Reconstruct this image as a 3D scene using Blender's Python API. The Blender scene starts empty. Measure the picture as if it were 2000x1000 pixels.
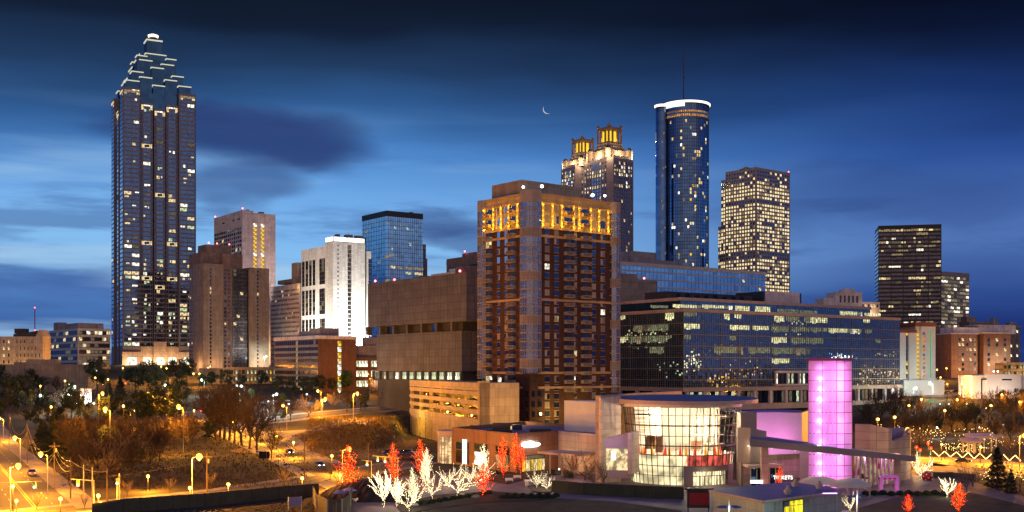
import bpy, math, random
from mathutils import Vector
R = math.radians
SC = bpy.context.scene
COL = SC.collection
# ------------------------------------------------------------------ camera, sky, sun, exposure
F, HY, CZ = 2222.0, 722.0, 27.0          # focal length in photo pixels, horizon row, eye height (m)
cam_d = bpy.data.cameras.new('camera'); cam = bpy.data.objects.new('camera', cam_d); COL.objects.link(cam)
cam.location = (0, 0, CZ); cam.rotation_euler = (R(90), 0, 0)
cam_d.sensor_width = 36; cam_d.lens = 36 * F / 2000; cam_d.shift_y = (HY - 500) / 2000
cam_d.clip_start = 1; cam_d.clip_end = 30000
SC.camera = cam
SC.render.engine = 'CYCLES'
SC.view_settings.view_transform = 'Standard'; SC.view_settings.look = 'None'
SC.view_settings.exposure = 0; SC.view_settings.gamma = 1; SC.view_settings.use_curve_mapping = False
cy = SC.cycles
cy.use_denoising = True; cy.max_bounces = 6; cy.diffuse_bounces = 2; cy.glossy_bounces = 3
cy.transmission_bounces = 4; cy.transparent_max_bounces = 12
cy.sample_clamp_indirect = 3.0; cy.use_light_tree = True; cy.caustics_reflective = False; cy.caustics_refractive = False

def s2l(c):
    return tuple(((v / 255) / 12.92 if v / 255 <= .04045 else ((v / 255 + .055) / 1.055) ** 2.4) for v in c)

class NT:
    def __init__(s, tree): s.t = tree; s.n = tree.nodes; s.l = tree.links
    def new(s, typ, **kw):
        n = s.n.new(typ)
        for k, v in kw.items(): setattr(n, k, v)
        return n
    def set(s, sock, v):
        if hasattr(v, 'is_output') or isinstance(v, bpy.types.NodeSocket): s.l.new(v, sock)
        else: sock.default_value = v
    def math(s, op, a, b=0.0, c=None, clamp=False):
        n = s.new('ShaderNodeMath', operation=op, use_clamp=clamp)
        s.set(n.inputs[0], a); s.set(n.inputs[1], b)
        if c is not None: s.set(n.inputs[2], c)
        return n.outputs[0]
    def mix(s, f, a, b, typ='MIX'):
        n = s.new('ShaderNodeMix', data_type='RGBA', blend_type=typ)
        s.set(n.inputs[0], f); s.set(n.inputs[6], a); s.set(n.inputs[7], b)
        return n.outputs[2]
    def comb(s, x, y, z):
        n = s.new('ShaderNodeCombineXYZ')
        s.set(n.inputs[0], x); s.set(n.inputs[1], y); s.set(n.inputs[2], z)
        return n.outputs[0]
    def noise(s, vec, scale, detail=3.0, rough=.5):
        n = s.new('ShaderNodeTexNoise'); s.l.new(vec, n.inputs['Vector'])
        n.inputs['Scale'].default_value = scale; n.inputs['Detail'].default_value = detail; n.inputs['Roughness'].default_value = rough
        return n.outputs[0]
    def mapr(s, v, a, b, c=0.0, d=1.0, smooth=True):
        n = s.new('ShaderNodeMapRange', clamp=True)
        if smooth: n.interpolation_type = 'SMOOTHSTEP'
        s.set(n.inputs[0], v)
        for i, q in enumerate((a, b, c, d)): n.inputs[i + 1].default_value = q
        return n.outputs[0]
    def ramp(s, v, stops):
        n = s.new('ShaderNodeValToRGB'); s.set(n.inputs[0], v)
        e = n.color_ramp.elements
        while len(e) < len(stops): e.new(.5)
        for q, (p, c) in zip(e, stops): q.position = p; q.color = tuple(c) + (1,)
        return n.outputs[0]

world = bpy.data.worlds.new('World'); SC.world = world; world.use_nodes = True
w = NT(world.node_tree); w.n.clear()
tc = w.new('ShaderNodeTexCoord').outputs['Generated']
sp = w.new('ShaderNodeSeparateXYZ'); w.l.new(tc, sp.inputs[0]); dx, dy, dz = sp.outputs
hor = w.math('SQRT', w.math('ADD', w.math('MULTIPLY', dx, dx), w.math('MULTIPLY', dy, dy)))
tel = w.math('DIVIDE', dz, w.math('MAXIMUM', hor, .001))            # tangent of the elevation
az = w.math('ARCTAN2', dx, dy)                                        # 0 towards the skyline
pos = w.comb(w.math('MULTIPLY', az, 3.0), w.math('MULTIPLY', tel, 15.0), .3)
wob = w.noise(pos, .8, 3)
t2 = w.math('ADD', tel, w.math('MULTIPLY', w.math('SUBTRACT', wob, .5), .085))
S = 1.4
stops = [(.0, (62, 92, 156)), (.035, (54, 86, 152)), (.07, (80, 128, 192)), (.105, (134, 190, 240)), (.14, (116, 174, 234)),
         (.18, (78, 136, 204)), (.225, (48, 92, 148)), (.262, (33, 60, 98)), (.30, (17, 30, 52)), (.35, (10, 17, 30)), (.5, (26, 40, 74)), (.8, (52, 80, 140)), (1.35, (58, 92, 160))]
skyc = w.ramp(w.math('DIVIDE', t2, S), [(min(p / S, 1), s2l(c)) for p, c in stops])
# the sky darkens and turns violet towards the right of the skyline
side = w.math('MULTIPLY', w.mapr(az, -.15, .42), w.mapr(az, 1.15, .6))
skyc = w.mix(w.math('MULTIPLY', side, .95), skyc, w.mix(1.0, skyc, s2l((148, 146, 186)) + (1,), 'MULTIPLY'))
# long streaky dusk clouds
st = w.noise(w.comb(w.math('MULTIPLY', az, 2.2), w.math('MULTIPLY', tel, 16.0), 4.7), 1.7, 6, .6)
low = w.mapr(tel, .24, .10)
cl = w.math('MULTIPLY', w.mapr(st, .50, .66), low)
skyc = w.mix(w.math('MULTIPLY', cl, .55), skyc, s2l((50, 78, 142)) + (1,))
br = w.math('MULTIPLY', w.mapr(w.noise(w.comb(w.math('MULTIPLY', az, 1.8), w.math('MULTIPLY', tel, 22.0), 9.1), 1.3, 4), .52, .7), w.mapr(az, .32, -.25))
skyc = w.mix(w.math('MULTIPLY', w.math('MULTIPLY', br, low), .8), skyc, s2l((166, 206, 238)) + (1,))
def blob(a0, t0, ra, rt, amt, colr, col):
    d1 = w.math('DIVIDE', w.math('SUBTRACT', w.math('ADD', az, w.math('MULTIPLY', w.math('SUBTRACT', wob, .5), .25)), a0), ra)
    nn = w.noise(w.comb(w.math('MULTIPLY', az, 9), w.math('MULTIPLY', tel, 22.0), 1.7), 1.0, 4)
    d2 = w.math('DIVIDE', w.math('SUBTRACT', w.math('ADD', tel, w.math('MULTIPLY', w.math('SUBTRACT', nn, .5), .06)), t0), rt)
    q = w.math('ADD', w.math('MULTIPLY', d1, d1), w.math('MULTIPLY', d2, d2))
    m = w.mapr(q, 1.5, .15)
    return w.mix(w.math('MULTIPLY', m, amt), colr, s2l(col) + (1,))
skyc = blob(-.232, .195, .085, .032, .88, skyc, (40, 58, 112))
skyc = blob(-.25, .150, .06, .022, .62, skyc, (50, 70, 126))
skyc = blob(-.07, .130, .05, .013, .6, skyc, (58, 84, 140))
skyc = blob(-.03, .118, .06, .012, .6, skyc, (54, 80, 140))
skyc = blob(.30, .145, .14, .03, .4, skyc, (42, 66, 122))
skyc = blob(-.42, .070, .13, .010, .55, skyc, (72, 108, 172))
# behind the viewer: the warm glow of the rest of the city low in the sky
back = w.math('MULTIPLY', w.mapr(w.math('ABSOLUTE', az), 1.5, 2.6), w.mapr(tel, .75, .02))
skyc = w.mix(w.math('MULTIPLY', back, .85), skyc, (.66, .42, .32, 1))
bg = w.new('ShaderNodeBackground'); w.l.new(skyc, bg.inputs[0]); bg.inputs[1].default_value = 1.0
skt = w.new('ShaderNodeTexSky', sky_type='NISHITA', sun_disc=False); skt.sun_elevation = R(-4); skt.sun_rotation = R(250)
bg2 = w.new('ShaderNodeBackground'); w.l.new(skt.outputs[0], bg2.inputs[0]); bg2.inputs[1].default_value = .05
ad = w.new('ShaderNodeAddShader'); w.l.new(bg.outputs[0], ad.inputs[0]); w.l.new(bg2.outputs[0], ad.inputs[1])
wo = w.new('ShaderNodeOutputWorld'); w.l.new(ad.outputs[0], wo.inputs[0])

sun_d = bpy.data.lights.new('sun', 'SUN'); sun_d.energy = .17; sun_d.angle = R(70); sun_d.color = (1, .72, .58)
sun = bpy.data.objects.new('sun', sun_d); COL.objects.link(sun)
sun.rotation_euler = (R(72), 0, R(12))       # the last glow, low from behind the viewer

# ------------------------------------------------------------------ helpers
def P(X, Y, D): return Vector(((X - 1000) * D / F, D, CZ + (HY - Y) * D / F))
def sm(t): t = max(0.0, min(1.0, t)); return t * t * (3 - 2 * t)
KN = [(0, 0), (415, 0), (480, 3), (560, 9), (700, 18), (924, 31), (9000, 31)]
def hgt(x, y):
    z = 31.0
    for (a, za), (b, zb) in zip(KN, KN[1:]):
        if y <= b:
            z = za + (zb - za) * (max(y, a) - a) / (b - a); break
    z *= 1 - sm((x + 58) / 11) * (1 - sm((y - 492) / 26))
    m = 8.6 * sm((y - 372) / 56) * sm((x + 92) / 30) * sm((-42 - x) / 8) * (1 - sm((y - 500) / 60))
    m += .5 * math.sin(x * .31 + y * .17) * sm(m / 3) * sm((430 - y) / 20)
    return max(z, m)
def GD(X, Y, up=0.0, d0=150.0):
    D = d0
    while D < 1400:
        if CZ + (HY - Y) * D / F <= hgt((X - 1000) * D / F, D) + up: return D
        D += 1.0
    return 1400.0
def G(X, Y):
    D = GD(X, Y); x = (X - 1000) * D / F
    return Vector((x, D, hgt(x, D)))

class MB:
    def __init__(s): s.v = []; s.f = []; s.m = []
    def face(s, pts, m=0):
        i = len(s.v); s.v.extend([tuple(p) for p in pts]); s.f.append(tuple(range(i, i + len(pts)))); s.m.append(m)
    def box(s, x0, x1, y0, y1, z0, z1, m=0):
        if x0 > x1: x0, x1 = x1, x0
        if y0 > y1: y0, y1 = y1, y0
        if z0 > z1: z0, z1 = z1, z0
        i = len(s.v)
        s.v += [(x0, y0, z0), (x1, y0, z0), (x1, y1, z0), (x0, y1, z0), (x0, y0, z1), (x1, y0, z1), (x1, y1, z1), (x0, y1, z1)]
        for q in ((0, 3, 2, 1), (4, 5, 6, 7), (0, 1, 5, 4), (1, 2, 6, 5), (2, 3, 7, 6), (3, 0, 4, 7)):
            s.f.append(tuple(i + k for k in q)); s.m.append(m)
        return s
    def prism(s, poly, z0, z1, m=0, mt=None, top=None):
        n = len(poly); i = len(s.v)
        a = sum(poly[k][0] * poly[(k + 1) % n][1] - poly[(k + 1) % n][0] * poly[k][1] for k in range(n))
        if a < 0: poly = poly[::-1]; top = top[::-1] if top else None
        s.v += [(p[0], p[1], z0) for p in poly] + [(p[0], p[1], (top[k] if top else z1)) for k, p in enumerate(poly)]
        for k in range(n):
            q = (k + 1) % n; s.f.append((i + k, i + q, i + n + q, i + n + k)); s.m.append(m)
        s.f.append(tuple(i + n + k for k in range(n))); s.m.append(m if mt is None else mt)
        s.f.append(tuple(i + k for k in reversed(range(n)))); s.m.append(m)
        return s
    def tube(s, p0, p1, r0, r1=None, n=6, m=0, cap=True):
        r1 = r0 if r1 is None else r1
        p0 = Vector(p0); p1 = Vector(p1); d = p1 - p0
        if d.length < 1e-6: return s
        d.normalize(); a = d.orthogonal().normalized(); b = d.cross(a); i = len(s.v)
        for p, r in ((p0, r0), (p1, r1)):
            for k in range(n):
                t = 2 * math.pi * k / n; q = p + a * (r * math.cos(t)) + b * (r * math.sin(t)); s.v.append((q.x, q.y, q.z))
        for k in range(n):
            q = (k + 1) % n; s.f.append((i + k, i + q, i + n + q, i + n + k)); s.m.append(m)
        if cap:
            s.f.append(tuple(i + k for k in reversed(range(n)))); s.m.append(m)
            s.f.append(tuple(i + n + k for k in range(n))); s.m.append(m)
        return s
    def lathe(s, prof, n=16, m=0, c=(0, 0, 0), a0=0.0, a1=2 * math.pi):
        full = abs(a1 - a0 - 2 * math.pi) < 1e-6; cols = n if full else n + 1; i = len(s.v)
        for (r, z) in prof:
            for k in range(cols):
                t = a0 + (a1 - a0) * k / n; s.v.append((c[0] + r * math.cos(t), c[1] + r * math.sin(t), c[2] + z))
        for j in range(len(prof) - 1):
            for k in range(n):
                q = (k + 1) % cols
                s.f.append((i + j * cols + k, i + j * cols + q, i + (j + 1) * cols + q, i + (j + 1) * cols + k)); s.m.append(m)
        return s
    def octa(s, p, r, m=0):
        i = len(s.v); x, y, z = p
        s.v += [(x + r, y, z), (x - r, y, z), (x, y + r, z), (x, y - r, z), (x, y, z + r), (x, y, z - r)]
        for q in ((0, 2, 4), (2, 1, 4), (1, 3, 4), (3, 0, 4), (2, 0, 5), (1, 2, 5), (3, 1, 5), (0, 3, 5)):
            s.f.append(tuple(i + k for k in q)); s.m.append(m)
    def ball(s, p, r, m=0, n=10, k=6, sz=1.0):
        prof = [(max(1e-3, r * math.sin(math.pi * j / k)), -r * sz * math.cos(math.pi * j / k)) for j in range(k + 1)]
        return s.lathe(prof, n, m, p)
    def mesh(s, name, mats, smooth=False):
        me = bpy.data.meshes.new(name); me.from_pydata(s.v, [], s.f)
        for q in (mats if isinstance(mats, (list, tuple)) else [mats]): me.materials.append(q)
        if len(me.materials) > 1: me.polygons.foreach_set('material_index', s.m)
        if smooth: me.polygons.foreach_set('use_smooth', [True] * len(me.polygons))
        me.update(); return me
    def build(s, name, mats, parent=None, loc=(0, 0, 0), rz=0.0, smooth=False):
        return link(name, s.mesh(name, mats, smooth), parent, loc, rz)
def link(name, data, parent=None, loc=(0, 0, 0), rz=0.0):
    o = bpy.data.objects.new(name, data); COL.objects.link(o); o.location = loc; o.rotation_euler = (0, 0, rz)
    if parent: o.parent = parent
    return o
def tag(o, label=None, cat=None, group=None, kind=None):
    if label: o['label'] = label
    if cat: o['category'] = cat
    if group: o['group'] = group
    if kind: o['kind'] = kind
    return o
def thing(name, label, cat, loc=(0, 0, 0), rz=0.0, group=None):
    return tag(link(name, None, None, loc, rz), label, cat, group)
def struct(name, mb, mats): return tag(mb.build(name, mats), kind='structure')
ORD = 'first second third fourth fifth sixth seventh eighth ninth tenth eleventh twelfth thirteenth fourteenth fifteenth sixteenth'.split()
def lamp(kind, loc, power, color, parent=None, size=.3, name='lamp_light', spot=None, aim=None, blend=.6):
    d = bpy.data.lights.new(name, kind); d.energy = power; d.color = color
    if kind in ('POINT', 'SPOT'): d.shadow_soft_size = size
    if kind == 'AREA': d.size = size
    if kind == 'SPOT': d.spot_size = R(spot); d.spot_blend = blend
    o = link(name, d, parent, loc)
    if aim is not None:
        o.rotation_euler = (Vector(aim) - Vector(loc)).to_track_quat('-Z', 'Y').to_euler()
    return o

# ------------------------------------------------------------------ materials
M = {}
def prin(name):
    m = bpy.data.materials.new(name); m.use_nodes = True; M[name] = m
    t = NT(m.node_tree); return m, t, t.n['Principled BSDF']
def mapped(t):
    c = t.new('ShaderNodeTexCoord').outputs['Object']; s_ = t.new('ShaderNodeSeparateXYZ'); t.l.new(c, s_.inputs[0])
    return c, t.comb(t.math('ADD', s_.outputs[0], s_.outputs[1]), s_.outputs[2], 0.0)
def pm(name, col, rough=.8, var=.18, scale=.25, metal=0.0, bump=0.0, panel=None, spec=.4):
    m, t, b = prin(name); c, uv = mapped(t)
    n1 = t.noise(c, scale, 5, .6); n2 = t.noise(c, scale * 9, 3)
    n = t.math('ADD', t.math('MULTIPLY', n1, .65), t.math('MULTIPLY', n2, .35))
    f = t.mapr(n, .32, .68)
    a = tuple(v * (1 - var) for v in col) + (1,); d = tuple(min(1, v * (1 + var)) for v in col) + (1,)
    cc = t.mix(f, a, d)
    if panel:
        s3 = t.new('ShaderNodeSeparateXYZ'); t.l.new(uv, s3.inputs[0])
        sn = t.noise(t.comb(t.math('MULTIPLY', s3.outputs[0], .9), t.math('MULTIPLY', s3.outputs[1], .05), 3.0), 1.0, 4, .65)     # rain streaks
        sv = t.mapr(sn, .36, .66, .80, 1.06); cc = t.mix(1.0, cc, t.comb(sv, sv, sv), 'MULTIPLY')
        br = t.new('ShaderNodeTexBrick'); t.l.new(uv, br.inputs['Vector']); br.offset = panel[3] if len(panel) > 3 else 0.0
        br.inputs['Scale'].default_value = 1; br.inputs['Brick Width'].default_value = panel[0]; br.inputs['Row Height'].default_value = panel[1]
        br.inputs['Mortar Size'].default_value = panel[2]; br.inputs['Color1'].default_value = (.86, .86, .86, 1); br.inputs['Color2'].default_value = (1.08, 1.08, 1.08, 1)
        br.inputs['Mortar'].default_value = (.5, .5, .5, 1)
        cc = t.mix(1.0, cc, br.outputs[0], 'MULTIPLY')
    t.l.new(cc, b.inputs['Base Color']); b.inputs['Roughness'].default_value = rough; b.inputs['Metallic'].default_value = metal
    b.inputs['Specular IOR Level'].default_value = spec
    if bump:
        bn = t.new('ShaderNodeBump'); bn.inputs['Strength'].default_value = bump; bn.inputs['Distance'].default_value = .3
        t.l.new(n, bn.inputs['Height']); t.l.new(bn.outputs[0], b.inputs['Normal'])
    return m
def glass(name, col, rough=.05, metal=.85, wob=.012, cell=1.5):
    m, t, b = prin(name); c, uv = mapped(t)
    n = t.new('ShaderNodeTexWhiteNoise', noise_dimensions='2D')
    fl = t.new('ShaderNodeVectorMath', operation='SNAP'); t.l.new(uv, fl.inputs[0]); fl.inputs[1].default_value = (cell, cell * 1.1, 1); t.l.new(fl.outputs[0], n.inputs['Vector'])
    cc = t.mix(n.outputs[0], tuple(v * .8 for v in col) + (1,), tuple(min(1, v * 1.15) for v in col) + (1,))
    t.l.new(cc, b.inputs['Base Color']); b.inputs['Roughness'].default_value = rough; b.inputs['Metallic'].default_value = metal
    if wob:                                               # panes that each sit a hair out of true
        g = t.new('ShaderNodeNewGeometry').outputs['Normal']
        v = t.new('ShaderNodeVectorMath', operation='SUBTRACT'); t.l.new(n.outputs[1], v.inputs[0]); v.inputs[1].default_value = (.5, .5, .5)
        sc = t.new('ShaderNodeVectorMath', operation='SCALE'); t.l.new(v.outputs[0], sc.inputs[0]); sc.inputs['Scale'].default_value = wob
        a = t.new('ShaderNodeVectorMath', operation='ADD'); t.l.new(g, a.inputs[0]); t.l.new(sc.outputs[0], a.inputs[1])
        t.l.new(a.outputs[0], b.inputs['Normal'])
    return m
def emis(name, col, st, sampling='NONE', streak=0.0):
    m, t, b = prin(name)
    b.inputs['Base Color'].default_value = (.03, .03, .03, 1); b.inputs['Roughness'].default_value = .4
    b.inputs['Emission Color'].default_value = tuple(col) + (1,); b.inputs['Emission Strength'].default_value = st
    if streak:                                            # blinds, ceiling lights and furniture seen through a lit window
        c, uv = mapped(t); sp_ = t.new('ShaderNodeSeparateXYZ'); t.l.new(uv, sp_.inputs[0])
        a = t.noise(t.comb(t.math('MULTIPLY', sp_.outputs[0], streak), t.math('MULTIPLY', sp_.outputs[1], streak * .45), 0.0), 1, 3, .7)
        t.l.new(t.math('MULTIPLY', t.mapr(a, .38, .62, .22, 1.25), st), b.inputs['Emission Strength'])
    m.cycles.emission_sampling = sampling
    return m
TAN = (.42, .33, .26)
pm('granite', (.215, .18, .20), .6); pm('pink_granite', (.40, .31, .29), .6); pm('violet_granite', (.33, .26, .29), .6); pm('granite_base', (.55, .42, .32), .7, panel=(3.2, 2.2, .05)); pm('tan_concrete', (.34, .265, .21), panel=(3.0, 3.6, .05)); pm('brown_concrete', (.27, .18, .145), panel=(3, 3.6, .05))
pm('pale_stucco', (.80, .68, .66), panel=(4, 3.2, .04)); pm('white_stone', (.72, .71, .69), .7, .07, panel=(2.4, 1.2, .03)); pm('white_band', (.55, .50, .48)); pm('grey_concrete', (.32, .28, .28), panel=(4, 3, .04))
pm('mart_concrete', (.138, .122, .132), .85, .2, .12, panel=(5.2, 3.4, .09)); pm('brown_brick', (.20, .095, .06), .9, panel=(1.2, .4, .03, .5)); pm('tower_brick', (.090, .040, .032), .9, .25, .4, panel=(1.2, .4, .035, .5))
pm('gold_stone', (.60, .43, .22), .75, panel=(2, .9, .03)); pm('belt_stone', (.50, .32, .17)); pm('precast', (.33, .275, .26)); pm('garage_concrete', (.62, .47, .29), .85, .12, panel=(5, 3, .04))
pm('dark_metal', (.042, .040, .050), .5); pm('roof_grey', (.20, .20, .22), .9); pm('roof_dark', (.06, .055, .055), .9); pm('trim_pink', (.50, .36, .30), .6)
pm('mullion', (.20, .19, .185), .45, metal=.3); pm('dark_mullion', (.07, .055, .04), .5); pm('red_tile', (.28, .09, .06)); pm('museum_brown', (.34, .17, .10), .75, .1, panel=(4.5, 3.4, .05)); pm('museum_pale', (.62, .48, .40), .7, .08, panel=(4, 1.6, .03))
pm('museum_tan', (.52, .36, .27), .75, .1, panel=(3, 2, .06)); pm('museum_grey', (.30, .25, .23), .6, .08); pm('plain_white', (.78, .76, .72), .6, .05); pm('roof_blue_grey', (.085, .125, .30), .55, .15, .15); pm('white_panel', (.72, .68, .62), .6, .06, panel=(2.6, 3, .05))
pm('asphalt', (.10, .085, .07), .75, .25, .35, bump=.1); pm('concrete_walk', (.33, .28, .22), .85, .2, .4, panel=(3, 3, .04)); pm('plaza_paving', (.19, .135, .145), .7, .18, .3); pm('lawn', (.055, .042, .022), .95, .5, .25, bump=.6); pm('soil', (.03, .018, .013), .95, .4, .6, bump=.6)
pm('ground', (.042, .029, .017), .95, .45, .06, bump=.5); pm('dry_grass', (.20, .125, .045), .95, .5, .9, bump=.8); pm('paint_white', (.7, .68, .6), .6); pm('paint_yellow', (.75, .45, .05), .6)
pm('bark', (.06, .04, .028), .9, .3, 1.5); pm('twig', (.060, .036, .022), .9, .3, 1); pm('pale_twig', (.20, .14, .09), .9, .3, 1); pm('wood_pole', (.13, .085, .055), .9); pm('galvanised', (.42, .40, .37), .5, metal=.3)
pm('needles', (.030, .045, .024), .9, .5, 1.2); pm('leaf_green', (.045, .085, .030), .85, .5, 1.2); pm('hedge_leaf', (.03, .045, .018), .9, .5, 2); pm('fence_mesh', (.085, .085, .055), .9, .2, .5); pm('dark_green', (.035, .05, .04), .9, .2, .5); pm('fence_wood', (.14, .12, .075), .9)
pm('car_black', (.012, .012, .014), .2, 0, spec=.8); pm('car_white', (.65, .65, .65), .25, 0, spec=.8); pm('car_silver', (.35, .36, .38), .25, 0, metal=.5); pm('car_blue', (.05, .08, .2), .25, 0); pm('car_red', (.3, .03, .02), .25, 0); pm('tyre', (.02, .02, .02), .9); pm('black_metal', (.015, .013, .012), .45)
pm('canvas_violet', (.36, .32, .52), .8, .1); pm('canvas_cream', (.72, .62, .48), .7, .08); pm('red_board', (.42, .02, .03), .5, .1); pm('teal_wall', (.42, .52, .46), .6, .06, panel=(3, 1.5, .03)); pm('red_paint', (.5, .02, .02), .4, .05); pm('magenta_paint', (.75, .35, .72), .6, .05); pm('bronze', (.30, .17, .08), .5); pm('lead', (.07, .06, .07), .6)
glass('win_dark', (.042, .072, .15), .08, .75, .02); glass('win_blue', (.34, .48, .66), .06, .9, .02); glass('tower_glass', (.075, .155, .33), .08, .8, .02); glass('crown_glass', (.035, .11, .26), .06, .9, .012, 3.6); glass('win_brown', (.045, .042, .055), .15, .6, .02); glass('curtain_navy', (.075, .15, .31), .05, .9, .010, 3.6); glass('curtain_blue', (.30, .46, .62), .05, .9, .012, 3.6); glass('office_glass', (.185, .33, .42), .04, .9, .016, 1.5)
glass('black_glass', (.085, .075, .10), .1, .8, .02); glass('bay_glass', (.17, .21, .32), .06, .85, .025, 1.6); pm('curtain_cloth', (.40, .35, .34), .9, .1); pm('blind', (.24, .21, .22), .8, .1)
WARM = s2l((255, 226, 165)); WHT = s2l((255, 248, 222)); YEL = s2l((255, 200, 60)); AMB = s2l((255, 170, 60)); GRN = s2l((222, 240, 190))
emis('lit_warm', WARM, 1.05, streak=.9); emis('lit_bright', WHT, 1.7, streak=.6); emis('lit_dim', s2l((205, 178, 130)), .55, streak=.9); emis('lit_yellow', YEL, 1.1, streak=.7); emis('lit_amber', AMB, .9, streak=.7); emis('lit_green', GRN, .9, streak=.9); emis('lit_faint', s2l((170, 160, 125)), .28, streak=1.2)
emis('office_lit', s2l((245, 238, 175)), 1.25, streak=1.1); emis('office_faint', s2l((190, 195, 150)), .42, streak=1.5)
emis('strip_white', (1, .95, .84), 2.6); emis('strip_cream', s2l((240, 236, 205)), .8); emis('crown_white', (1, .84, .64), 2.2); emis('lantern_yellow', s2l((255, 205, 50)), 1.3); emis('red_beacon', (1, .05, .05), 30)
emis('green_strip', (.05, .9, .25), .5); emis('moon_glow', (1, .92, .8), .6)
emis('sodium', (1, .50, .075), 3.4); emis('sodium_small', (1, .42, .055), 2.6); emis('mercury', (.80, 1, .9), 8); emis('cool_small', (.85, 1, .95), 3); emis('flood_glow', (1, .95, .88), 9); emis('bulb_dim', (1, .7, .3), 25)
emis('bead_red', (1, .014, .004), 6); emis('bead_orange', (1, .20, .012), 8); emis('bead_white', (1, .80, .44), 4.5); emis('bead_warm', (1, .62, .2), 5)
emis('signal_red', (1, .03, .02), 40); emis('signal_green', (.05, 1, .6), 16); emis('sign_glow', (1, .97, .95), 7, 'AUTO'); emis('tv_blue', (.4, .6, 1), 3); emis('kiosk_lit', s2l((255, 235, 40)), 1.2, streak=.5)
# ------------------------------------------------------------------ buildings
rnd = random.Random(11)
MC = {}
class Bld:
    """a building on a rotated plan: local x runs along the face that recedes to the right, local y along the other"""
    def __init__(s, name, label, Xc, D, Xl, Xr, Ytop, ang, zb=None, cat='building', group=None):
        s.D = D; s.cx = (Xc - 1000) * D / F; s.a = R(ang); s.ca = math.cos(s.a); s.sa = math.sin(s.a)
        s.zb = hgt(s.cx, D) - 1.5 if zb is None else zb
        s.root = thing(name, label, cat, (s.cx, D, s.zb), s.a, group)
        s.H = CZ + (HY - Ytop) * D / F - s.zb
        s.wr = s.uX(Xr) if Xr is not None else 20.0
        s.wl = s.vX(Xl) if Xl is not None else 20.0
        s.wins = []
    def _t(s, X, dx, dy): k = (X - 1000) / F; return (k * s.D - s.cx) / (dx - k * dy)
    def uX(s, X): return s._t(X, s.ca, s.sa)
    def vX(s, X): return s._t(X, -s.sa, s.ca)
    def z(s, Y, u=0.0, v=0.0): return CZ + (HY - Y) * (s.D + u * s.sa + v * s.ca) / F - s.zb
    def part(s, name, mb, mats, parent=None, smooth=False): return mb.build(name, mats, parent or s.root, smooth=smooth)
    def win(s, face, s0, s1, z0, z1, m, off=0.0, p=.08):
        if s0 > s1: s0, s1 = s1, s0
        if z0 > z1: z0, z1 = z1, z0
        s.wins.append((face, s0, s1, z0, z1, m, off, p))
    def grid(s, face, s0, s1, n, z0, z1, m, fw, fh, pick, off=0.0, p=.08):
        cw = (s1 - s0) / n; ch = (z1 - z0) / m
        for j in range(m):
            for i in range(n):
                q = pick(i, j)
                if q: s.win(face, s0 + cw * (i + .5 - fw / 2), s0 + cw * (i + .5 + fw / 2), z0 + ch * (j + .5 - fh / 2), z0 + ch * (j + .5 + fh / 2), q, off, p)
    def uXo(s, X, off):               # along the right face when that face is pushed to local y = off
        k = (X - 1000) / F; cx = s.cx - s.sa * off; cy_ = s.D + s.ca * off
        return (k * cy_ - cx) / (s.ca - k * s.sa)
    def finish(s, name='window'):
        def key(q):
            f, s0, s1, z0, z1, m, off, p = q
            d = s.D + ((s0 + s1) / 2) * (s.sa if f == 'R' else s.ca)
            return -(s1 - s0) * (z1 - z0) / d ** 2 * (1.15 if m.startswith('lit') or m.startswith('office') else 1)
        L = sorted(s.wins, key=key)
        for (f, s0, s1, z0, z1, m, off, p) in L[:100]:
            wd, ht = s1 - s0, z1 - z0; k = (f, round(wd, 2), round(ht, 2), m, p)
            if k not in MC:
                b = MB()
                if f == 'R': b.box(-wd / 2, wd / 2, -p, .02, -ht / 2, ht / 2)
                else: b.box(-p, .02, -wd / 2, wd / 2, -ht / 2, ht / 2)
                MC[k] = b.mesh(name, M[m])
            c = (s0 + s1) / 2
            link(name, MC[k], s.root, (c, off, (z0 + z1) / 2) if f == 'R' else (off, c, (z0 + z1) / 2))
        if len(L) > 100:
            mb = MB(); names = sorted({q[5] for q in L[100:]})
            for (f, s0, s1, z0, z1, m, off, p) in L[100:]:
                if f == 'R': mb.box(s0, s1, off - p, off + .02, z0, z1, names.index(m))
                else: mb.box(off - p, off + .02, s0, s1, z0, z1, names.index(m))
            tag(mb.build(name, [M[q] for q in names], s.root), kind='stuff')
def roof_kit(b, n, seed, u0=2, u1=None, v0=3, v1=None):
    q = random.Random(seed); u1 = u1 or b.wr - 3; v1 = v1 or b.wl - 3
    for k in range(n):
        u, v = q.uniform(u0, u1), q.uniform(v0, v1); t = MB(); h = q.uniform(1.2, 3.2)
        if k % 4 == 3: t.tube((u, v, b.H), (u, v, b.H + h * 2.4), .12, .06, 5); b.part('roof_mast', t, [M['dark_metal']])
        else: t.box(u, u + q.uniform(1.6, 5), v, v + q.uniform(2, 5), b.H - .1, b.H + h); b.part('roof_unit', t, [M['grey_concrete']])
def beacon(b, u, v, z):
    t = MB(); t.tube((u, v, z), (u, v, z + 1.0), .12); t.ball((u, v, z + 1.35), .5, 1, 8, 5)
    b.part('beacon', t, [M['dark_metal'], M['red_beacon']])
def pk(*opts):                         # weighted random pick of a window material
    tot = sum(o[1] for o in opts)
    def f(*_):
        r = rnd.random() * tot
        for m, q in opts:
            r -= q
            if r <= 0: return m
        return opts[-1][0]
    return f

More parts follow.
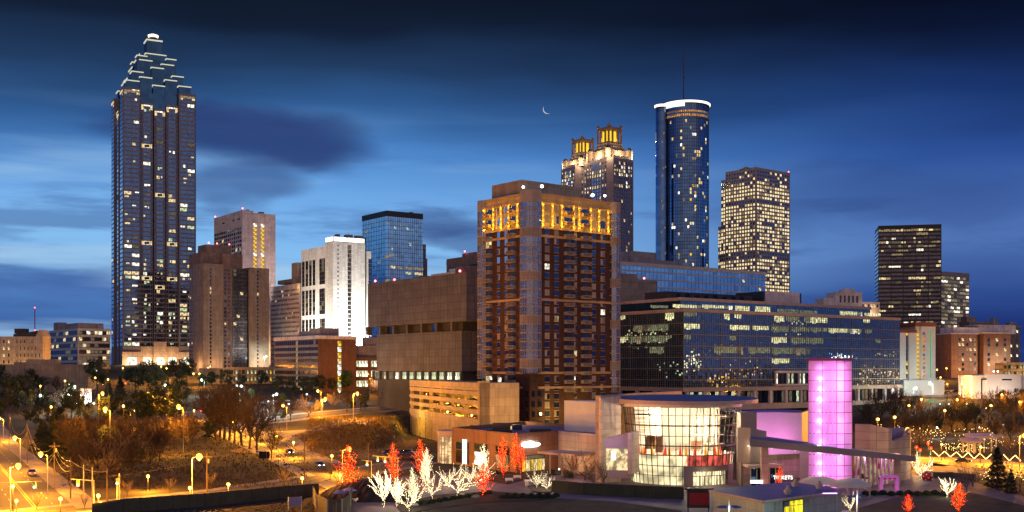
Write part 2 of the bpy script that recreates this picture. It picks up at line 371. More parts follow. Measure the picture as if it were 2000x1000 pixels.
# --- the tall stepped granite and glass tower
b = Bld('skyscraper', 'tallest tower, granite grid with stepped glass pyramid crown outlined in white light', 240, 924, 218, None, 168, 28, 29)
W = 58.6; zc = 228.0; tops = {}
mb = MB()
for (u0, v0) in ((0, 0), (W - 14, 0), (0, W - 14), (W - 14, W - 14)): mb.box(u0, u0 + 14, v0, v0 + 14, 0, zc)
b.part('corner_shaft', mb, [M['granite']])
bays = [(14.0, 24.4, 2.0, 217.5), (24.4, 34.2, .6, 213.0), (34.2, 44.6, 2.0, 217.5)]
mb = MB()
for (a0, a1, o, z) in bays:
    mb.box(a0 + .5, a1 - .5, o, 20, 0, z); mb.box(o, 20, a0 + .5, a1 - .5, 0, z - .02)
    mb.box(a0 + .5, a1 - .5, W - 20, W - o, 0, z + .03); mb.box(W - 20, W - o, a0 + .5, a1 - .5, 0, z + .05)
b.part('bay_shaft', mb, [M['granite']])
mb = MB(); mb.box(4, W - 4, 4, W - 4, 0, 226); b.part('glass_core', mb, [M['crown_glass']])
gl = [(14.5, 24, 6, 239), (34.6, 44.1, 6, 239), (24.6, 34, 4.5, 233)]
mb = MB()
def edge(u0, u1, v0, v1, z, k=.45):
    st = MB()
    st.box(u0 - .25, u1 + .25, v0 - .45, v0 - .02, z - k, z + .35); st.box(u0 - .45, u0 - .02, v0 - .02, v1 + .25, z - k, z + .35); b.part('crown_light', st, [M['strip_cream']])
for (a0, a1, o, z) in gl:
    mb.box(a0, a1, o, W - o, 200, z); mb.box(o + .1, W - o - .1, a0, a1, 200, z - .1)
    edge(a0, a1, o, o + 9, z); b.part('crown_light', MB().box(o - .4, o + .1, a0, a1, z - .45, z + .3), [M['strip_cream']])
for (i0, i1, o, z) in ((24.4, 34.2, 10, 249), (15.5, 25.5, 13, 255), (33.1, 43.1, 13, 253.5), (21, 37.6, 17, 262)):
    mb.box(i0, i1, o, W - o, 200, z); mb.box(o + .1, W - o - .1, i0, i1, 200, z - .1)
    edge(i0, i1, o, o + 6, z); b.part('crown_light', MB().box(o - .4, o + .1, i0, i1, z - .45, z + .3), [M['strip_cream']])
for (lo, hi, z) in ((3.4, 13.4, 234.5), (8.5, 17.5, 243.5), (13.5, 21.5, 258.5)):
    for (a, c) in ((lo, lo), (W - hi, lo), (lo, W - hi), (W - hi, W - hi)):
        mb.box(a, a + hi - lo, c, c + hi - lo, 200, z)
        if (a, c) != (W - hi, W - hi): edge(a, a + hi - lo, c, c + hi - lo, z)
mb.box(23, 35.6, 23, 35.6, 200, 275.5); edge(23, 35.6, 23, 35.6, 275.5, .9)
b.part('crown', mb, [M['crown_glass']])
mb = MB(); mb.lathe([(4.4, 275.6), (4.4, 278), (3.4, 278.2), (3.4, 279)], 16, 0, (29.3, 29.3, 0)); mb.lathe([(2.4, 279), (4.2, 279.5), (4.4, 281.0), (2.4, 281.8), (.01, 282)], 16, 1, (29.3, 29.3, 0)); mb.tube((29.3, 29.3, 281.9), (29.3, 29.3, 292), .22, .05, m=0)
b.part('beacon_ring', mb, [M['lead'], M['crown_white']])
nf = 58; fh = (zc - 18) / nf
class Part:                            # a lit office rarely fills its whole window
    def __init__(s, bb): s.bb = bb
    def win(s, f, s0, s1, z0, z1, m, off=0.0, p=.08):
        if m.startswith('lit') and p < .2 and rnd.random() < .75:
            s.bb.win(f, s0, s1, z0, z1, 'tower_glass', off, p); w_ = (s1 - s0) * rnd.uniform(.25, .8); a = s0 + rnd.random() * (s1 - s0 - w_); h_ = (z1 - z0) * rnd.uniform(.35, .95); s.bb.win(f, a, a + w_, z1 - h_, z1, m, off, p + .03)
        else: s.bb.win(f, s0, s1, z0, z1, m, off, p)
OB = b; b = Part(b)
def st_pick(lit):
    return pk(('tower_glass', 1 - lit), ('lit_warm', lit * .35), ('lit_bright', lit * .25), ('lit_faint', lit * .25), ('lit_green', lit * .15))
SW = lambda q: 'tower_glass' if q == 'win_dark' else q
for j in range(nf):
    zz = 17 + j * fh; h = (j / nf); lit = .62 if h < .32 else (.32 if h < .6 else .2)
    rowlit = lit * rnd.choice((.4, .8, 1, 1.6))
    for (a0, a1) in ((0, 14), (W - 14, W)):
        pp = st_pick(rowlit)
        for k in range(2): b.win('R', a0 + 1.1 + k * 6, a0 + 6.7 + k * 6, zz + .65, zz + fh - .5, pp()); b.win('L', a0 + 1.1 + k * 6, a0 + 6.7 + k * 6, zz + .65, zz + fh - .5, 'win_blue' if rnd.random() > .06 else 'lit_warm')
        b.win('R', a0 + 13.0, a0 + 13.8, zz + .7, zz + fh - .5, 'win_dark')
    for (a0, a1, o, z) in bays:
        if zz > z - 4: continue
        if j in (13, 34) and a0 == 24.4 or j in (15, 23) and a0 != 24.4 or j == 45 and a0 < 15: 
            b.win('R', a0 + 1.2, a1 - 1.2, zz + .3, zz + fh - .2, 'lit_warm', o, .3); b.win('R', (a0 + a1) / 2 - 2, (a0 + a1) / 2 + 2, zz + .8, zz + fh - .8, 'win_dark', o - .31, .1); continue
        m_ = st_pick(rowlit * 1.3)()
        b.win('R', a0 + 2.4, (a0 + a1) / 2, zz + .6, zz + fh - .5, m_, o); b.win('R', (a0 + a1) / 2 + .05, a1 - 2.4, zz + .6, zz + fh - .5, m_ if rnd.random() < .6 else 'tower_glass', o)
        b.win('R', a0 + .9, a0 + 2.0, zz + .7, zz + fh - .5, 'win_dark', o); b.win('R', a1 - 2.0, a1 - .9, zz + .7, zz + fh - .5, 'win_dark', o)
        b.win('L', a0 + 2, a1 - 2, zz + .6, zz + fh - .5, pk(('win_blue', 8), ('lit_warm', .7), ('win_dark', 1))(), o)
for (a0, a1) in ((.8, 13.2), (W - 13.2, W - .8)):
    b.win('R', a0, a0 + 12.4, zc - 4, zc - 2.2, 'lit_dim', 0, .35); b.win('R', a0 + .2, a0 + 2.4, zc - 5.4, zc - 4.05, 'lit_warm', 0, .3); b.win('R', a0 + 10, a0 + 12.2, zc - 5.4, zc - 4.05, 'lit_warm', 0, .3)
    b.win('L', a0, a0 + 12.4, zc - 4, zc - 2.2, 'lit_warm', 0, .35)
for (a0, a1, o, z) in bays:
    b.win('R', a0 + .8, a0 + 2.6, z - 6, z - 2, 'lit_warm', o, .3); b.win('R', a1 - 2.6, a1 - .8, z - 6, z - 2, 'lit_warm', o, .3); b.win('R', a0 + 2.6, a1 - 2.6, z - 3, z - 2, 'lit_bright', o, .3)
    b.win('L', a0 + .8, a1 - .8, z - 4, z - 2, 'lit_warm', o, .3)
b = OB; mb = MB()
for (u0, u1, o, z) in ((14.2, 24.6, 1.0, 15), (24.2, 34.4, -.6, 19), (34, 44.8, 1.0, 15), (-.7, 14.2, -.8, 10.5), (44.6, W + .6, -.8, 10.5)): mb.box(u0, u1, o - .5, o + 3, 0, z + 2)
b.part('stone_base', mb, [M['granite_base']])
for (u0, u1, o) in ((16, 22.6, .5), (26, 32.6, -1.1), (36, 42.8, .5), (3, 11, -1.3), (47, 55, -1.3)): b.win('R', u0, u1, 1, 8.2, 'lit_bright', o, .3)
b.finish()
for u in (2, 19, 29, 39.5, 56): lamp('POINT', (u, -7, 3.5), 5200, (1, .60, .28), b.root, 1.0, 'plaza_floodlight')
for u in (14, 44.5): lamp('SPOT', (u, -6, 2), 30000, (.8, .9, 1), b.root, .5, 'facade_spot', 24, (u, 1, 60))

# --- dark tan hotel with vertical dark glass slots
b = Bld('hotel_tower', 'dark tan hotel tower with flat panels split by dark glass slots', 397, 820, 368, 526, 514, 36, 23)
X = b.uX; mb = MB(); H = b.H
mb.box(0, X(436.5), 0, 20, 0, H); mb.box(X(487), X(525.5), 0, 16, 0, H * .985); mb.box(.5, 12, b.vX(379) , b.vX(368) , 0, H * .97)
b.part('wall', mb, [M['tan_concrete']])
mb = MB(); zt = b.z(492, X(420)); mb.box(.6, X(480), 6, 30, 0, zt); mb.box(5, X(460), 9, 24, zt, zt + 6); mb.box(X(437), X(456.5), 2.5, 6, 0, zt - .4); b.part('core_wall', mb, [M['brown_concrete']])
mb = MB(); mb.box(X(456.8), X(486.6), 2.2, 14, 0, H * .955); mb.box(1.5, 10, 0.1 + 20, b.vX(379) - .1, 0, H * .955); b.part('glass_slot', mb, [M['black_glass']])
for j in range(26):
    zz = 6 + j * (H - 8) / 26
    for (u, o) in ((X(410), 0), (X(502), 0)): b.win('R', u, u + 1.1, zz, zz + 1.7, pk(('win_dark', 12), ('lit_warm', .6))(), o)
    for u in (X(441), X(448)): b.win('R', u, u + 1.3, zz, zz + 1.5, pk(('win_dark', 14), ('lit_warm', 1), ('lit_faint', .8))(), 2.5)
    for k in range(5): b.win('R', X(456.8) + .6 + k * 2.6, X(456.8) + 2.8 + k * 2.6, zz, zz + 2.0, pk(('win_brown', 24), ('lit_faint', 1), ('lit_warm', .35))(), 2.2)
    for k in range(3): b.win('L', b.vX(378) + .8 + k * 3, b.vX(378) + 2.2 + k * 3, zz, zz + 1.4, pk(('win_dark', 10), ('lit_warm', .5))(), .5)
b.finish()
for (u, v) in ((8, 10), (14, 9.5), (X(458), 10)): beacon(b, u, v, zt + 6)
for (u, v) in ((-6, 6), (8, -9), (X(505), -8)): lamp('POINT', (u, v, 6), 6500, (1, .52, .2), b.root, 1.0, 'street_floodlight')

# --- tall hotel slab behind
b = Bld('tall_hotel', 'tall pale hotel slab with two glowing yellow stair strips and blue window wall', 473, 900, 418, 538, 410, 35, 26)
mb = MB(); H = b.H; u1 = b.uX(495); u2 = b.uX(503); u3 = b.uX(510); u4 = b.uX(518)
mb.box(0, u1, 0, b.wl, 0, H); mb.box(u4, b.wr, 0, b.wl, 0, H * .988); mb.box(u1, u4, 1.2, b.wl - .5, 0, H * .99); mb.box(u2 - .1, u3 - .1, .3, 1.2, 0, H * .985)
b.part('wall', mb, [M['pale_stucco']])
nf = 29
for j in range(nf):
    zz = H * .93 - (j + 1) * 3.35
    for q in (u1 + .5, u3 + .3): b.win('R', q, q + 2.6, zz, zz + 2.5, 'lit_yellow' if j % 7 else 'lit_bright', 1.2, .2)
b.grid('L', 1.5, b.wl - 1, 14, 20, H * .90, 29, .74, .66, pk(('win_dark', 10), ('win_blue', 7), ('lit_warm', .5), ('blind', 1.5), ('lit_faint', .5)))
for k in range(4): b.win('L', 5 + k * 11, 10 + k * 11, H * .945, H * .955, 'win_dark')
b.finish()
roof_kit(b, 6, 4); beacon(b, .6, .6, H); beacon(b, .6, b.wl - 1, H)
lamp('POINT', (-8, 22, 16), 9000, (1, .5, .15), b.root, 1, 'street_floodlight'); lamp('POINT', (b.wr - 4, -12, 14), 16000, (1, .55, .2), b.root, 1, 'street_floodlight')
for u in (6, 24): lamp('SPOT', (u, -26, 40), 60000, (1, .74, .62), b.root, 1, 'facade_spot', 70, (u, 0, 105), .9)  # added fill spots hung in mid-air to brighten the pale wall

# --- tan punched-window block between the hotel and the white tower
b = Bld('office_block', 'tan office block with rows of small punched windows beside white tower', 585, 850, 528, 600, 555, 36, 24)
mb = MB(); mb.box(0, b.wr, 0, b.wl, 0, b.H); mb.box(-.15, b.wr, -.1, b.wl, b.H, b.H + .8); b.part('wall', mb, [M['pale_stucco']])
mb = MB(); mb.box(2, 14, 8, 18, b.H + .8, b.H + 17); mb.box(1.5, 10, 18.2, 42, b.H + 2.2, b.H + 5.2); b.part('roof_house', mb, [M['tan_concrete']])
b.grid('L', 1, b.wl - 1, 24, 6, b.H - 2, 17, .55, .42, pk(('win_brown', 14), ('lit_faint', .7), ('lit_warm', .5), ('blind', 2))); b.finish()
lamp('POINT', (-2.2, 1.5, b.H - 3), 500, (1, .6, .1), b.root, .4, 'wall_light')

# --- floodlit white tower
b = Bld('white_tower', 'floodlit white stone tower with a dark central window strip and lit cap', 650, 780, 635, 713, 461, 36, 21)
H = b.H; X = b.uX; mb = MB(); us, ue = X(679), X(687)
mb.box(0, us, 0, b.wl, 0, H - 3.6); mb.box(ue, b.wr, 0, b.wl, 0, H - 3.6); mb.box(us, ue, .8, b.wl - .5, 0, H - 3.6)
zl = b.z(484, 0, b.vX(610)); mb.box(1.5, 24, b.wl + .02, b.vX(585), 0, zl); mb.box(b.wr + 1.9, X(727), 1.5, 18, 0, b.z(490, b.wr)); 
b.part('wall', mb, [M['white_stone']])
mb = MB(); mb.box(.5, b.wr - .5, .5, b.wl - .5, H - 3.6, H - .3); mb.box(b.wr, b.wr + 1.9, 2, 12, 0, b.z(463, b.wr)); b.part('cap', mb, [M['dark_metal']])
mb = MB(); L_ = b.wr
mb.box(1.0, L_ * .42, .05, .48, H - 3.2, H - .4); mb.box(L_ * .46, L_ - .6, .05, .48, H - 3.2, H - .4); mb.box(.05, .48, .8, b.wl * .48, H - 3.2, H - .4); mb.box(.05, .48, b.wl * .52, b.wl - .6, H - 3.2, H - .4); b.part('cap_light', mb, [M['strip_white']])
nf = 30
for j in range(nf):
    zz = 3 + j * (H - 8) / nf; fh = (H - 8) / nf
    b.win('R', us + .2, (us + ue) / 2 - .05, zz, zz + fh * .8, pk(('win_brown', 9), ('lit_faint', 1.5), ('lit_warm', .4))(), .8); b.win('R', (us + ue) / 2 + .05, ue - .2, zz, zz + fh * .8, pk(('win_brown', 9), ('lit_faint', 1.5))(), .8)
    b.win('R', 3.6, 4.4, zz + 1, zz + 2, 'win_dark')
    if zz < zl - 6:
        if j % 7 == 6: continue
        v0, v1 = b.wl + .8, b.vX(620)
        for k in range(3): b.win('L', v0 + k * (v1 - v0) / 3 + .1, v0 + (k + 1) * (v1 - v0) / 3 - .1, zz, zz + fh * .96, pk(('win_brown', 8), ('lit_faint', 1.6), ('lit_dim', .5))(), 1.5)
        for k in range(4):
            v2, v3 = b.vX(612 - k * 6.9), b.vX(607 - k * 6.9); b.win('L', v2, v3, zz, zz + fh * .97, pk(('win_brown', 10), ('lit_faint', 1.2))(), 1.5)
        b.win('R', b.wr + 3.4, b.wr + 6.4, zz, zz + fh * .9, pk(('win_dark', 9), ('lit_faint', 1))(), 1.5)
b.finish()
roof_kit(b, 5, 5)
for u in (3, 9, 15, 22, 28): lamp('SPOT', (u, -10, 5), 260000, (1, .96, .84), b.root, .6, 'floodlight', 80, (u, 1, 46), .9)
for v in (8, 24, 40): lamp('SPOT', (-11, v, 6), 260000, (1, .93, .75), b.root, .6, 'floodlight', 80, (1, v, 42), .9)

# --- blue glass tower
b = Bld('glass_tower', 'flat-topped blue glass tower behind the floodlit white tower', 755, 1000, 707, 826, 411, 36, 30)
mb = MB(); mb.box(0, b.wr, 0, b.wl, 0, b.H - 5); b.part('glass_wall', mb, [M['curtain_blue']])
mb = MB(); mb.box(-.1, b.wr + .1, -.1, b.wl + .1, b.H - 5, b.H); mb.box(b.wr * .75, b.wr * .82, 6, 9, b.H, b.H + 1.6); b.part('cap', mb, [M['dark_metal']])
mb = MB()
for k in range(1, 17): u = b.wr * k / 17; mb.box(u - .12, u + .12, -.12, 0, 0, b.H - 5)
for k in range(1, 15): v = b.wl * k / 15; mb.box(-.12, 0, v - .12, v + .12, 0, b.H - 5)
for j in range(1, 36): z = b.H - 5 - j * 3.9; mb.box(0, b.wr, -.1, 0, z - .15, z + .15); mb.box(-.1, 0, 0, b.wl, z - .15, z + .15)
b.part('mullion_grid', mb, [M['dark_metal']])
for (x0, x1, y0, y1) in ((212, 218, 105, 140), (240, 247, 124, 137), (262, 268, 112, 116), (288, 296, 128, 136), (200, 237, 232, 244), (176, 188, 258, 266), (226, 244, 278, 288), (252, 270, 280, 290), (284, 310, 282, 292), (314, 354, 284, 294), (285, 306, 302, 312), (320, 350, 304, 314), (128, 138, 140, 146), (205, 220, 330, 338), (178, 190, 360, 372), (300, 306, 190, 194), (230, 234, 205, 209), (208, 230, 395, 405), (170, 176, 430, 440)):
    X0, X1 = 650 + x0 / 2, 650 + x1 / 2; Ya, Yb = 380 + y0 / 2, 380 + y1 / 2
    if X0 >= 755: u0, u1 = b.uX(X0), b.uX(X1); b.win('R', u0, u1, b.z(Ya, u0), b.z(Ya, u0) - 2.2, rnd.choice(('lit_warm', 'lit_dim', 'lit_green')))
    else: u0, u1 = b.vX(X1), b.vX(X0); b.win('L', u0, u1, b.z(Ya, 0, u0), b.z(Ya, 0, u0) - 2.2, 'lit_dim')
b.finish()

# --- slivers behind
b = Bld('brick_high_rise', 'narrow brown high-rise showing behind the edge of the blue tower', 815, 1060, None, 838, 476, 36, 30)
mb = MB(); mb.box(0, b.uX(832), 0, 20, 0, b.H); mb.box(b.uX(832), b.wr, 3, 20, 0, b.H - 13); b.part('wall', mb, [M['brown_concrete']])
b.grid('R', 0, b.uX(832), 4, 40, b.H - 2, 24, .5, .5, pk(('win_dark', 9), ('lit_faint', 1))); b.finish()
b = Bld('flat_office', 'dark flat-roofed office slab just over the windowless concrete block', 935, 900, 872, 960, 497, 36, 28)
mb = MB(); mb.box(0, b.wr, 0, b.wl, 0, b.H); mb.box(-.2, b.wr, -.2, b.wl, b.H - 5, b.H - 2); mb.box(3, 12, b.wl * .2, b.wl * .6, b.H, b.H + 3); b.part('wall', mb, [M['brown_concrete']])
b.grid('L', 1, b.wl - 1, 1, b.H - 11, b.H - 5.5, 1, .97, .5, lambda i, j: 'win_brown'); beacon(b, 1, b.wl * .45, b.H + 3); b.finish()
b = Bld('low_annex', 'low pale annex with lit windows on the concrete block roofline', 905, 800, 842, 920, 528, 36, 24)
mb = MB(); mb.box(0, b.wr, 0, b.wl, 0, b.H); mb.box(3, 9, b.wl * .3, b.wl * .55, b.H, b.H + 2.5); b.part('wall', mb, [M['pale_stucco']])
b.grid('L', 1, b.wl - 1, 9, b.H - 8, b.H - 1.5, 1, .8, .5, pk(('lit_dim', 1), ('win_brown', 2), ('lit_warm', .5))); b.finish()

# --- windowless concrete block
b = Bld('exhibition_block', 'huge windowless brown concrete block with overhanging upper half', 902, 500, 727, 930, 534, 37, -1)
H = b.H; mb = MB(); zm = b.z(628); v1 = b.vX(736)
mb.box(-2.5, 45, -7, b.wl, zm, H); b.part('upper_wall', mb, [M['mart_concrete']])
mb = MB(); mb.box(0, 45, 0, v1, b.z(725), zm - 4.0); b.part('wall', mb, [M['mart_concrete']])
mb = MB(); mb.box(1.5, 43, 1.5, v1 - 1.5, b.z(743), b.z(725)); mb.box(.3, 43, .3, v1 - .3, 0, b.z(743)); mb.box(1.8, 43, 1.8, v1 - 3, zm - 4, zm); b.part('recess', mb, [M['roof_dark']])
mb = MB()
for k in range(7): v = 6 + k * 12.5; b.part('pier', MB().box(-1, 1.7, v, v + 1.4, zm - 4, zm), [M['mart_concrete']])
for k in range(13): v = 1 + k * 6.4; b.part('pier', MB().box(.2, 1.4, v, v + 1.0, b.z(743), b.z(725)), [M['mart_concrete']])
for k in range(8): z = 12 + k * 4.6; b.part('stair_balcony', MB().box(8, 24, -3.2, -.02, z, z + 1.6), [M['mart_concrete']])
for k in range(12):
    v = 2.1 + k * 6.4
    for q in range(4): b.win('L', v + q * 1.3, v + q * 1.3 + 1.15, b.z(743) + .3, b.z(725) - .5, ('lit_green' if k < 8 else 'lit_faint') if rnd.random() > .2 else 'lit_bright', 1.5)
for (va, vb) in ((20, 27), (60, 67)): b.win('L', va, vb, zm - 3.6, zm - .5, 'win_dark', 1.8)
b.finish()
mb = MB(); mb.box(6, 22, 4, 14, H, H + 4); mb.box(12, 20, 55, 72, H, H + 2.2); mb.box(8, 16, 34, 36, H, H + 1.3); b.part('roof_house', mb, [M['brown_concrete']])
roof_kit(b, 12, 3, 2, 20, 4, b.wl - 6); beacon(b, 1, 3, H); beacon(b, 3, 62, H); beacon(b, 0, b.wl - 3, H)

# --- low brown block with lit stair
b = Bld('brown_slab', 'low brown slab with banded window rows and a glowing stair strip', 622, 640, 536, 696, 655, 36, 12)
H = b.H; X = b.uX; mb = MB(); s0, s1 = X(659.5), X(668.5)
mb.box(0, s0, 0, b.wl, 0, H - 2); mb.box(s1, b.wr, 0, b.wl, 0, H - 2); mb.box(s0, s1, 1, b.wl, 0, H - 2); b.part('wall', mb, [M['brown_brick']])
mb = MB(); mb.box(-.3, b.wr + .3, -.3, b.wl + .3, H - 2, H); b.part('parapet', mb, [M['pale_stucco']])
mb = MB(); mb.box(4, 16, 6, 20, H, H + 4.5); mb.box(6, 14, 21, 38, H, H + 3.2); b.part('roof_house', mb, [M['grey_concrete']])
mb = MB(); nf = 9
for j in range(nf): z = 1 + j * (H - 4) / nf; mb.box(-.3, -.01, .5, b.wl - .5, z, z + 1.3)
b.part('spandrel', mb, [M['grey_concrete']])
for j in range(nf):
    z = 1 + j * (H - 4) / nf; b.win('R', s0 + .2, s1 - .2, z + .6, z + 3.4, rnd.choice(('lit_warm', 'lit_green', 'lit_bright', 'lit_yellow')), 1)
    for k in range(20):
        v = .8 + k * (b.wl - 1.6) / 20; mm = 'lit_dim' if k == 9 else pk(('win_brown', 30), ('lit_warm', .4), ('blind', .8))()
        b.win('L', v, v + (b.wl - 1.6) / 20 * .8, z + 1.45, z + 3.7, mm)
b.finish()

# --- low lit parking deck and lit brick block either side of it
b = Bld('parking_deck', 'low parking deck with greenish lit levels in front of the dark hotel', 440, 700, None, 545, 713, 4, 14)
mb = MB(); n = 3
for j in range(n + 1): mb.box(0, b.wr, 0, 18, j * 4.3, j * 4.3 + 1.7)
mb.box(-16, 0, .5, 18, 0, n * 4.3 + 1); 
for k in range(8): u = b.wr * k / 7.; mb.box(u, u + .7, .1, 1.0, 0, n * 4.3)
mb.box(0, b.wr, 6, 18, 0, n * 4.3); b.part('deck', mb, [M['tan_concrete']])
for j in range(n):
    for k in range(14): b.win('R', 1 + k * b.wr / 14, (k + .8) * b.wr / 14, j * 4.3 + 1.9, (j + 1) * 4.3 - .3, pk(('lit_green', 2), ('lit_yellow', 1), ('win_brown', 2), ('lit_bright', .6))(), 4)
b.finish()
b = Bld('brick_office', 'low brick office with two rows of white-lit windows', 690, 660, None, 742, 698, 12, 13)
mb = MB(); mb.box(0, b.wr, 0, 25, 0, b.H); b.part('wall', mb, [M['brown_brick']])
mb = MB(); mb.box(3, b.wr, 8, 25, b.H, b.H + 7); mb.box(7, b.wr, 12, 25, b.H + 7, b.H + 12); mb.box(8, 9, 9, 10, b.H + 7, b.H + 9); b.part('roof_house', mb, [M['grey_concrete']])
b.grid('R', 1.5, b.wr, 8, 3, b.H - .8, 3, .8, .6, lambda i, j: None if i % 5 == 4 else rnd.choice(('lit_bright', 'lit_green', 'lit_bright'))); b.finish()

# --- far left: tan gabled flats, banded office, long wall, mast
b = Bld('apartment_house', 'orange-lit tan apartment house with gabled end and dark ridge roof', -30, 700, None, 84, 657, 7, 15)
mb = MB(); w_ = b.wr; H = b.H; g0 = b.uX(71)
mb.box(0, g0, 0, 18, 0, H); mb.box(g0, w_, -.6, 17, 0, H); b.part('wall', mb, [M['granite_base']])
mb = MB(); mb.prism([(g0, -.59), (w_, -.59), (w_, 16.9), (g0, 16.9)], H, H + 1, top=[H + .5, H + .5, H + .5, H + .5])
mb.v += [(g0 - .1, -.7, H + .5), (w_ + .1, -.7, H + .5), ((g0 + w_) / 2, -.7, H + 4.4), (g0 - .1, 17, H + .5), (w_ + .1, 17, H + .5), ((g0 + w_) / 2, 17, H + 4.4)]
i = len(mb.v) - 6; mb.f += [(i, i + 1, i + 2), (i + 3, i + 5, i + 4), (i + 1, i + 4, i + 5, i + 2), (i, i + 2, i + 5, i + 3)]; mb.m += [0] * 4
b.part('gable', mb, [M['granite_base']])
mb = MB(); u0 = b.uX(25); mb.prism([(u0, 1), (g0, 1), (g0, 15), (u0, 15)], H + .02, H + 3, top=[H + 1.5, H + 3.6, H + 3.6, H + 1.5]); mb.box(u0, u0 + 7, 3, 9, H + 2, H + 5); b.part('roof', mb, [M['roof_dark']])
b.grid('R', b.uX(30), w_ - .8, 7, 2, H - 1, 7, .22, .45, pk(('win_brown', 4), ('lit_warm', 1), ('curtain_cloth', 2)), -.6 + .0)
b.grid('R', 1, b.uX(22), 5, 2, H - 1, 7, .3, .45, pk(('win_brown', 4), ('lit_warm', 1.5))); b.finish()
for u in (8, 20, w_ - 4): lamp('POINT', (u, -9, 7), 4200, (1, .55, .15), b.root, 1, 'street_floodlight')
b = Bld('banded_office', 'pale banded office block with dark ribbon windows beside the tallest tower', 152, 800, 95, 216, 641, 38, 20)
mb = MB(); mb.box(.3, b.wr - .3, .3, b.wl - .3, 0, b.H - .4); b.part('window_band', mb, [M['win_brown']])
mb = MB(); nf = 8; fh = (b.H) / nf
for j in range(nf + 1): mb.box(0, b.wr, 0, b.wl, j * fh - 1.6 if j else 0, j * fh if j else .4)
mb.box(-.1, .8, -.1, .8, 0, b.H); b.part('wall_band', mb, [M['white_band']])
mb = MB(); mb.box(2, b.wr - 3, 6, b.wl * .5, b.H, b.H + 4); mb.box(3, 9, b.wl * .8, b.wl - 2, b.H, b.H + 6); mb.box(b.wr - 8, b.wr - 4, 4, 16, b.H, b.H + 3); b.part('roof_house', mb, [M['grey_concrete']])
for j in range(nf):
    for k in range(8): b.win('R', .6 + k * b.wr / 8.2, .4 + (k + .95) * b.wr / 8.2, j * fh + .4, (j + 1) * fh - 1.8, pk(('lit_warm', 2), ('lit_bright', 1), ('win_brown', 3), ('lit_faint', 3))(), .3)
    for k in range(12): b.win('L', .6 + k * b.wl / 12.2, .4 + (k + .95) * b.wl / 12.2, j * fh + .4, (j + 1) * fh - 1.8, pk(('lit_faint', 2), ('win_brown', 7), ('lit_warm', .5))(), .3)
b.finish()
b = Bld('retaining_wall_building', 'long plain tan wall of a low building behind the dark trees', -60, 640, None, 172, 712, 6, 12)
mb = MB(); mb.box(0, b.wr, 0, 14, 0, b.H); u0, u1 = b.uX(52), b.uX(108); mb.box(u0, u1, -.4, 10, 0, b.H + 3); mb.box(u0 - 7, u0, -.2, 8, 0, b.H + 1.4); mb.box(0, b.wr, -.25, .0, b.H - .6, b.H + .1); b.part('wall', mb, [M['tan_concrete']])
p = P(68, 716, 1300); t = thing('radio_mast', 'thin lattice radio mast with red lights far behind the apartment house', 'mast', (p.x, p.y, 30))
mb = MB(); h = CZ + (HY - 601) * 1300 / F - 30
for k in range(3): q = 2 * math.pi * k / 3; mb.tube((1.1 * math.cos(q), 1.1 * math.sin(q), 0), (.35 * math.cos(q), .35 * math.sin(q), h), .16, n=4)
for j in range(18):
    z = h * j / 18; r0 = 1.1 - .75 * j / 18; r1 = 1.1 - .75 * (j + 1) / 18
    for k in range(3):
        q = 2 * math.pi * k / 3; q2 = 2 * math.pi * (k + 1) / 3; mb.tube((r0 * math.cos(q), r0 * math.sin(q), z), (r1 * math.cos(q2), r1 * math.sin(q2), z + h / 18), .09, n=3)
mb.build('lattice', M['red_paint'], t)
for z in (h, h * .62): mb = MB(); mb.ball((0, 0, z), .55, 0, 8, 5); mb.build('beacon', M['red_beacon'], t)
# --- brick residential tower, the nearest high-rise
b = Bld('residential_tower', 'dark red-brick apartment tower with gold-lit top floors and glazed corner bays', 1035, 392, 935, 1210, 376, 38.7, -1)
H = b.H; Lw, Rw = b.wl, b.wr; zz = lambda Y: b.z(Y)
zg0, zp = zz(441), zz(391.7); u0 = 3.2; ue = b.uX(1193); v0 = 3.2; ve = b.vX(946.5); FH = 3.02
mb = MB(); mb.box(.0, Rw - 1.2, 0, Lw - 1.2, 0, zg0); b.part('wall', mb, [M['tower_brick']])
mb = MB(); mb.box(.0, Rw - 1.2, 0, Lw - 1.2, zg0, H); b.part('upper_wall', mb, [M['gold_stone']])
for Y in (441, 458, 583.5, 728, 757):
    z = zz(Y); mb = MB(); mb.box(-.32, ue, -.32, 0, z - .45, z + .35); mb.box(-.32, 0, 0, ve, z - .45, z + .35); b.part('belt_course', mb, [M['belt_stone']])
mb = MB(); mb.box(2.2, Rw - 1, -.4, 0, zp - .3, zp + .15); mb.box(-.4, 0, 2.2, Lw - 1, zp - .3, zp + .15)
mb.box(2.2, Rw - 1, -.3, 0, H - .6, H + .3); mb.box(-.3, 0, 2.2, Lw - 1, H - .6, H + .3); b.part('cornice', mb, [M['belt_stone']])
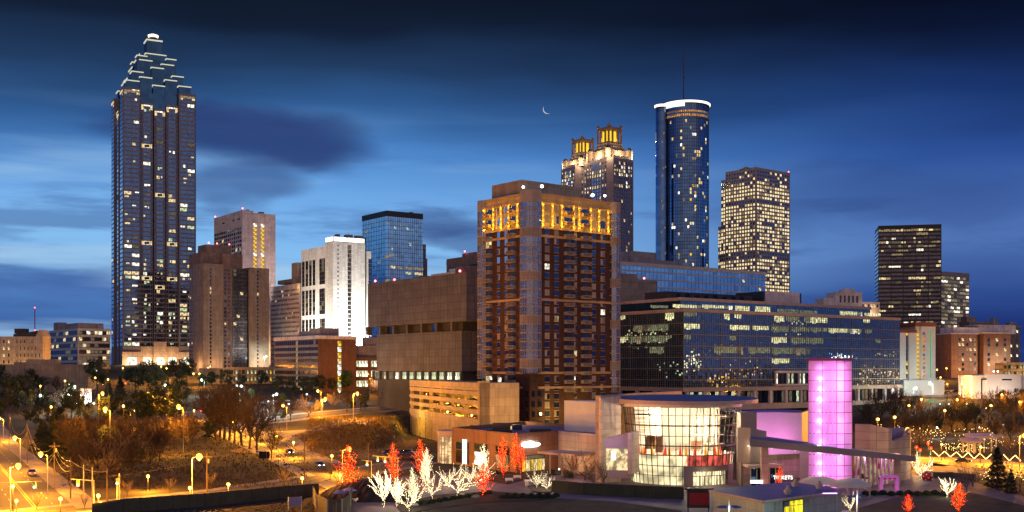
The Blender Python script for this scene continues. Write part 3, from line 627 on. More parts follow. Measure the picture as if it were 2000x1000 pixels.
def bay(cu, cv, r, z0, z1, n=10):
    g = MB(); g.lathe([(r, z0), (r, z1 - 3.4)], n, 0, (cu, cv, 0)); ob = b.part('corner_bay', g, [M['bay_glass']])
    f = MB(); nfl = int((z1 - z0 - 3) / FH)
    for j in range(nfl + 1):
        z = z1 - 3.4 - j * FH; f.lathe([(r, z + .12), (r + .16, z + .12), (r + .16, z - .32), (r, z - .32)], n, 0, (cu, cv, 0))
        f.lathe([(r + .02, z - 2.0), (r + .1, z - 2.0), (r + .1, z - 2.12), (r + .02, z - 2.12)], n, 0, (cu, cv, 0))
        if j % 5 == 3: f.lathe([(r + .05, z - FH), (r + .05, z - .3)], n, 1, (cu, cv, 0))
    f.lathe([(r + .15, z1 - 3.4), (r + .15, z1 + .4), (r - .3, z1 + .4), (.01, z1 + .3)], n, 0, (cu, cv, 0))
    for k in range(n * 2):
        a = math.pi * k / n; rr = r * (1 if k % 2 == 0 else math.cos(math.pi / n)) + .04; x, y = cu + rr * math.cos(a), cv + rr * math.sin(a)
        f.box(x - .07, x + .07, y - .07, y + .07, z0, z1 - 3.4)
    f.build('bay_frame', [M['precast'], M['blind']], ob)
bay(1.9, 1.9, 3.7, zz(728), H + .5, 12); bay(Rw - 2.4, .9, 2.6, zz(770), H - .2); bay(.9, Lw - 2.2, 2.4, zz(740), H - .2)
mb = MB(); mb.box(2, 30, 7, 24, H - .2, zz(350) + 1.0); b.part('penthouse', mb, [M['tan_concrete']])
mb = MB(); mb.box(-.6, 3.2, -.6, 3.2, 0, zz(728)); b.part('corner_wall', mb, [M['tower_brick']])
nfl = 19
cols = [('L', b.vX(976.5), b.vX(971.5)), ('L', b.vX(991.5), b.vX(986)), ('R', b.uX(1064), b.uX(1073)), ('R', b.uX(1082.5), b.uX(1091)), ('R', b.uX(1121.5), b.uX(1126.5)), ('R', b.uX(1156), b.uX(1163.5)), ('R', b.uX(1173), b.uX(1181.5))]
bal = [('L', b.vX(962), b.vX(947.5)), ('L', b.vX(1008.5), b.vX(994)), ('R', b.uX(1101), b.uX(1118.5)), ('R', b.uX(1134), b.uX(1151))]
wpick = pk(('win_dark', 10), ('curtain_cloth', 4), ('blind', 4), ('lit_warm', .55), ('lit_dim', .6), ('lit_bright', .4))
def tall_window(face, s0, s1, z0, z1, m, off=0):
    b.win(face, s0, (s0 + s1) / 2 - .06, z0, z1, m if rnd.random() < .8 else 'curtain_cloth', off, .06); b.win(face, (s0 + s1) / 2 + .06, s1, z0, z1, m if rnd.random() < .75 else 'win_dark', off, .06)
frame = MB()
for j in range(-1, 25):
    z = zg0 - (j + .0) * FH - FH + .55 if j >= 0 else 0
    if j < 0: continue
    for (f, s0, s1) in cols:
        lo = z > zz(728)
        if z < 3: continue
        m_ = 'win_blue' if (f == 'L' and j < 4) else wpick()
        tall_window(f, s0, s1, z, z + 1.9, m_)
        if f == 'R': frame.box(s0 - .12, s1 + .12, -.14, 0, z - .16, z); frame.box(s0 - .1, s1 + .1, -.1, 0, z + 1.9, z + 2.08)
        else: frame.box(-.14, 0, s0 - .12, s1 + .12, z - .16, z); frame.box(-.1, 0, s0 - .1, s1 + .1, z + 1.9, z + 2.08)
b.part('window_sill', frame, [M['precast']])
def mk_bal(wd):
    q = MB(); q.box(0, wd, -1.5, -.02, -.22, 0)
    for x in (0, wd - .07): q.box(x, x + .07, -1.5, -.02, 0, 1.05)
    q.box(0, wd, -1.5, -1.43, .95, 1.07)
    n = int(wd / .22)
    for k in range(n): x = .05 + k * wd / n; q.box(x, x + .07, -1.48, -1.44, 0, .95)
    return q
balm = {}
door_i = []
for (f, s0, s1) in bal:
    wd = round(s1 - s0, 2)
    me = mk_bal(wd).mesh('balcony', [M['precast']])
    for j in range(21):
        z = zg0 - (j + 1) * FH + .1 + (0)
        if z < zz(770): continue
        if f == 'R': o = link('balcony', me, b.root, (s0, 0, z)); 
        else: o = link('balcony', me, b.root, (0, s1, z), -math.pi / 2)
        dk = pk(('win_brown', 9), ('win_dark', 3), ('lit_dim', .4), ('lit_warm', .2))()
        b.win(f, s0 + .5, s1 - .6, z + .02, z + 2.4, dk, 0, .05)
# gold floors: windows, balconies and up-lit pilasters
for k in range(2):
    z = zp - (k + 1) * 3.7 + .3
    for (f, s0, s1) in cols: tall_window(f, s0, s1, z + .2, z + 2.7, 'win_blue' if f == 'L' else pk(('win_dark', 3), ('blind', 2), ('curtain_cloth', 1))())
    for (f, s0, s1) in bal:
        b.win(f, s0 + .4, s1 - .5, z, z + 2.6, 'win_dark', 0, .05)
        me = mk_bal(round(s1 - s0, 2) * .8).mesh('balcony', [M['belt_stone']])
        link('balcony', me, b.root, (s0 + .2, 0, z) if f == 'R' else (0, s1 - .2, z), 0 if f == 'R' else -math.pi / 2)
for (f, Xs) in (('R', (1059, 1078, 1096, 1119, 1130, 1152.5, 1168.5, 1186.5)), ('L', (948.3, 965, 980, 995, 1012.5))):
    for X_ in Xs:
        s = b.uX(X_) if f == 'R' else b.vX(X_); q = MB()
        if f == 'R': q.box(s - .55, s + .55, -.45, 0, zg0 + .4, zp - .3)
        else: q.box(-.45, 0, s - .55, s + .55, zg0 + .4, zp - .3)
        pil = b.part('pilaster', q, [M['gold_stone']])
        for (zq, pw) in ((zg0 + .8, 105), (zg0 + 2.2, 60), (zg0 + 4.0, 48), (zg0 + 5.8, 48), (zp - .9, 75)):
            lamp('POINT', (s, -.86, zq) if f == 'R' else (-.86, s, zq), pw, (1, .53, .03), b.root, .12, 'pilaster_uplight')
for u in (9, 19, 30): lamp('POINT', (u, -3.2, zg0 + 3), 190, (1, .56, .06), b.root, .4, 'gold_fill')  # added fill lamps off the facade, to brighten the gold band
for v in (8, 20): lamp('POINT', (-3.2, v, zg0 + 3), 190, (1, .56, .06), b.root, .4, 'gold_fill')
# lower floors of the corner
for j in range(5):
    z = zz(757) - 3.2 - j * 3.5
    for (s0, s1) in ((3.6, 5.0), (6.2, 8.0)): b.win('R', s0 - 3.2, s1 - 3.2, z, z + 2, 'win_dark', -.6)
    for (s0, s1) in ((.2, 1.8),): b.win('L', s0, s1, z, z + 2, 'win_dark', -.6)
for X_ in (956, 974): b.win('L', b.vX(X_ + 5), b.vX(X_ - 1), zz(757) + 1.2, zz(738), 'lit_bright')
b.finish()
for (u, v, z, pw) in ((-.5, 3, H + 2.4, 1), (5, -.5, H + 2.8, 1.6), (29, -.4, H + 2, 1.2), (35, -.4, H + 2.4, 1)):
    q = MB(); q.tube((u, v, H), (u, v, z - .5), .06); q.ball((u, v, z - .2), .46 * (1.25 if pw > 1.1 else 1), 1, 8, 5); b.part('roof_floodlight', q, [M['dark_metal'], M['flood_glow']])
lamp('POINT', (5, 1.0, H + 2.6), 120, (1, .93, .85), b.root, .3, 'roof_light')
for u in (8, 20): lamp('POINT', (u, -5, 12.5), 2400, (1, .6, .1), b.root, .5, 'street_floodlight')

# --- parking garage with blank end wall
b = Bld('parking_garage', 'open-sided tan parking garage with four amber-lit decks and blank wall', 938, 370, 800, 1014, 748, 16.7, 0)
H = b.H; L_ = b.wl; lev = [b.z(y) for y in (758, 772, 787, 801)]; zt = [(758, 769), (773.5, 786), (789, 800.5), (803.5, 815)]
mb = MB(); mb.box(0, b.wr, 0, 1.2, 0, H); mb.box(b.wr - 1, b.wr, 1.2, 12, 0, H); mb.box(.2, b.wr, 14, L_ - 1, 0, b.z(822)); mb.box(0, 3.2, 0, 3.2, 0, H + .6); mb.box(.1, 1.2, 30, L_ * .62, 0, b.z(822)); b.part('end_wall', mb, [M['garage_concrete']])
mb = MB(); sl = []
zlev = [b.z(y) for y in (755.5, 773, 789, 805, 821)]; zbot = b.z(821)
DK = 3.0; ztop = H
for j in range(5):
    z1 = ztop - j * DK - (.0 if j == 0 else -.1); hgt_ = 2.6 if j == 0 else (1.2 if j < 4 else 2.2)
    mb.box(0, .45, 3.2, L_, z1 - hgt_, z1); mb.box(.45, 12.5, 1.2, L_, z1 - 1.5, z1 - 1.1)
b.part('deck', mb, [M['garage_concrete']])
mb = MB()
for k in range(7): v = 3.4 + k * (L_ - 4.4) / 6; mb.box(.5, 1.7, v, v + 1.6, 3, H - 2)
mb.box(12.5, 13.0, 1.2, L_, 3, H); 
for k in range(7): v = 3.4 + k * (L_ - 4.4) / 6; mb.box(11.2, 12.4, v, v + .8, 3, H - 1.2)
b.part('pillar', mb, [M['gold_stone']])
mb = MB(); pass
for f0, f1 in ((.64, .72), (.73, .81), (.86, .96)): b.part('loading_door', MB().box(-.05, .19, L_ * f0, L_ * f1, 0, 7.4), [M['gold_stone']]); b.part('door_frame', MB().box(-.12, .19, L_ * f1, L_ * f1 + .5, 0, 7.9), [M['dark_metal']])
for j in range(4):
    for k in range(6):
        v = 8 + k * (L_ - 4.4) / 6; z = ztop - j * DK - 1.7
        if k > 3 and rnd.random() < .55: continue
        lamp('POINT', (3.6, v, z - .1 - (1.0 if j == 0 else 0)), 5200 if k < 4 else 2600, (1, .56, .05), b.root, .2, 'deck_light')
b.finish()
lamp('POINT', (-7, L_ * .8, 7), 4200, (1, .6, .06), b.root, .4, 'door_light'); lamp('POINT', (8, -11, 13), 2600, (1, .6, .2), b.root, .5, 'street_floodlight')
GARAGE = b

# --- twin-crowned postmodern towers
def crown_tower(name, label, Xc, D, Xl, Xr, Ytop, sc):
    b = Bld(name, label, Xc, D, Xl, Xr, Ytop, 36, 29)
    H = b.H; w0, w1 = b.wr, b.wl; c = 4.5
    mb = MB(); poly = [(c, 0), (w0, 0), (w0, w1), (0, w1), (0, c)]; mb.prism(poly, 0, H); mb.prism([(2 + c, 2), (w0 - 2, 2), (w0 - 2, w1 - 2), (2, w1 - 2), (2, 2 + c)], H, H + 3); b.part('shaft', mb, [M['violet_granite']])
    cols_n = 8
    for (f, wd) in (('R', w0 - c), ('L', w1 - c)):
        for k in range(cols_n):
            for j in range(44):
                z = H - 3.5 - j * 3.7
                if z < 70: break
                hot = .8 if j in (2, 3, 6) else (.12 if j > 3 else .4)
                s0 = c + .8 + k * (wd - 1.6) / cols_n; m_ = 'win_dark' if rnd.random() > hot else rnd.choice(('lit_warm', 'lit_bright', 'lit_warm', 'lit_dim'))
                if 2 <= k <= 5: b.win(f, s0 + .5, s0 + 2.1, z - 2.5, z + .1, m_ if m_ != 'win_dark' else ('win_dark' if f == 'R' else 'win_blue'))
                else: b.win(f, s0 + .6, s0 + 1.7, z - 2.0, z, m_)
    cu, cv = w0 / 2 + 1, w1 / 2 + 1; s = sc
    mb = MB(); mb.box(cu - 13 * s, cu + 13 * s, cv - 13 * s, cv + 13 * s, H, H + 9 * s)
    for (du, dv) in ((-1, -1), (1, -1), (-1, 1), (1, 1)): mb.lathe([(3.6 * s, H), (3.6 * s, H + 9.5 * s), (3.2 * s, H + 10 * s), (0.01, H + 10 * s)], 12, 0, (cu + du * 13.5 * s, cv + dv * 13.5 * s, 0))
    mb.box(cu - 10.5 * s, cu + 10.5 * s, cv - 10.5 * s, cv + 10.5 * s, H + 9 * s, H + 13 * s); mb.box(cu - 9 * s, cu + 9 * s, cv - 9 * s, cv + 9 * s, H + 13 * s, H + 16.5 * s)
    b.part('shoulder', mb, [M['granite_base']])
    mb = MB()
    for (du, dv) in ((-1, -1), (1, -1), (-1, 1), (1, 1)): mb.ball((cu + du * 13.5 * s, cv + dv * 13.5 * s, H + 10.3 * s), 2.5 * s, 0, 10, 6)
    b.part('dome', mb, [M['lead']])
    mb = MB(); z0, z1 = H + 16.5 * s, H + 29 * s
    mb.box(cu - 8.6 * s, cu + 8.6 * s, cv - 8.6 * s, cv + 8.6 * s, z0, z0 + 1.6 * s); mb.box(cu - 8.8 * s, cu + 8.8 * s, cv - 8.8 * s, cv + 8.8 * s, z1, z1 + 2.6 * s); mb.box(cu - 8 * s, cu + 8 * s, cv - 8 * s, cv + 8 * s, z1 + 2.6 * s, z1 + 3.6 * s)
    for du in (-8, -3.0, 3.0, 8):
        for dv in (-8, 8):
            mb.box(cu + (du - .75) * s, cu + (du + .75) * s, cv + (dv - .75) * s, cv + (dv + .75) * s, z0 + 1.6 * s, z1)
            if abs(du) < 8: mb.box(cu + (dv - .75) * s, cu + (dv + .75) * s, cv + (du - .75) * s, cv + (du + .75) * s, z0 + 1.6 * s, z1)
    for (du, dv) in ((-8, -8), (8, -8), (-8, 8), (8, 8)): mb.box(cu + (du - 1) * s, cu + (du + 1) * s, cv + (dv - 1) * s, cv + (dv + 1) * s, z1 + 3.6 * s, z1 + 6 * s)
    mb.ball((cu, cv, z1 + 5.5 * s), 2.0 * s, 0, 10, 6); mb.tube((cu, cv, z1 + 7 * s), (cu, cv, z1 + 13 * s), .12)
    b.part('lantern_frame', mb, [M['bronze']])
    mb = MB(); mb.box(cu - 6.2 * s, cu + 6.2 * s, cv - 6.2 * s, cv + 6.2 * s, z0 + 1.6 * s, z1); ln = b.part('lantern', mb, [M['bronze']])
    mb = MB()
    for d_ in (0, ): 
        mb.box(cu - 5.6 * s, cu + 5.6 * s, cv - 6.5 * s, cv - 6.21 * s, z0 + 2 * s, z1 - .4 * s); mb.box(cu - 6.5 * s, cu - 6.21 * s, cv - 5.6 * s, cv + 5.6 * s, z0 + 2 * s, z1 - .4 * s)
    b.part('lantern_pane', mb, [M['lantern_yellow']], ln)
    b.finish()
    for (du, dv) in ((-1, -1), (1, -1), (-1, 1)):
        lamp('POINT', (cu + du * 19 * s, cv + dv * 19 * s, H + 3.6), 11000, (1, .72, .36), b.root, .5, 'crown_floodlight')
    for (du, dv) in ((0, -1), (-1, 0)): lamp('POINT', (cu + du * 17 * s, cv + dv * 17 * s, H + 3.6), 6500, (1, .70, .34), b.root, .5, 'crown_floodlight')
    for (du, dv) in ((-1, -1), (1, -1), (-1, 1), (0, -1.1), (-1.1, 0)): lamp('POINT', (cu + du * 7.6 * s, cv + dv * 7.6 * s, z0 + 2.6 * s), 900, (1, .66, .2), b.root, .3, 'lantern_light')
    return b
crown_tower('twin_crown_tower', 'granite tower with golden lantern crown, the nearer and taller of the pair', 1191, 1100, 1144, 1237, 306, 1.0)
crown_tower('twin_crown_tower', 'granite tower with golden lantern crown, the lower one half hidden behind its twin', 1128, 1170, 1096, 1180, 324, .95)

# --- round dark glass hotel tower
D = 1050; cx = (1340 - 1000) * D / F; zt = CZ + (HY - 203) * D / F - 29
t = thing('round_tower', 'round dark blue glass tower with glowing white crown ring and mast', 'building', (cx, D, 29))
mb = MB(); mb.lathe([(20.6, 0), (20.6, zt - 4)], 60); mb.build('glass_wall', M['curtain_navy'], t)
mb = MB()
for k in range(60): a = 2 * math.pi * k / 60; x, y = 20.65 * math.cos(a), 20.65 * math.sin(a); mb.box(x - .1, x + .1, y - .1, y + .1, 0, zt - 4)
for j in range(1, 64): z = zt - 8 - j * 3.1; mb.lathe([(20.62, z), (20.72, z), (20.72, z - .3), (20.62, z - .3)], 60)
mb.build('mullion_grid', M['dark_metal'], t)
sx, sy = -23.2, -6
mb = MB(); mb.lathe([(5.6, 0), (5.6, zt - 6)], 24, 0, (sx, sy, 0)); mb.box(sx, sx + 12, sy - 2, sy + 4, 0, zt - 8); mb.build('lift_shaft', M['curtain_navy'], t)
mb = MB(); mb.lathe([(20.4, zt - 4), (21.4, zt - 3.6), (21.4, zt - 2), (20, zt - 2), (.01, zt - 1.9)], 60, 0); mb.lathe([(5.4, zt - 6), (6.2, zt - 5), (6.2, zt - 4.2), (.01, zt - 4.1)], 24, 0, (sx, sy, 0)); mb.build('crown', M['dark_metal'], t)
mb = MB(); mb.lathe([(21.45, zt - 3.2), (22.2, zt - 2.6), (22.2, zt - 1.4), (21.0, zt - 1.1), (20.4, zt - 1.9)], 60, 0); mb.lathe([(6.25, zt - 5), (6.8, zt - 4.6), (6.8, zt - 3), (5.8, zt - 2.6), (5.6, zt - 4.0)], 24, 0, (sx, sy, 0))
mb.lathe([(21.6, zt - 6.6), (22.3, zt - 6.4), (22.3, zt - 3.0), (21.6, zt - 2.9)], 16, 0, (0, 0, 0), R(200), R(258)); mb.build('crown_light', M['crown_white'], t)
mb = MB(); mb.lathe([(20.9, zt - 15.5), (20.9, zt - 10)], 60, 0, (0, 0, 0), R(195), R(338)); mb.build('restaurant_window', M['lit_amber'], t)
mb = MB()
for k in range(30): a = R(195 + 143 * k / 30); x, y = 21 * math.cos(a), 21 * math.sin(a); mb.box(x - .3, x + .3, y - .3, y + .3, zt - 16, zt - 9.6)
mb.lathe([(21.05, zt - 13.4), (21.05, zt - 11.6)], 60, 0, (0, 0, 0), R(205), R(330)); mb.build('restaurant_frame', M['curtain_navy'], t)
rr = random.Random(5); cnt = 0; seen = set()
while cnt < 84:
    k = rr.randrange(36, 56); j = rr.randrange(0, 50)
    if (k, j) in seen: continue
    seen.add((k, j)); a0 = 2 * math.pi * k / 60; a1 = 2 * math.pi * (k + 1) / 60; z = zt - 21 - j * 3.1
    q = MB(); q.lathe([(20.62, 0), (20.8, 0), (20.8, 2.4), (20.62, 2.4), (20.62, 0)], 1, 0, (0, 0, 0), a0 + .015, a1 - .015); q.build('window', M[rr.choice(('lit_warm', 'lit_warm', 'lit_bright', 'lit_dim', 'lit_yellow'))], t, (0, 0, z)); cnt += 1
for j in range(14):
    q = MB(); a = R(rr.uniform(250, 300)); q.box(-.5, .5, -.1, .1, 0, 1.8); z = zt - 20 - rr.random() * 140
    q.build('window', M['lit_dim'], t, (sx + 5.7 * math.cos(a), sy + 5.7 * math.sin(a), z), a + math.pi / 2)
h = CZ + (HY - 95) * D / F - 29
mb = MB(); ax = (1335 - 1340) * D / F
mb.tube((ax, 0, zt - 2), (ax, 0, zt + 30), .62, .42, 8); mb.tube((ax, 0, zt + 30), (ax, 0, h), .32, .14, 6)
for k in range(5): z = zt + 33 + k * 2.6; mb.box(ax - 1.3, ax - .1, -.15, .15, z, z + .9)
mb.box(ax + .2, ax + 1.4, -.2, .2, zt + 24, zt + 25.4)
for dx_ in (-6, 4, -10): mb.tube((ax + dx_, 2, zt - 2), (ax + dx_, 2, zt + 7), .1)
mb.build('mast', M['dark_metal'], t)

# --- stepped pink granite tower full of lit windows
b = Bld('stepped_office_tower', 'pinkish stone tower with stepped side and hundreds of lit square windows', 1477, 1150, 1417, 1543, 326, 40, 29)
H = b.H; mb = MB(); v1 = b.wl; v2 = b.vX(1405); v3 = b.vX(1395.5); z2 = b.z(352, 0, v2); z3 = b.z(442, 0, v3)
mb.box(0, b.wr, 0, v1, 0, H); mb.box(3, b.wr - 2, v1, v2, 0, z2); mb.box(6, b.wr - 4, v2, v3, 0, z3); b.part('wall', mb, [M['pink_granite']])
rows = 40; fh = 5.05 * .74; rowp = [rnd.choice((.7, .8, .92, .95, .95, .9)) for _ in range(rows)]
for j in (0, 1, 2, 3): rowp[j] = (.2, .35, .2, .55)[j]
for j in (8, 22, 23): rowp[j] = .12
def gp(j): return 'win_dark' if rnd.random() > rowp[j] else rnd.choice(('lit_pane', 'lit_pane', 'lit_pane', 'lit_warm', 'lit_dim'))
emis('lit_pane', s2l((255, 232, 178)), 1.15)
for j in range(rows):
    z1 = H - 3 - j * fh
    if z1 < 20: break
    n = 11; 
    for k in range(n): b.win('L', 1 + k * (v1 - 1) / n + .7, 1 + (k + 1) * (v1 - 1) / n - .9, z1 - 2.1, z1, gp(j))
    if z1 < z2 - 1:
        for k in range(3): b.win('L', v1 + .6 + k * (v2 - v1) / 3, v1 + (k + 1) * (v2 - v1) / 3 - .4, z1 - 2.4, z1, gp(j), 3)
    if z1 < z3 - 1:
        for k in range(3): b.win('L', v2 + .6 + k * (v3 - v2) / 3, v2 + (k + 1) * (v3 - v2) / 3 - .4, z1 - 2.4, z1, gp(j), 6)
    for k in range(13): b.win('R', 1 + k * (b.wr - 2) / 13 + .6, 1 + (k + 1) * (b.wr - 2) / 13 - .8, z1 - 2.1, z1, gp(j))
b.finish(); roof_kit(b, 8, 9); beacon(b, b.wr - 1, 1, H)
mb = MB(); mb.tube((8, 20, H), (8, 20, H + 7), .12); mb.tube((14, 12, H), (14, 12, H + 6), .1); mb.box(6, 20, 14, 26, H, H + 2); b.part('roof_house', mb, [M['dark_metal']])

# --- blue banded office behind the glass office, its roof house and the tan block before it
b = Bld('banded_glass_office', 'long blue glass office with thin white floor bands', 1205, 640, None, 1495, 510, 35.5, 11)
H = b.H; mb = MB(); mb.box(0, b.wr, 0, 30, 0, H - 1.5); b.part('glass_wall', mb, [M['curtain_blue']])
mb = MB()
for j in range(8): z = H - j * 4.4; mb.box(-.3, b.wr + .2, -.4, 30.2 if j == 0 else 0, z - (2.2 if j == 0 else .7), z + .02)
b.part('band', mb, [M['white_band']])
mb = MB()
for k in range(40): u = b.wr * k / 40; mb.box(u - .07, u + .07, -.08, 0, 0, H - 2)
b.part('mullion', mb, [M['dark_metal']])
for (X_, j) in ((1482, 2), (1484, 4), (1450, 1), (1300, 6)): u = b.uX(X_); b.win('R', u, u + 2, H - j * 4.4 - 3, H - j * 4.4 - 1.4, 'lit_warm')
mb = MB(); mb.box(3, 14, 6, 22, H, H + 3.6); mb.box(14.2, b.uX(1292), 4, 22, H, H + 7); mb.box(b.uX(1293), b.uX(1345), 5, 20, H, H + 3); b.part('roof_house', mb, [M['grey_concrete']]); b.finish()
b = Bld('tan_block', 'plain tan block with a red roof light in front of the blue banded office', 1200, 590, None, 1283, 545, 30, 8)
mb = MB(); mb.box(0, b.wr, 0, 16, 0, b.H); mb.box(0, b.wr * .62, 3, 15, b.H, b.H + 3.5); mb.box(-.2, b.wr + .2, -.2, 0, b.H - 1.2, b.H + .2); b.part('wall', mb, [M['tan_concrete']]); beacon(b, b.wr * .75, 2, b.H)

# --- big glass office
emis('cool_glint', (.35, .6, 1), 1.6)
b = Bld('glass_office', 'wide mirrored glass office with pink mullion grid and patchy lit floors', 1335, 500, None, 1757, 604, 35.8, 3)
OB = b; H = b.H; zg = b.z(757); zs = b.z(580); Lw = 62.0; Rw = b.wr; Z = b.z
us0, us1, vs1 = 6.0, b.uX(1725), Lw + 20
mb = MB(); mb.box(0, Rw, 0, Lw, zg, H - .3); b.part('glass_wall', mb, [M['office_glass']])
mb = MB(); mb.box(us0, us1, 8, Lw + 8, H - .3, zs - .3); b.part('upper_glass_wall', mb, [M['office_glass']])
mb = MB(); zs2 = H + 5.2
mb.box(-.4, Rw + .4, -.4, Lw, H - 1.0, H + .4); mb.box(us0 - .5, us1 + .5, 7.5, Lw + 8.5, zs2 - .7, zs2 + .7); b.part('parapet', mb, [M['trim_pink']])
mb = MB()
nv = int(Rw / 1.45)
for k in range(nv + 1):
    u = Rw * k / nv; w_ = .16 if k % 8 == 0 else .065; mb.box(u - w_, u + w_, -.1 - w_, 0, zg, H - 1)
for k in range(int(Lw / 1.45) + 1):
    v = k * 1.45; w_ = .16 if k % 8 == 0 else .065; mb.box(-.1 - w_, 0, v - w_, v + w_, zg, H - 1)
FHo = 5.02; nh = int((H - zg) / (FHo / 5))
for k in range(nh):
    z = H - 1 - k * FHo / 5; w_ = .26 if k % 5 == 0 else .045; mb.box(0, Rw, -.09 - w_, 0, z - w_, z + w_); mb.box(-.09 - w_, 0, 0, Lw, z - w_, z + w_)
for k in range(int((us1 - us0) / 1.45)): u = us0 + k * 1.45; mb.box(u - .06, u + .06, 7.85, 8, H, zs2 - .7)
for k in range(4): z = H + .6 + k * 1.1; mb.box(us0, us1, 7.86, 8, z - .05, z + .05)
b.part('mullion_grid', mb, [M['mullion']])
class Ragged:
    def __init__(s, bb): s.bb = bb; s.q = random.Random(8)
    def win(s, f, s0, s1, z0, z1, m, off, p):
        n = max(1, round((s1 - s0) / 1.45)); cw = (s1 - s0) / n; alt = {'office_lit': ('office_lit', 'office_lit', 'office_lit', 'office_faint', 'lit_bright'), 'office_faint': ('office_faint', 'office_faint', 'office_faint', 'lit_faint', 'lit_dim')}[m]; lo = 0; k = 0
        while k < n:
            ln = s.q.choice((1, 1, 2, 2, 3, 4)); mm = s.q.choice(alt); lo = s.q.choice((0, 0, 0, .3, .5)) * (z1 - z0) * .6
            for j in range(k, min(n, k + ln)):
                if mm: s.bb.win(f, s0 + j * cw + .1, s0 + (j + 1) * cw - .1, z0 + lo, z1, mm, off, p)
            k += ln
def lit(x0, x1, y0, y1, m, up=False):
    b = Ragged(OB)
    uX = OB.uX
    X0, X1, Ya, Yb = 1200 + x0 / 2.9414, 1200 + x1 / 2.9414, 480 + y0 / 2.9414, 480 + y1 / 2.9414
    if up: u0, u1 = OB.uXo(X0, 8), OB.uXo(X1, 8); zt_ = CZ + (HY - Ya) * (500 + u0 * OB.sa + 8 * OB.ca) / F - OB.zb; zt_ = min(zt_, zs2 - .9); b.win('R', u0, u1, max(H + .5, zt_ - (Yb - Ya) * .24), zt_, m, 8, .03)
    elif X0 >= 1335: u0, u1 = OB.uX(X0), OB.uX(X1); um = (u0 + u1) / 2; zt_ = Z(Ya, um); fl = math.floor((H - 1 - zt_) / FHo + .35); zt_ = H - 1 - fl * FHo; b.win('R', u0, u1, zt_ - min((Yb - Ya) * .26, FHo * .72), zt_ - .25, m, 0, .03)
    else: u0, u1 = OB.vX(X1), OB.vX(X0); um = (u0 + u1) / 2; zt_ = Z(Ya, 0, um); fl = math.floor((H - 1 - zt_) / FHo + .35); zt_ = H - 1 - fl * FHo; b.win('L', u0, u1, zt_ - min((Yb - Ya) * .26, FHo * .72), zt_ - .25, m, 0, .03)
for q in ((335, 500, 335, 355), (505, 680, 338, 360), (693, 778, 345, 385), (808, 895, 348, 388), (1295, 1425, 375, 402), (1437, 1530, 385, 405)): lit(*q, 'office_lit', True)
for q in ((205, 310, 340, 362), (935, 1060, 362, 396), (1065, 1165, 370, 400)): lit(*q, 'office_faint', True)
for q in ((30, 62, 425, 450), (290, 345, 395, 442), (630, 662, 410, 445), (690, 730, 405, 430), (918, 975, 418, 455), (1125, 1225, 425, 462), (400, 490, 468, 500), (663, 775, 472, 502), (793, 888, 475, 502), (1230, 1420, 490, 520), (903, 990, 545, 582), (905, 1005, 680, 712), (30, 65, 535, 570), (1430, 1470, 440, 462)): lit(*q, 'office_lit')
for q in ((400, 475, 405, 430), (985, 1062, 420, 450), (1090, 1122, 425, 460), (110, 310, 460, 500), (903, 1000, 485, 520), (1015, 1120, 490, 520), (1128, 1222, 492, 520), (1440, 1480, 495, 520), (1015, 1120, 548, 587), (1125, 1200, 550, 587), (80, 300, 530, 575), (200, 285, 600, 640), (570, 740, 600, 640), (770, 895, 602, 640), (905, 1125, 600, 645), (400, 440, 540, 565), (300, 330, 545, 565), (1500, 1530, 570, 590), (660, 700, 545, 570)): lit(*q, 'office_faint')
# reflected sparkles in the mirrored glass, put in as small glowing panes
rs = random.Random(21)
for (x0, x1, y0, y1, n, ms) in ((60, 310, 450, 600, 90, ('lit_green', 'office_lit', 'lit_faint')), (402, 500, 600, 720, 46, ('lit_bright', 'lit_green', 'office_lit')), (540, 660, 720, 812, 34, ('lit_yellow', 'lit_amber', 'lit_bright')), (660, 860, 650, 800, 26, ('lit_warm', 'lit_amber', 'lit_faint')), (905, 1115, 400, 520, 40, ('lit_faint', 'office_lit', 'office_faint')), (1240, 1390, 612, 655, 34, ('strip_white', 'cool_glint')), (1500, 1638, 600, 640, 30, ('lit_green', 'lit_faint')), (1400, 1638, 660, 800, 90, ('lit_amber', 'lit_yellow', 'lit_bright', 'lit_warm')), (240, 390, 640, 780, 18, ('lit_faint', 'lit_green')), (420, 900, 520, 700, 30, ('lit_faint', 'office_faint'))):
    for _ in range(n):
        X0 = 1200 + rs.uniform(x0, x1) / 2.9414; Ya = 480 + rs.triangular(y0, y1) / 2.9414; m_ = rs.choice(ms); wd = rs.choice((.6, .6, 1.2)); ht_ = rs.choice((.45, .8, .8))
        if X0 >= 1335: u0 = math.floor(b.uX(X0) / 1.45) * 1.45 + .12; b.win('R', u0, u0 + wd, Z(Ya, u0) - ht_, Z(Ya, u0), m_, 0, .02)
        else: u0 = math.floor(b.vX(X0) / 1.45) * 1.45 + .12; b.win('L', u0, u0 + wd, Z(Ya, 0, u0) - ht_, Z(Ya, 0, u0), m_, 0, .02)
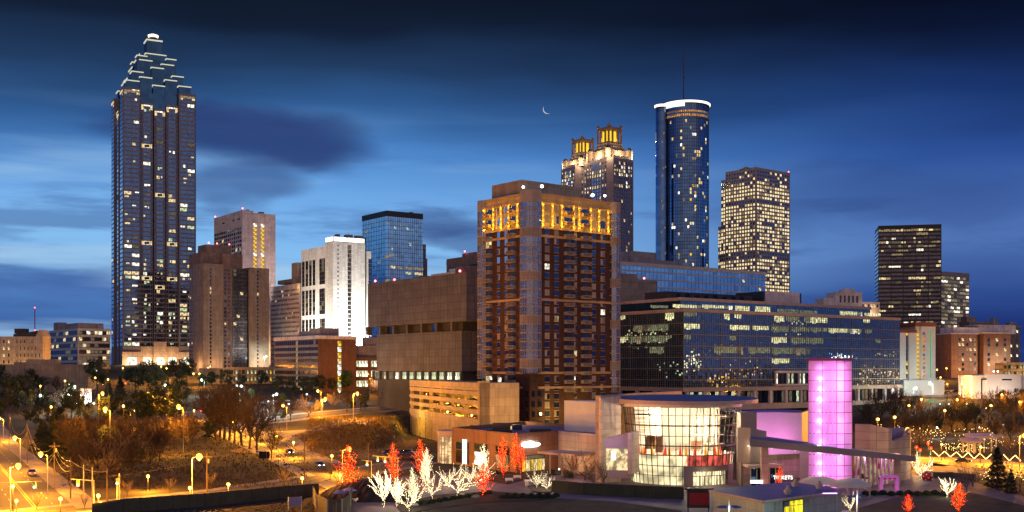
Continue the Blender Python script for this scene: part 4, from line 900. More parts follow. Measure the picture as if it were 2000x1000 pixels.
# lower storeys: fascia band, columns, bands and lit lobby glass
mb = MB(); z1, z2_ = Z(757), Z(765); mb.box(-1.2, Rw + 1, -1.2, Lw, z2_, z1); mb.box(-2.5, Rw + 2, -2.5, Lw, Z(803), Z(791)); mb.box(-1.5, Rw, -1.5, Lw, 0, Z(812)); b.part('fascia', mb, [M['trim_pink']])
for k in range(15): u = 2 + k * (Rw - 4) / 14; b.part('column', MB().box(u - .7, u + .7, -.8, .6, Z(791), z2_), [M['pale_stucco']])
for k in range(5): v = 6 + k * 12; b.part('column', MB().box(-.8, .6, v - .7, v + .7, Z(791), z2_), [M['pale_stucco']])
mb = MB(); mb.box(2.5, Rw - 1, 2.5, Lw, Z(812), zg - .2); b.part('lobby_glass', mb, [M['black_glass']])
for k in range(56):
    u = 4 + k * (Rw - 8) / 56; b.win('R', u, u + 1.9, Z(791) + .3, z2_ - .4, pk(('lit_green', 2), ('lit_faint', 4), ('win_dark', 6), ('lit_dim', 1))(), 2.5, .05)
zb0, zb1 = Z(752), Z(729); ub0, ub1 = b.uX(1512), b.uX(1580)
mb = MB(); mb.box(ub0, ub1, -.6, 0, zb0, zb1); b.part('terrace', mb, [M['roof_dark']])
mb = MB(); mb.box(ub0 - .3, ub1 + .3, -1.2, 0, zb1, zb1 + 1.1); mb.box(ub0 - .3, ub1 + .3, -1.2, 0, zb0 - .8, zb0)
for k in range(4): u = ub0 + k * (ub1 - ub0) / 3; mb.box(u - .5, u + .5, -1.1, -.61, zb0, zb1)
b.part('terrace_frame', mb, [M['pale_stucco']])
for k in range(9): u = ub0 + .5 + k * (ub1 - ub0) / 9; b.win('R', u, u + 1.2, zb0 + .2, zb1 - .3, pk(('lit_bright', 1), ('lit_green', 1), ('win_dark', 2))(), -.6, .05)
mb = MB(); mb.box(b.uXo(1300, 20), b.uXo(1470, 20), 20, 34, zs2 - 2, zs2 + 4.2); mb.box(b.uXo(1490, 18), b.uXo(1565, 18), 18, 36, zs2 - 2, zs2 + 6.6)
for k in range(9): u = b.uXo(1310, 14) + k * 6.0; mb.box(u, u + 3.2, 14, 17, zs2, zs2 + 2.6 + (k % 3) * .4)
b.part('roof_plant', mb, [M['dark_metal']])
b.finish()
mb = MB(); mb.box(b.uXo(1495, 17.6), b.uXo(1562, 17.6), 17.6, 18, zs2, zs2 + 6.8); b.part('roof_screen', mb, [M['pale_stucco']])

# --- old pedimented building
b = Bld('old_stone_building', 'small old stone building with arched pediment peeking over the glass office', 1608, 900, None, 1718, 582, 12, 28)
H = b.H; mb = MB(); X = b.uX; mb.box(0, X(1630), 0, 14, 0, H); mb.box(X(1630), X(1682), -1.5, 14, 0, H + 4.5); mb.box(X(1682), b.wr, 0, 14, 0, H - 2.6)
uc = (X(1630) + X(1682)) / 2
for k in range(10): a0, a1 = math.pi * k / 10, math.pi * (k + 1) / 10; mb.prism([(uc + 7 * math.cos(a0), -1.5), (uc + 7 * math.cos(a1), -1.5), (uc + 7 * math.cos(a1), 4), (uc + 7 * math.cos(a0), 4)], H + 4.5, H + 5, top=[H + 4.5 + 3.4 * math.sin(a0), H + 4.5 + 3.4 * math.sin(a1), H + 4.5 + 3.4 * math.sin(a1), H + 4.5 + 3.4 * math.sin(a0)])
mb.box(X(1630) - .4, X(1682) + .4, -2, 14.2, H + 4.0, H + 4.6); b.part('wall', mb, [M['pale_stucco']])
for k in range(5): u = X(1638) + k * 3.6; b.win('R', u, u + 1.7, H - 3.5, H + 2, 'win_brown', -1.5)
for k in range(6): u = X(1684) + k * 2.5; b.win('R', u, u + 1.5, H - 7, H - 4.6, pk(('lit_warm', 1), ('win_brown', 2))())
b.finish(); lamp('POINT', (X(1700), -5, H - 12), 2200, (1, .6, .25), b.root, .6, 'street_floodlight')

# --- black slab tower and pale tower behind it
b = Bld('black_tower', 'black slab tower with ragged rows of lit windows', 1716, 1000, 1709, 1838, 441, -13, 29)
H = b.H; mb = MB(); mb.box(0, b.wr, 0, b.wl, 0, H); b.part('wall', mb, [M['black_metal']])
mb = MB(); nf = 34; fh = (H - 5) / nf
for j in range(nf + 1): z = H - 2.5 - j * fh; mb.box(-.2, b.wr + .2, -.3, 0, z - .5, z + .3); mb.box(-.3, 0, 0, b.wl, z - .5, z + .3)
for k in range(6): u = b.wr * k / 5; mb.box(u - .3, u + .3, -.34, 0, 0, H)
b.part('spandrel', mb, [M['dark_metal']])
rl = [rnd.choice((.10, .16, .25, .35, .5)) for _ in range(nf)]; rl[0] = .95; rl[1] = .45; rl[3] = .7; rl[5] = .3
for j in range(nf):
    z = H - 2.5 - j * fh; k = 0
    while k < 25:
        ln = rnd.choice((1, 1, 2, 3, 5)); m_ = pk(('lit_warm', 2.6), ('lit_bright', 1.1), ('lit_dim', 3), ('lit_faint', 1.5))() if rnd.random() < rl[j] else 'black_glass'
        b.win('R', k * b.wr / 25 + .15, min(25, k + ln) * b.wr / 25 - .15, z - fh + .7, z - .9 - rnd.choice((0, 0, .5)), m_); k += ln
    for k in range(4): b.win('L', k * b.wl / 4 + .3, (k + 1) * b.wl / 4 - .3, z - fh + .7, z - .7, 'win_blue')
b.finish()
b = Bld('pale_tower', 'shorter pale pinkish office tower with white-lit window rows behind the black slab', 1832, 1120, None, 1893, 530, 33, 29)
H = b.H; mb = MB(); mb.box(0, b.wr, 0, 30, 0, H); mb.box(-.1, b.wr + .1, -.25, 0, H - 3, H + .3); b.part('wall', mb, [M['precast']])
for j in range(22):
    z = H - 4.5 - j * 3.7
    for k in range(10): b.win('R', .5 + k * (b.wr - 1) / 10, .3 + (k + 1) * (b.wr - 1) / 10, z - 2.2, z, pk(('lit_faint', 4), ('lit_dim', 3), ('lit_bright', 1.4 if j % 3 else 3), ('blind', 3))())
b.finish()

# --- slim white block with the green light strip
b = Bld('slim_hotel', 'slim white hotel slab with yellow stair windows and green neon strip', 1755, 620, None, 1826, 644, 18, 11)
H = b.H; X = b.uX; mb = MB(); hz = b.z(634, X(1800)); 
mb.box(0, X(1769.5), 0, 14, 0, H - 1.6); mb.box(X(1769.5), X(1775.5), 1, 14, 0, H - 1.6); mb.box(X(1775.5), X(1790.5), .01, 14, 0, H - 1.6); mb.box(X(1790.5), X(1797.5), 1, 14, 0, hz - 1); mb.box(X(1797.5), b.wr, -.5, 14, 0, hz - 1); mb.box(X(1756), b.wr + 3, -4, 12, 0, b.z(742)); b.part('wall', mb, [M['plain_white']])
mb = MB(); mb.box(-.2, X(1790.3), -.3, 14.2, H - 1.6, H); mb.box(X(1786), b.wr + .3, -.9, 14.2, hz - 1, hz + 1.2); b.part('cap', mb, [M['red_tile']])
n = 11
for j in range(n):
    z = b.z(742) + 1 + j * (H - 12) / n
    b.win('R', X(1791.2), X(1796.8), z, z + 2.0, 'lit_yellow', 1); b.win('R', X(1801), X(1805.5), z + .2, z + 1.7, 'lit_amber' if rnd.random() < .8 else 'blind', -.5); b.win('R', X(1770.2), X(1775), z, z + 2.3, 'win_dark' if rnd.random() < .8 else 'lit_yellow', 1)
mb = MB(); mb.box(X(1815.2), X(1817), -.66, -.5, b.z(738), hz - 3); b.part('neon_strip', mb, [M['green_strip']]); b.finish()
lamp('POINT', (X(1810), -11, 4), 700, (1, .85, .7), b.root, .5, 'forecourt_light')

# --- brick blocks on the right
b = Bld('brick_apartments', 'brick apartment block with pale stone attic and lit windows', 1858, 760, None, 1972, 651, 12, 20)
H = b.H; X = b.uX; mb = MB(); mb.box(0, X(1909), 0, 18, 0, H - .5); mb.box(X(1909), X(1919), 4, 18, 0, H); mb.box(X(1919), b.wr, -1, 18, 0, H); b.part('wall', mb, [M['museum_brown']])
mb = MB(); mb.box(X(1866), X(1918), 2, 18, H - .5, H + 4.2); mb.box(X(1920), X(1993), 5, 18, H, H + 5.3); mb.box(X(1916), b.wr + .5, -1.3, 18, H, H + .9); mb.box(-.2, X(1909), -.3, 18, H - .5, H + .2); mb.box(X(1916), X(1990) + .5, 4.6, 18, H + 5.3, H + 6); b.part('attic', mb, [M['pale_stucco']])
for j in range(7):
    z = H - 3.2 - j * 3.3
    for X_ in (1872, 1878.5, 1887, 1893.5, 1902): u = X(X_); b.win('R', u, u + 1.6, z - 1.9, z, pk(('blind', 3), ('curtain_cloth', 1), ('lit_warm', 1.6), ('win_dark', 2))())
    for X_ in (1927, 1943, 1959): u = X(X_); b.win('R', u, u + 1.8, z - 2, z, pk(('blind', 3), ('win_dark', 2), ('lit_warm', 1.2))(), -1)
    u = X(1912); b.win('R', u, u + 1.6, z - 1.4, z - .4, pk(('lit_faint', 2), ('lit_amber', 1), ('win_dark', 2))(), 4)
mb = MB()
for k in range(18): u = X(1922) + k * 1.0; mb.box(u, u + .1, -.9, -.8, H + .9, H + 2.1)
b.part('railing', mb, [M['dark_metal']])
b.finish()
for u in (6, 26, 36): lamp('POINT', (u, -12, 6), 4200, (1, .52, .2), b.root, .6, 'street_floodlight')
b = Bld('brick_warehouse', 'lower brick warehouse between the white hotel and brick apartments', 1818, 780, None, 1862, 679, 8, 21)
mb = MB(); mb.box(0, b.wr, 0, 14, 0, b.H); b.part('wall', mb, [M['brown_brick']])
mb = MB(); mb.box(1, b.wr, 5, 16, b.H, b.H + 10.6); mb.box(0, b.uX(1844), 6, 16, b.H + 10.6, b.H + 14); b.part('rear_wall', mb, [M['brown_concrete']])
b.grid('R', 1, b.wr, 6, 3, b.H - 1, 3, .55, .6, pk(('win_dark', 5), ('blind', 2), ('lit_warm', 1))); b.grid('R', 1, b.wr, 6, b.H + 1, b.H + 9, 3, .35, .55, pk(('win_dark', 6), ('blind', 2)), 5); b.finish()
b = Bld('grey_office', 'dark grey office block with pale cornice behind the brick apartments', 1940, 860, None, 1992, 637, 10, 26)
H = b.H; mb = MB(); mb.box(0, b.wr, 0, 16, 0, H - 1); b.part('wall', mb, [M['brown_concrete']])
mb = MB(); mb.box(-.6, b.wr + .6, -.8, 16, H - 1, H + .3); mb.box(2, 6, 3, 8, H + .3, H + 6); mb.box(b.wr - 6, b.wr - 1, 3, 9, H + .3, H + 3.5); mb.tube((8, 4, H), (8, 4, H + 5), .2); b.part('cornice', mb, [M['grey_concrete']])
b.grid('R', 1, b.wr - 1, 8, H - 24, H - 2, 6, .5, .5, pk(('win_dark', 8), ('lit_bright', .6), ('lit_warm', .7))); b.finish()
b = Bld('tan_office', 'distant tan office roof beside the pale pinkish tower', 1893, 980, None, 1937, 629, 8, 28)
mb = MB(); mb.box(0, b.wr, 0, 16, 0, b.H); mb.box(-.4, b.wr + .4, -.5, 16, b.H - .9, b.H + .2); mb.box(0, 8, 4, 14, b.H + .2, b.H + 5); mb.tube((3, 6, b.H + 5), (3, 6, b.H + 9), .2); b.part('wall', mb, [M['tan_concrete']])
b.grid('R', 1, b.wr - 1, 9, b.H - 12, b.H - 1.5, 3, .5, .55, pk(('win_brown', 6), ('lit_warm', .6))); b.finish()
b = Bld('orange_garage', 'orange-lit parking structure at the edge behind the brick apartments', 1968, 730, None, 2060, 690, 6, 18)
mb = MB()
for j in range(4): mb.box(0, b.wr, 0, 16, j * 4, j * 4 + 1.6)
mb.box(0, b.wr, 5, 16, 0, 13)
for k in range(9): u = b.wr * k / 8; mb.box(u - .3, u + .3, .1, .9, 0, 12.5)
b.part('deck', mb, [M['garage_concrete']])
for j in range(3):
    for k in range(16): b.win('R', 1 + k * b.wr / 16, (k + .9) * b.wr / 16, j * 4 + 1.8, j * 4 + 3.7, pk(('lit_green', 2), ('win_brown', 3), ('lit_amber', 1))(), 4)
b.finish(); lamp('POINT', (10, -9, 5), 3000, (1, .55, .2), b.root, .5, 'street_floodlight')
b = Bld('white_pavilion', 'low plain white floodlit building with two slit windows', 1899, 600, None, 1993, 731, 8, 7)
H = b.H; X = b.uX; mb = MB(); mb.box(0, b.wr, 0, 14, 0, H - .6); mb.box(X(1925), b.wr + .2, -.5, 14, 0, H); mb.box(b.wr, X(2040), 2, 14, 0, H - 1); b.part('wall', mb, [M['plain_white']])
b.win('R', X(1956), X(1975), b.z(743), b.z(740), 'win_dark', -.5); b.win('R', X(1917), X(1925), b.z(742), b.z(739), 'win_dark', -.5, .4); b.win('R', X(1916), X(1918.5), 2, b.z(740), 'win_brown', 0); b.finish()
for u in (4, 12, 20): lamp('POINT', (u, -9, 8), 1500, (1, .82, .66), b.root, .5, 'floodlight')
for u in (X(1945), X(1953)):
    q = MB(); q.tube((u, 2, H), (u, 2, H + 1.2), .08); q.ball((u, 2, H + 1.5), .4, 1, 8, 5); b.part('roof_floodlight', q, [M['dark_metal'], M['mercury']])
# ------------------------------------------------------------------ ground, roads, plaza
def lines(a, b, st): 
    n = max(1, int(math.ceil((b - a) / st))); return [a + (b - a) * k / n for k in range(n)]
gx = [-9000, -3000, -1200, -800] + lines(-520, -230, 15) + lines(-230, 260, 3.5) + lines(260, 560, 15) + [560, 900, 1300, 3200, 9000]
gy = [-400, -100, 60, 140] + lines(170, 620, 3.5) + lines(620, 960, 14) + [960, 1300, 2200, 4000, 9000]
mb = MB(); n = len(gx)
for y in gy:
    for x in gx: mb.v.append((x, y, hgt(x, y)))
for j in range(len(gy) - 1):
    for i in range(n - 1):
        mb.f.append((j * n + i, j * n + i + 1, (j + 1) * n + i + 1, (j + 1) * n + i))
        xc, yc = (gx[i] + gx[i + 1]) / 2, (gy[j] + gy[j + 1]) / 2
        mb.m.append(1 if (-95 < xc < -33 and 368 < yc < 440) or hgt(xc, yc) - 0 > 1.5 and yc < 430 else 0)
o = struct('ground', mb, [M['ground'], M['dry_grass']])
o.data.polygons.foreach_set('use_smooth', [True] * len(o.data.polygons))
def strip(name, pts, wd, m, up=.12, marks=None):
    """a road or path that follows the ground"""
    P2 = [Vector((p[0], p[1])) for p in pts]; Q = []
    for a, c in zip(P2, P2[1:]):
        k = max(1, int((c - a).length / 3)); Q += [a.lerp(c, i / k) for i in range(k)]
    Q.append(P2[-1]); mb = MB(); ns = max(2, int(wd / 3)); rows = []
    for i, q in enumerate(Q):
        t = (Q[min(i + 1, len(Q) - 1)] - Q[max(i - 1, 0)]).normalized(); nn = Vector((t.y, -t.x))
        rows.append([q + nn * (wd * (k / ns - .5)) for k in range(ns + 1)])
    for r in rows:
        for p in r: mb.v.append((p.x, p.y, hgt(p.x, p.y) + up))
    w1 = ns + 1
    for i in range(len(rows) - 1):
        for k in range(ns): mb.f.append((i * w1 + k, i * w1 + k + 1, (i + 1) * w1 + k + 1, (i + 1) * w1 + k)); mb.m.append(0)
    # a real edge down to the ground
    for i in range(len(rows) - 1):
        for k in (0, ns):
            a, c = rows[i][k], rows[i + 1][k]; mb.face([(a.x, a.y, hgt(a.x, a.y) + up), (c.x, c.y, hgt(c.x, c.y) + up), (c.x, c.y, hgt(c.x, c.y) - .3), (a.x, a.y, hgt(a.x, a.y) - .3)])
    ob = struct(name, mb, M[m])
    return Q
def dashes(name, Q, off, m, ln, gap, wd, up):
    mb = MB(); s = 0.0; on = True; acc = 0.0
    for a, c in zip(Q, Q[1:]):
        t = (c - a).normalized(); nn = Vector((t.y, -t.x)); L = (c - a).length; k = max(1, int(L / 1.0))
        for i in range(k):
            p, q = a.lerp(c, i / k), a.lerp(c, (i + 1) / k); acc += L / k
            if gap == 0 or (acc % (ln + gap)) < ln:
                pts = [p + nn * (off - wd / 2), p + nn * (off + wd / 2), q + nn * (off + wd / 2), q + nn * (off - wd / 2)]
                mb.face([(v.x, v.y, hgt(v.x, v.y) + up) for v in pts])
    if mb.f: struct(name, mb, M[m])
def gp2(*L): return [G(x, y).to_2d() for x, y in L]
# avenue at the lower edge on the far side of the fence, the street running off to the far left, the tree-lined street, the upper street, the street by the park
ka, kb = G(0, 857).to_2d(), G(109, 957).to_2d(); ta = (ka - kb).normalized(); na = Vector((-ta.y, ta.x))
A0 = kb + na * 7.2 - ta * 40; A1 = ka + na * 7.2 + ta * 260
strip('pavement', [A0 - na * 9.5, A1 - na * 9.5], 5, 'concrete_walk', .14); strip('pavement', [A0 + na * 9.5, A1 + na * 9.5], 5, 'concrete_walk', .14)
Q = strip('road', [A0, A1], 14.4, 'asphalt', .06); dashes('lane_marking', Q, .25, 'paint_yellow', 9, 0, .22, .09); dashes('lane_marking', Q, -.25, 'paint_yellow', 9, 0, .22, .09); dashes('lane_marking', Q, 3.6, 'paint_white', 3, 8, .18, .09); dashes('lane_marking', Q, -3.6, 'paint_white', 3, 8, .18, .09)
B = gp2((60, 1004), (240, 985), (440, 963), (580, 943), (700, 922)); B = [B[0] - (B[1] - B[0]) * .6] + B + [B[-1] + (B[-1] - B[-2]) * 1.2]
strip('pavement', B, 17, 'concrete_walk', .10); Q = strip('road', B, 10, 'asphalt', .13); dashes('lane_marking', Q, 0, 'paint_yellow', 6, 0, .2, .155)
Cc = gp2((735, 960), (655, 928), (600, 903), (520, 868), (440, 830), (385, 803)); 
strip('pavement', Cc, 19, 'concrete_walk', .09); Q = strip('road', Cc, 10.5, 'asphalt', .16); dashes('lane_marking', Q, 0, 'paint_yellow', 6, 0, .25, .185); dashes('lane_marking', Q, 4.4, 'paint_white', 6, 0, .15, .185)
Dd = gp2((380, 806), (450, 824), (520, 822), (620, 810), (700, 803), (800, 795)); Dd.append(Dd[-1] + (Dd[-1] - Dd[-2]) * .8)
strip('pavement', Dd, 21, 'concrete_walk', .09); Q = strip('road', Dd, 13, 'asphalt', .19); dashes('lane_marking', Q, 0, 'paint_yellow', 6, 0, .25, .215)
strip('road', gp2((205, 832), (300, 822), (360, 816), (400, 812)), 9, 'asphalt', .11)
strip('parking_apron', gp2((560, 842), (640, 829), (720, 823)), 16, 'concrete_walk', .11)
Ee = gp2((1755, 901), (1850, 902), (1930, 912), (2060, 935)); strip('pavement', Ee, 36, 'concrete_walk', .09); Q = strip('road', Ee, 17, 'asphalt', .16); dashes('lane_marking', Q, 0, 'paint_yellow', 6, 0, .25, .185); dashes('lane_marking', Q, 7.9, 'paint_white', 6, 0, .25, .185)
strip('parking_lot', gp2((1770, 772), (1850, 768), (1900, 766)), 30, 'concrete_walk', .12)
strip('parking_lot', gp2((690, 895), (770, 890), (850, 886)), 26, 'asphalt', .10)
strip('parking_lot', gp2((440, 802), (520, 792), (600, 786)), 40, 'asphalt', .13)
strip('parking_lot', gp2((705, 742), (790, 752)), 16, 'concrete_walk', .12)
def sheet(name, pix, m, up, step=3.0):
    poly = [G(x, y).to_2d() for x, y in pix]; mb = MB(); mb.prism([(p.x, p.y) for p in poly], -.3, up); return struct(name, mb, M[m])
sheet('plaza', [(690, 1040), (640, 1000), (690, 945), (760, 935), (860, 925), (1000, 912), (1180, 906), (1330, 930), (1500, 945), (1760, 938), (1800, 905), (1950, 960), (2060, 985), (2080, 1100), (1300, 1100)], 'plaza_paving', .18)
sheet('lawn', [(800, 1020), (850, 993), (960, 980), (1080, 976), (1200, 982), (1330, 1000), (1420, 1090), (1000, 1090)], 'lawn', .26)
sheet('lawn', [(1660, 1000), (1780, 965), (1900, 965), (2040, 1000), (2040, 1090), (1640, 1090)], 'lawn', .27)
sheet('planting_bed', [(770, 990), (850, 970), (960, 962), (1080, 972), (1060, 980), (950, 984), (850, 996), (790, 1008)], 'soil', .33)
sheet('planting_bed', [(930, 936), (985, 922), (1080, 920), (1120, 926), (1040, 935), (990, 948)], 'soil', .32)
sheet('planting_bed', [(1030, 952), (1060, 948), (1080, 956), (1075, 966), (1040, 963)], 'soil', .35)
sheet('planting_bed', [(560, 908), (640, 905), (700, 915), (745, 930), (700, 934), (640, 926)], 'dry_grass', .29)
sheet('field', [(200, 965), (400, 940), (560, 920), (530, 900), (400, 870), (300, 900), (180, 940)], 'ground', .05)

# ------------------------------------------------------------------ the museum
def W2(X, D): return ((X - 1000) * D / F, D)
def wallseg(mb, a, c, z0, z1, th=.5, m=0, z1b=None):
    """a wall from a to c with real thickness on its far side"""
    a = Vector(a); c = Vector(c); t = (c - a).normalized(); nn = Vector((-t.y, t.x)) * th
    if z1b is None: mb.prism([a, c, c + nn, a + nn], z0, z1, m)
    else: mb.prism([a, c, c + nn, a + nn], z0, z1, m, top=[z1, z1b, z1b, z1])
MU = thing('museum_hall', 'long brown flat-roofed museum hall with glowing entrance sign and blue-lit roof', 'building', (0, 0, 0))
ZR = 10.0
pA, pB, pC, pD, pE, pF_ = W2(883, 326), W2(1007, 295), W2(1090, 307), W2(1172, 290.6), W2(1172, 331), W2(1025, 366)
mb = MB(); mb.prism([pA, pB, pC, pD, pE, pF_], 0, ZR - .6, 0, 1); mb.build('hall_wall', [M['museum_brown'], M['roof_blue_grey']], MU)
mb = MB()
for a, c, m in ((pA, pB, 0), (pB, pC, 0), (pC, pD, 1), (pF_, pA, 0), (pE, pF_, 0)): wallseg(mb, a, c, ZR - .62, ZR + .45, .45, m)
mb.build('parapet', [M['museum_brown'], M['museum_pale']], MU)
mb = MB(); off = Vector((.0, -.25)); wallseg(mb, Vector(pC) + off, Vector(pD) + off, 0, ZR + .3, .22); mb.build('pale_wall', M['museum_pale'], MU)
mb = MB(); c1, c2 = Vector(W2(1102, 330)), Vector(W2(1170, 316)); wallseg(mb, c1, c2, 8, CZ + (HY - 783) * 325 / F, 9); mb.build('roof_house', M['plain_white'], MU)
mb = MB()
for (X, D, wx, wy, hz) in ((962, 318, 5, 3, 2.0), (950, 312, 7, 2, .5), (1034, 312, 6, 2.5, .7), (1000, 332, 3, 3, .9)):
    x, y = W2(X, D); mb.box(x, x + wx, y, y + wy, ZR - .55, ZR + hz)
mb.build('roof_plant', M['dark_metal'], MU)
def on_wall(a, c, s0, s1, z0, z1, th, mat, name, parent, mb=None, out=.02):
    a, c = Vector(a), Vector(c); t = (c - a).normalized(); nn = Vector((t.y, -t.x)); q = mb or MB()
    p, r = a + t * s0 + nn * out, a + t * s1 + nn * out; q.prism([p, r, r + nn * th, p + nn * th], z0, z1)
    if mb is None: return q.build(name, M[mat], parent)
LA = (Vector(pB) - Vector(pA)).length; LB = (Vector(pC) - Vector(pB)).length
for (x0, x1, litm) in ((892, 918, 'win_brown'), (930, 955, 'lit_bright'), (971, 996, 'lit_dim')):
    s0, s1 = (x0 - 883) / 124 * LA, (x1 - 883) / 124 * LA
    fr = on_wall(pA, pB, s0, s1, .6, 6.8, .14, 'black_metal', 'window', MU)
    on_wall(pA, pB, s0 + .3, s1 - .3, 4.6, 6.5, .06, 'win_dark', 'pane', fr, out=.17); on_wall(pA, pB, s0 + .3, s1 - .3, .9, 4.4, .06, litm, 'pane', fr, out=.17)
for s in (.195, .235): 
    for z0 in (.6, 3.8): on_wall(pA, pB, LA * s, LA * s + .9, z0, z0 + (3 if z0 < 1 else 3.6), .12, 'strip_white', 'wall_light', MU, out=.26)
fr = on_wall(pB, pC, 2.0, 11.2, .2, 4.6, .16, 'black_metal', 'entrance_door', MU)
for k in range(6): on_wall(pB, pC, 2.35 + k * 1.48, 2.35 + k * 1.48 + 1.25, .4, 3.4, .06, 'lit_warm' if k % 2 else 'lit_yellow', 'pane', fr, out=.19)
on_wall(pB, pC, 2.35, 10.9, 3.6, 4.4, .06, 'lit_faint', 'pane', fr, out=.19)
# the over-exposed script sign above the door: a glowing irregular slab of light
a, c = Vector(pB), Vector(pC); t = (c - a).normalized(); nn = Vector((t.y, -t.x)); sg = MB()
outl = [(2.0, 7.0), (3.2, 6.75), (5.0, 6.7), (7.4, 6.7), (8.6, 7.0), (8.9, 7.35), (8.2, 7.7), (6.9, 7.65), (6.2, 8.15), (5.0, 8.3), (3.6, 8.1), (2.4, 8.05), (1.9, 7.6)]
f1 = [a + t * s + nn * .25 for s, z in outl]; f2 = [a + t * s + nn * .6 for s, z in outl]
i = len(outl); sg.v = [(p.x, p.y, z) for p, (s, z) in zip(f1, outl)] + [(p.x, p.y, z) for p, (s, z) in zip(f2, outl)]
sg.f = [tuple(range(i, 2 * i)), tuple(reversed(range(i)))] + [(k, (k + 1) % i, i + (k + 1) % i, i + k) for k in range(i)]; sg.m = [0] * len(sg.f)
sg.build('glowing_sign', M['sign_glow'], MU)
mb = MB(); k1, k2 = Vector(W2(1050, 294)), Vector(W2(1122, 284)); wallseg(mb, k1, k2, 5.3, 5.9, 8.0); mb.build('entrance_canopy', M['museum_pale'], MU)
mb = MB()
for s in (.35, .68): p = k1.lerp(k2, s); mb.box(p.x - .2, p.x + .2, p.y + 1, p.y + 1.4, 0, 5.3)
mb.build('canopy_post', M['galvanised'], MU)
mb = MB(); on_wall(pC, pD, 7.2, 9.2, .2, 5, .1, 'museum_brown', 'side_door', MU, out=.3)
lamp('POINT', (k1.x + 3.2, k1.y + 3, 4.6), 500, (1, .62, .25), MU, .3, 'canopy_light'); lamp('POINT', (k1.x + 7, k1.y + 3, 4.6), 300, (1, .7, .35), MU, .3, 'canopy_light')
lamp('AREA', (k1.x - 3, k1.y + 5.5, 4.2), 160, (1, .85, .6), MU, 2.5, 'entrance_light')
lamp('POINT', (W2(930, 292)[0], 290, 3.0), 3200, (1, .42, .12), MU, .4, 'facade_light'); lamp('POINT', (W2(1130, 276)[0], 276, 3.0), 420, (1, .55, .45), MU, .4, 'facade_light')
# glazed half-drum at the far end
cx, cyy = W2(868, 331); mb = MB(); mb.lathe([(5.2, 7.6), (5.2, 9.4), (4.8, 9.4), (.01, 9.4)], 24, 0, (cx + 3, cyy, 0)); mb.build('drum_band', M['museum_pale'], MU)
mb = MB(); mb.lathe([(4.7, 0), (4.7, 7.6)], 24, 0, (cx + 3, cyy, 0)); mb.build('drum_glow', M['lit_warm'], MU)
mb = MB()
for k in range(26): a_ = 2 * math.pi * k / 26; x, y = cx + 3 + 4.9 * math.cos(a_), cyy + 4.9 * math.sin(a_); mb.box(x - .13, x + .13, y - .13, y + .13, 0, 7.6)
for z in (1.5, 3.5, 5.5): mb.lathe([(4.8, z), (5.0, z), (5.0, z + .14), (4.8, z + .14)], 24, 0, (cx + 3, cyy, 0))
mb.build('drum_mullion', M['trim_pink'], MU)

# rotunda
RT = thing('rotunda', 'glowing glass rotunda flaring upward under a flat disc roof', 'building', (*W2(1330, 275.5), 0))
ZT = 19.0; r0, r1 = 12.0, 14.0
A0_, A1_ = R(168), R(372)
def rad(z): return r0 + (r1 - r0) * z / ZT
m_, t_, b_ = prin('clear_glass'); b_.inputs['Base Color'].default_value = (.9, .9, .9, 1)
t_.n.clear(); tr = t_.new('ShaderNodeBsdfTransparent'); tr.inputs[0].default_value = (.93, .93, .92, 1); gl = t_.new('ShaderNodeBsdfGlossy'); gl.inputs['Roughness'].default_value = .03
mx = t_.new('ShaderNodeMixShader'); mx.inputs[0].default_value = .12; t_.l.new(tr.outputs[0], mx.inputs[1]); t_.l.new(gl.outputs[0], mx.inputs[2]); ou = t_.new('ShaderNodeOutputMaterial'); t_.l.new(mx.outputs[0], ou.inputs[0])
mb = MB(); mb.lathe([(rad(7.2), 7.2), (rad(ZT), ZT)], 46, 0, (0, 0, 0), A0_, A1_); mb.build('glazing', M['clear_glass'], RT)
mb = MB(); N_ = 30
for k in range(N_ + 1):
    a_ = A0_ + (A1_ - A0_) * k / N_; ca, sa_ = math.cos(a_), math.sin(a_); kk = .10 if k % 3 else .15
    mb.tube((rad(0) * ca, rad(0) * sa_, 0), (rad(ZT) * ca, rad(ZT) * sa_, ZT), kk, n=4)
for z, h_ in ((18.6, .5), (14.0, .32), (11.6, .14), (9.3, .26), (16.4, .12), (7.1, .2), (4.6, .16), (2.3, .12)): mb.lathe([(rad(z) - .1, z - h_ / 2), (rad(z) + .14, z - h_ / 2), (rad(z) + .14, z + h_ / 2), (rad(z) - .1, z + h_ / 2), (rad(z) - .1, z - h_ / 2)], 60, 0, (0, 0, 0), A0_, A1_)
mb.build('mullion', M['dark_mullion'], RT)
pm('frosted', (.75, .68, .52), .5, .05); 
emis('frosted_glow', s2l((255, 236, 182)), 1.25, streak=.25); emis('red_glow', s2l((250, 100, 84)), .85, streak=.5)
mb = MB(); mb.lathe([(rad(0) - .15, 0), (rad(7.1) - .15, 7.1)], 40, 0, (0, 0, 0), A0_, R(268)); mb.lathe([(rad(4.7) - .15, 4.7), (rad(7.1) - .15, 7.1)], 20, 1, (0, 0, 0), R(268), R(330)); mb.lathe([(rad(0) - .15, 0), (rad(7.1) - .15, 7.1)], 10, 0, (0, 0, 0), R(330), A1_); mb.build('frosted_panel', [M['frosted_glow'], M['red_glow']], RT)
mb = MB(); mb.lathe([(r0 + .9, 0), (r0 + 1.1, 4.7), (r0 + .2, 4.7)], 14, 0, (0, 0, 0), R(264), R(274)); mb.lathe([(r0 + .9, 3.4), (r0 + 1.1, 4.7), (r0 + .2, 4.7)], 14, 0, (0, 0, 0), R(274), R(318)); mb.lathe([(r0 + .9, 0), (r0 + 1.1, 4.7), (r0 + .2, 4.7)], 14, 0, (0, 0, 0), R(318), R(331)); mb.build('portal', M['museum_grey'], RT)
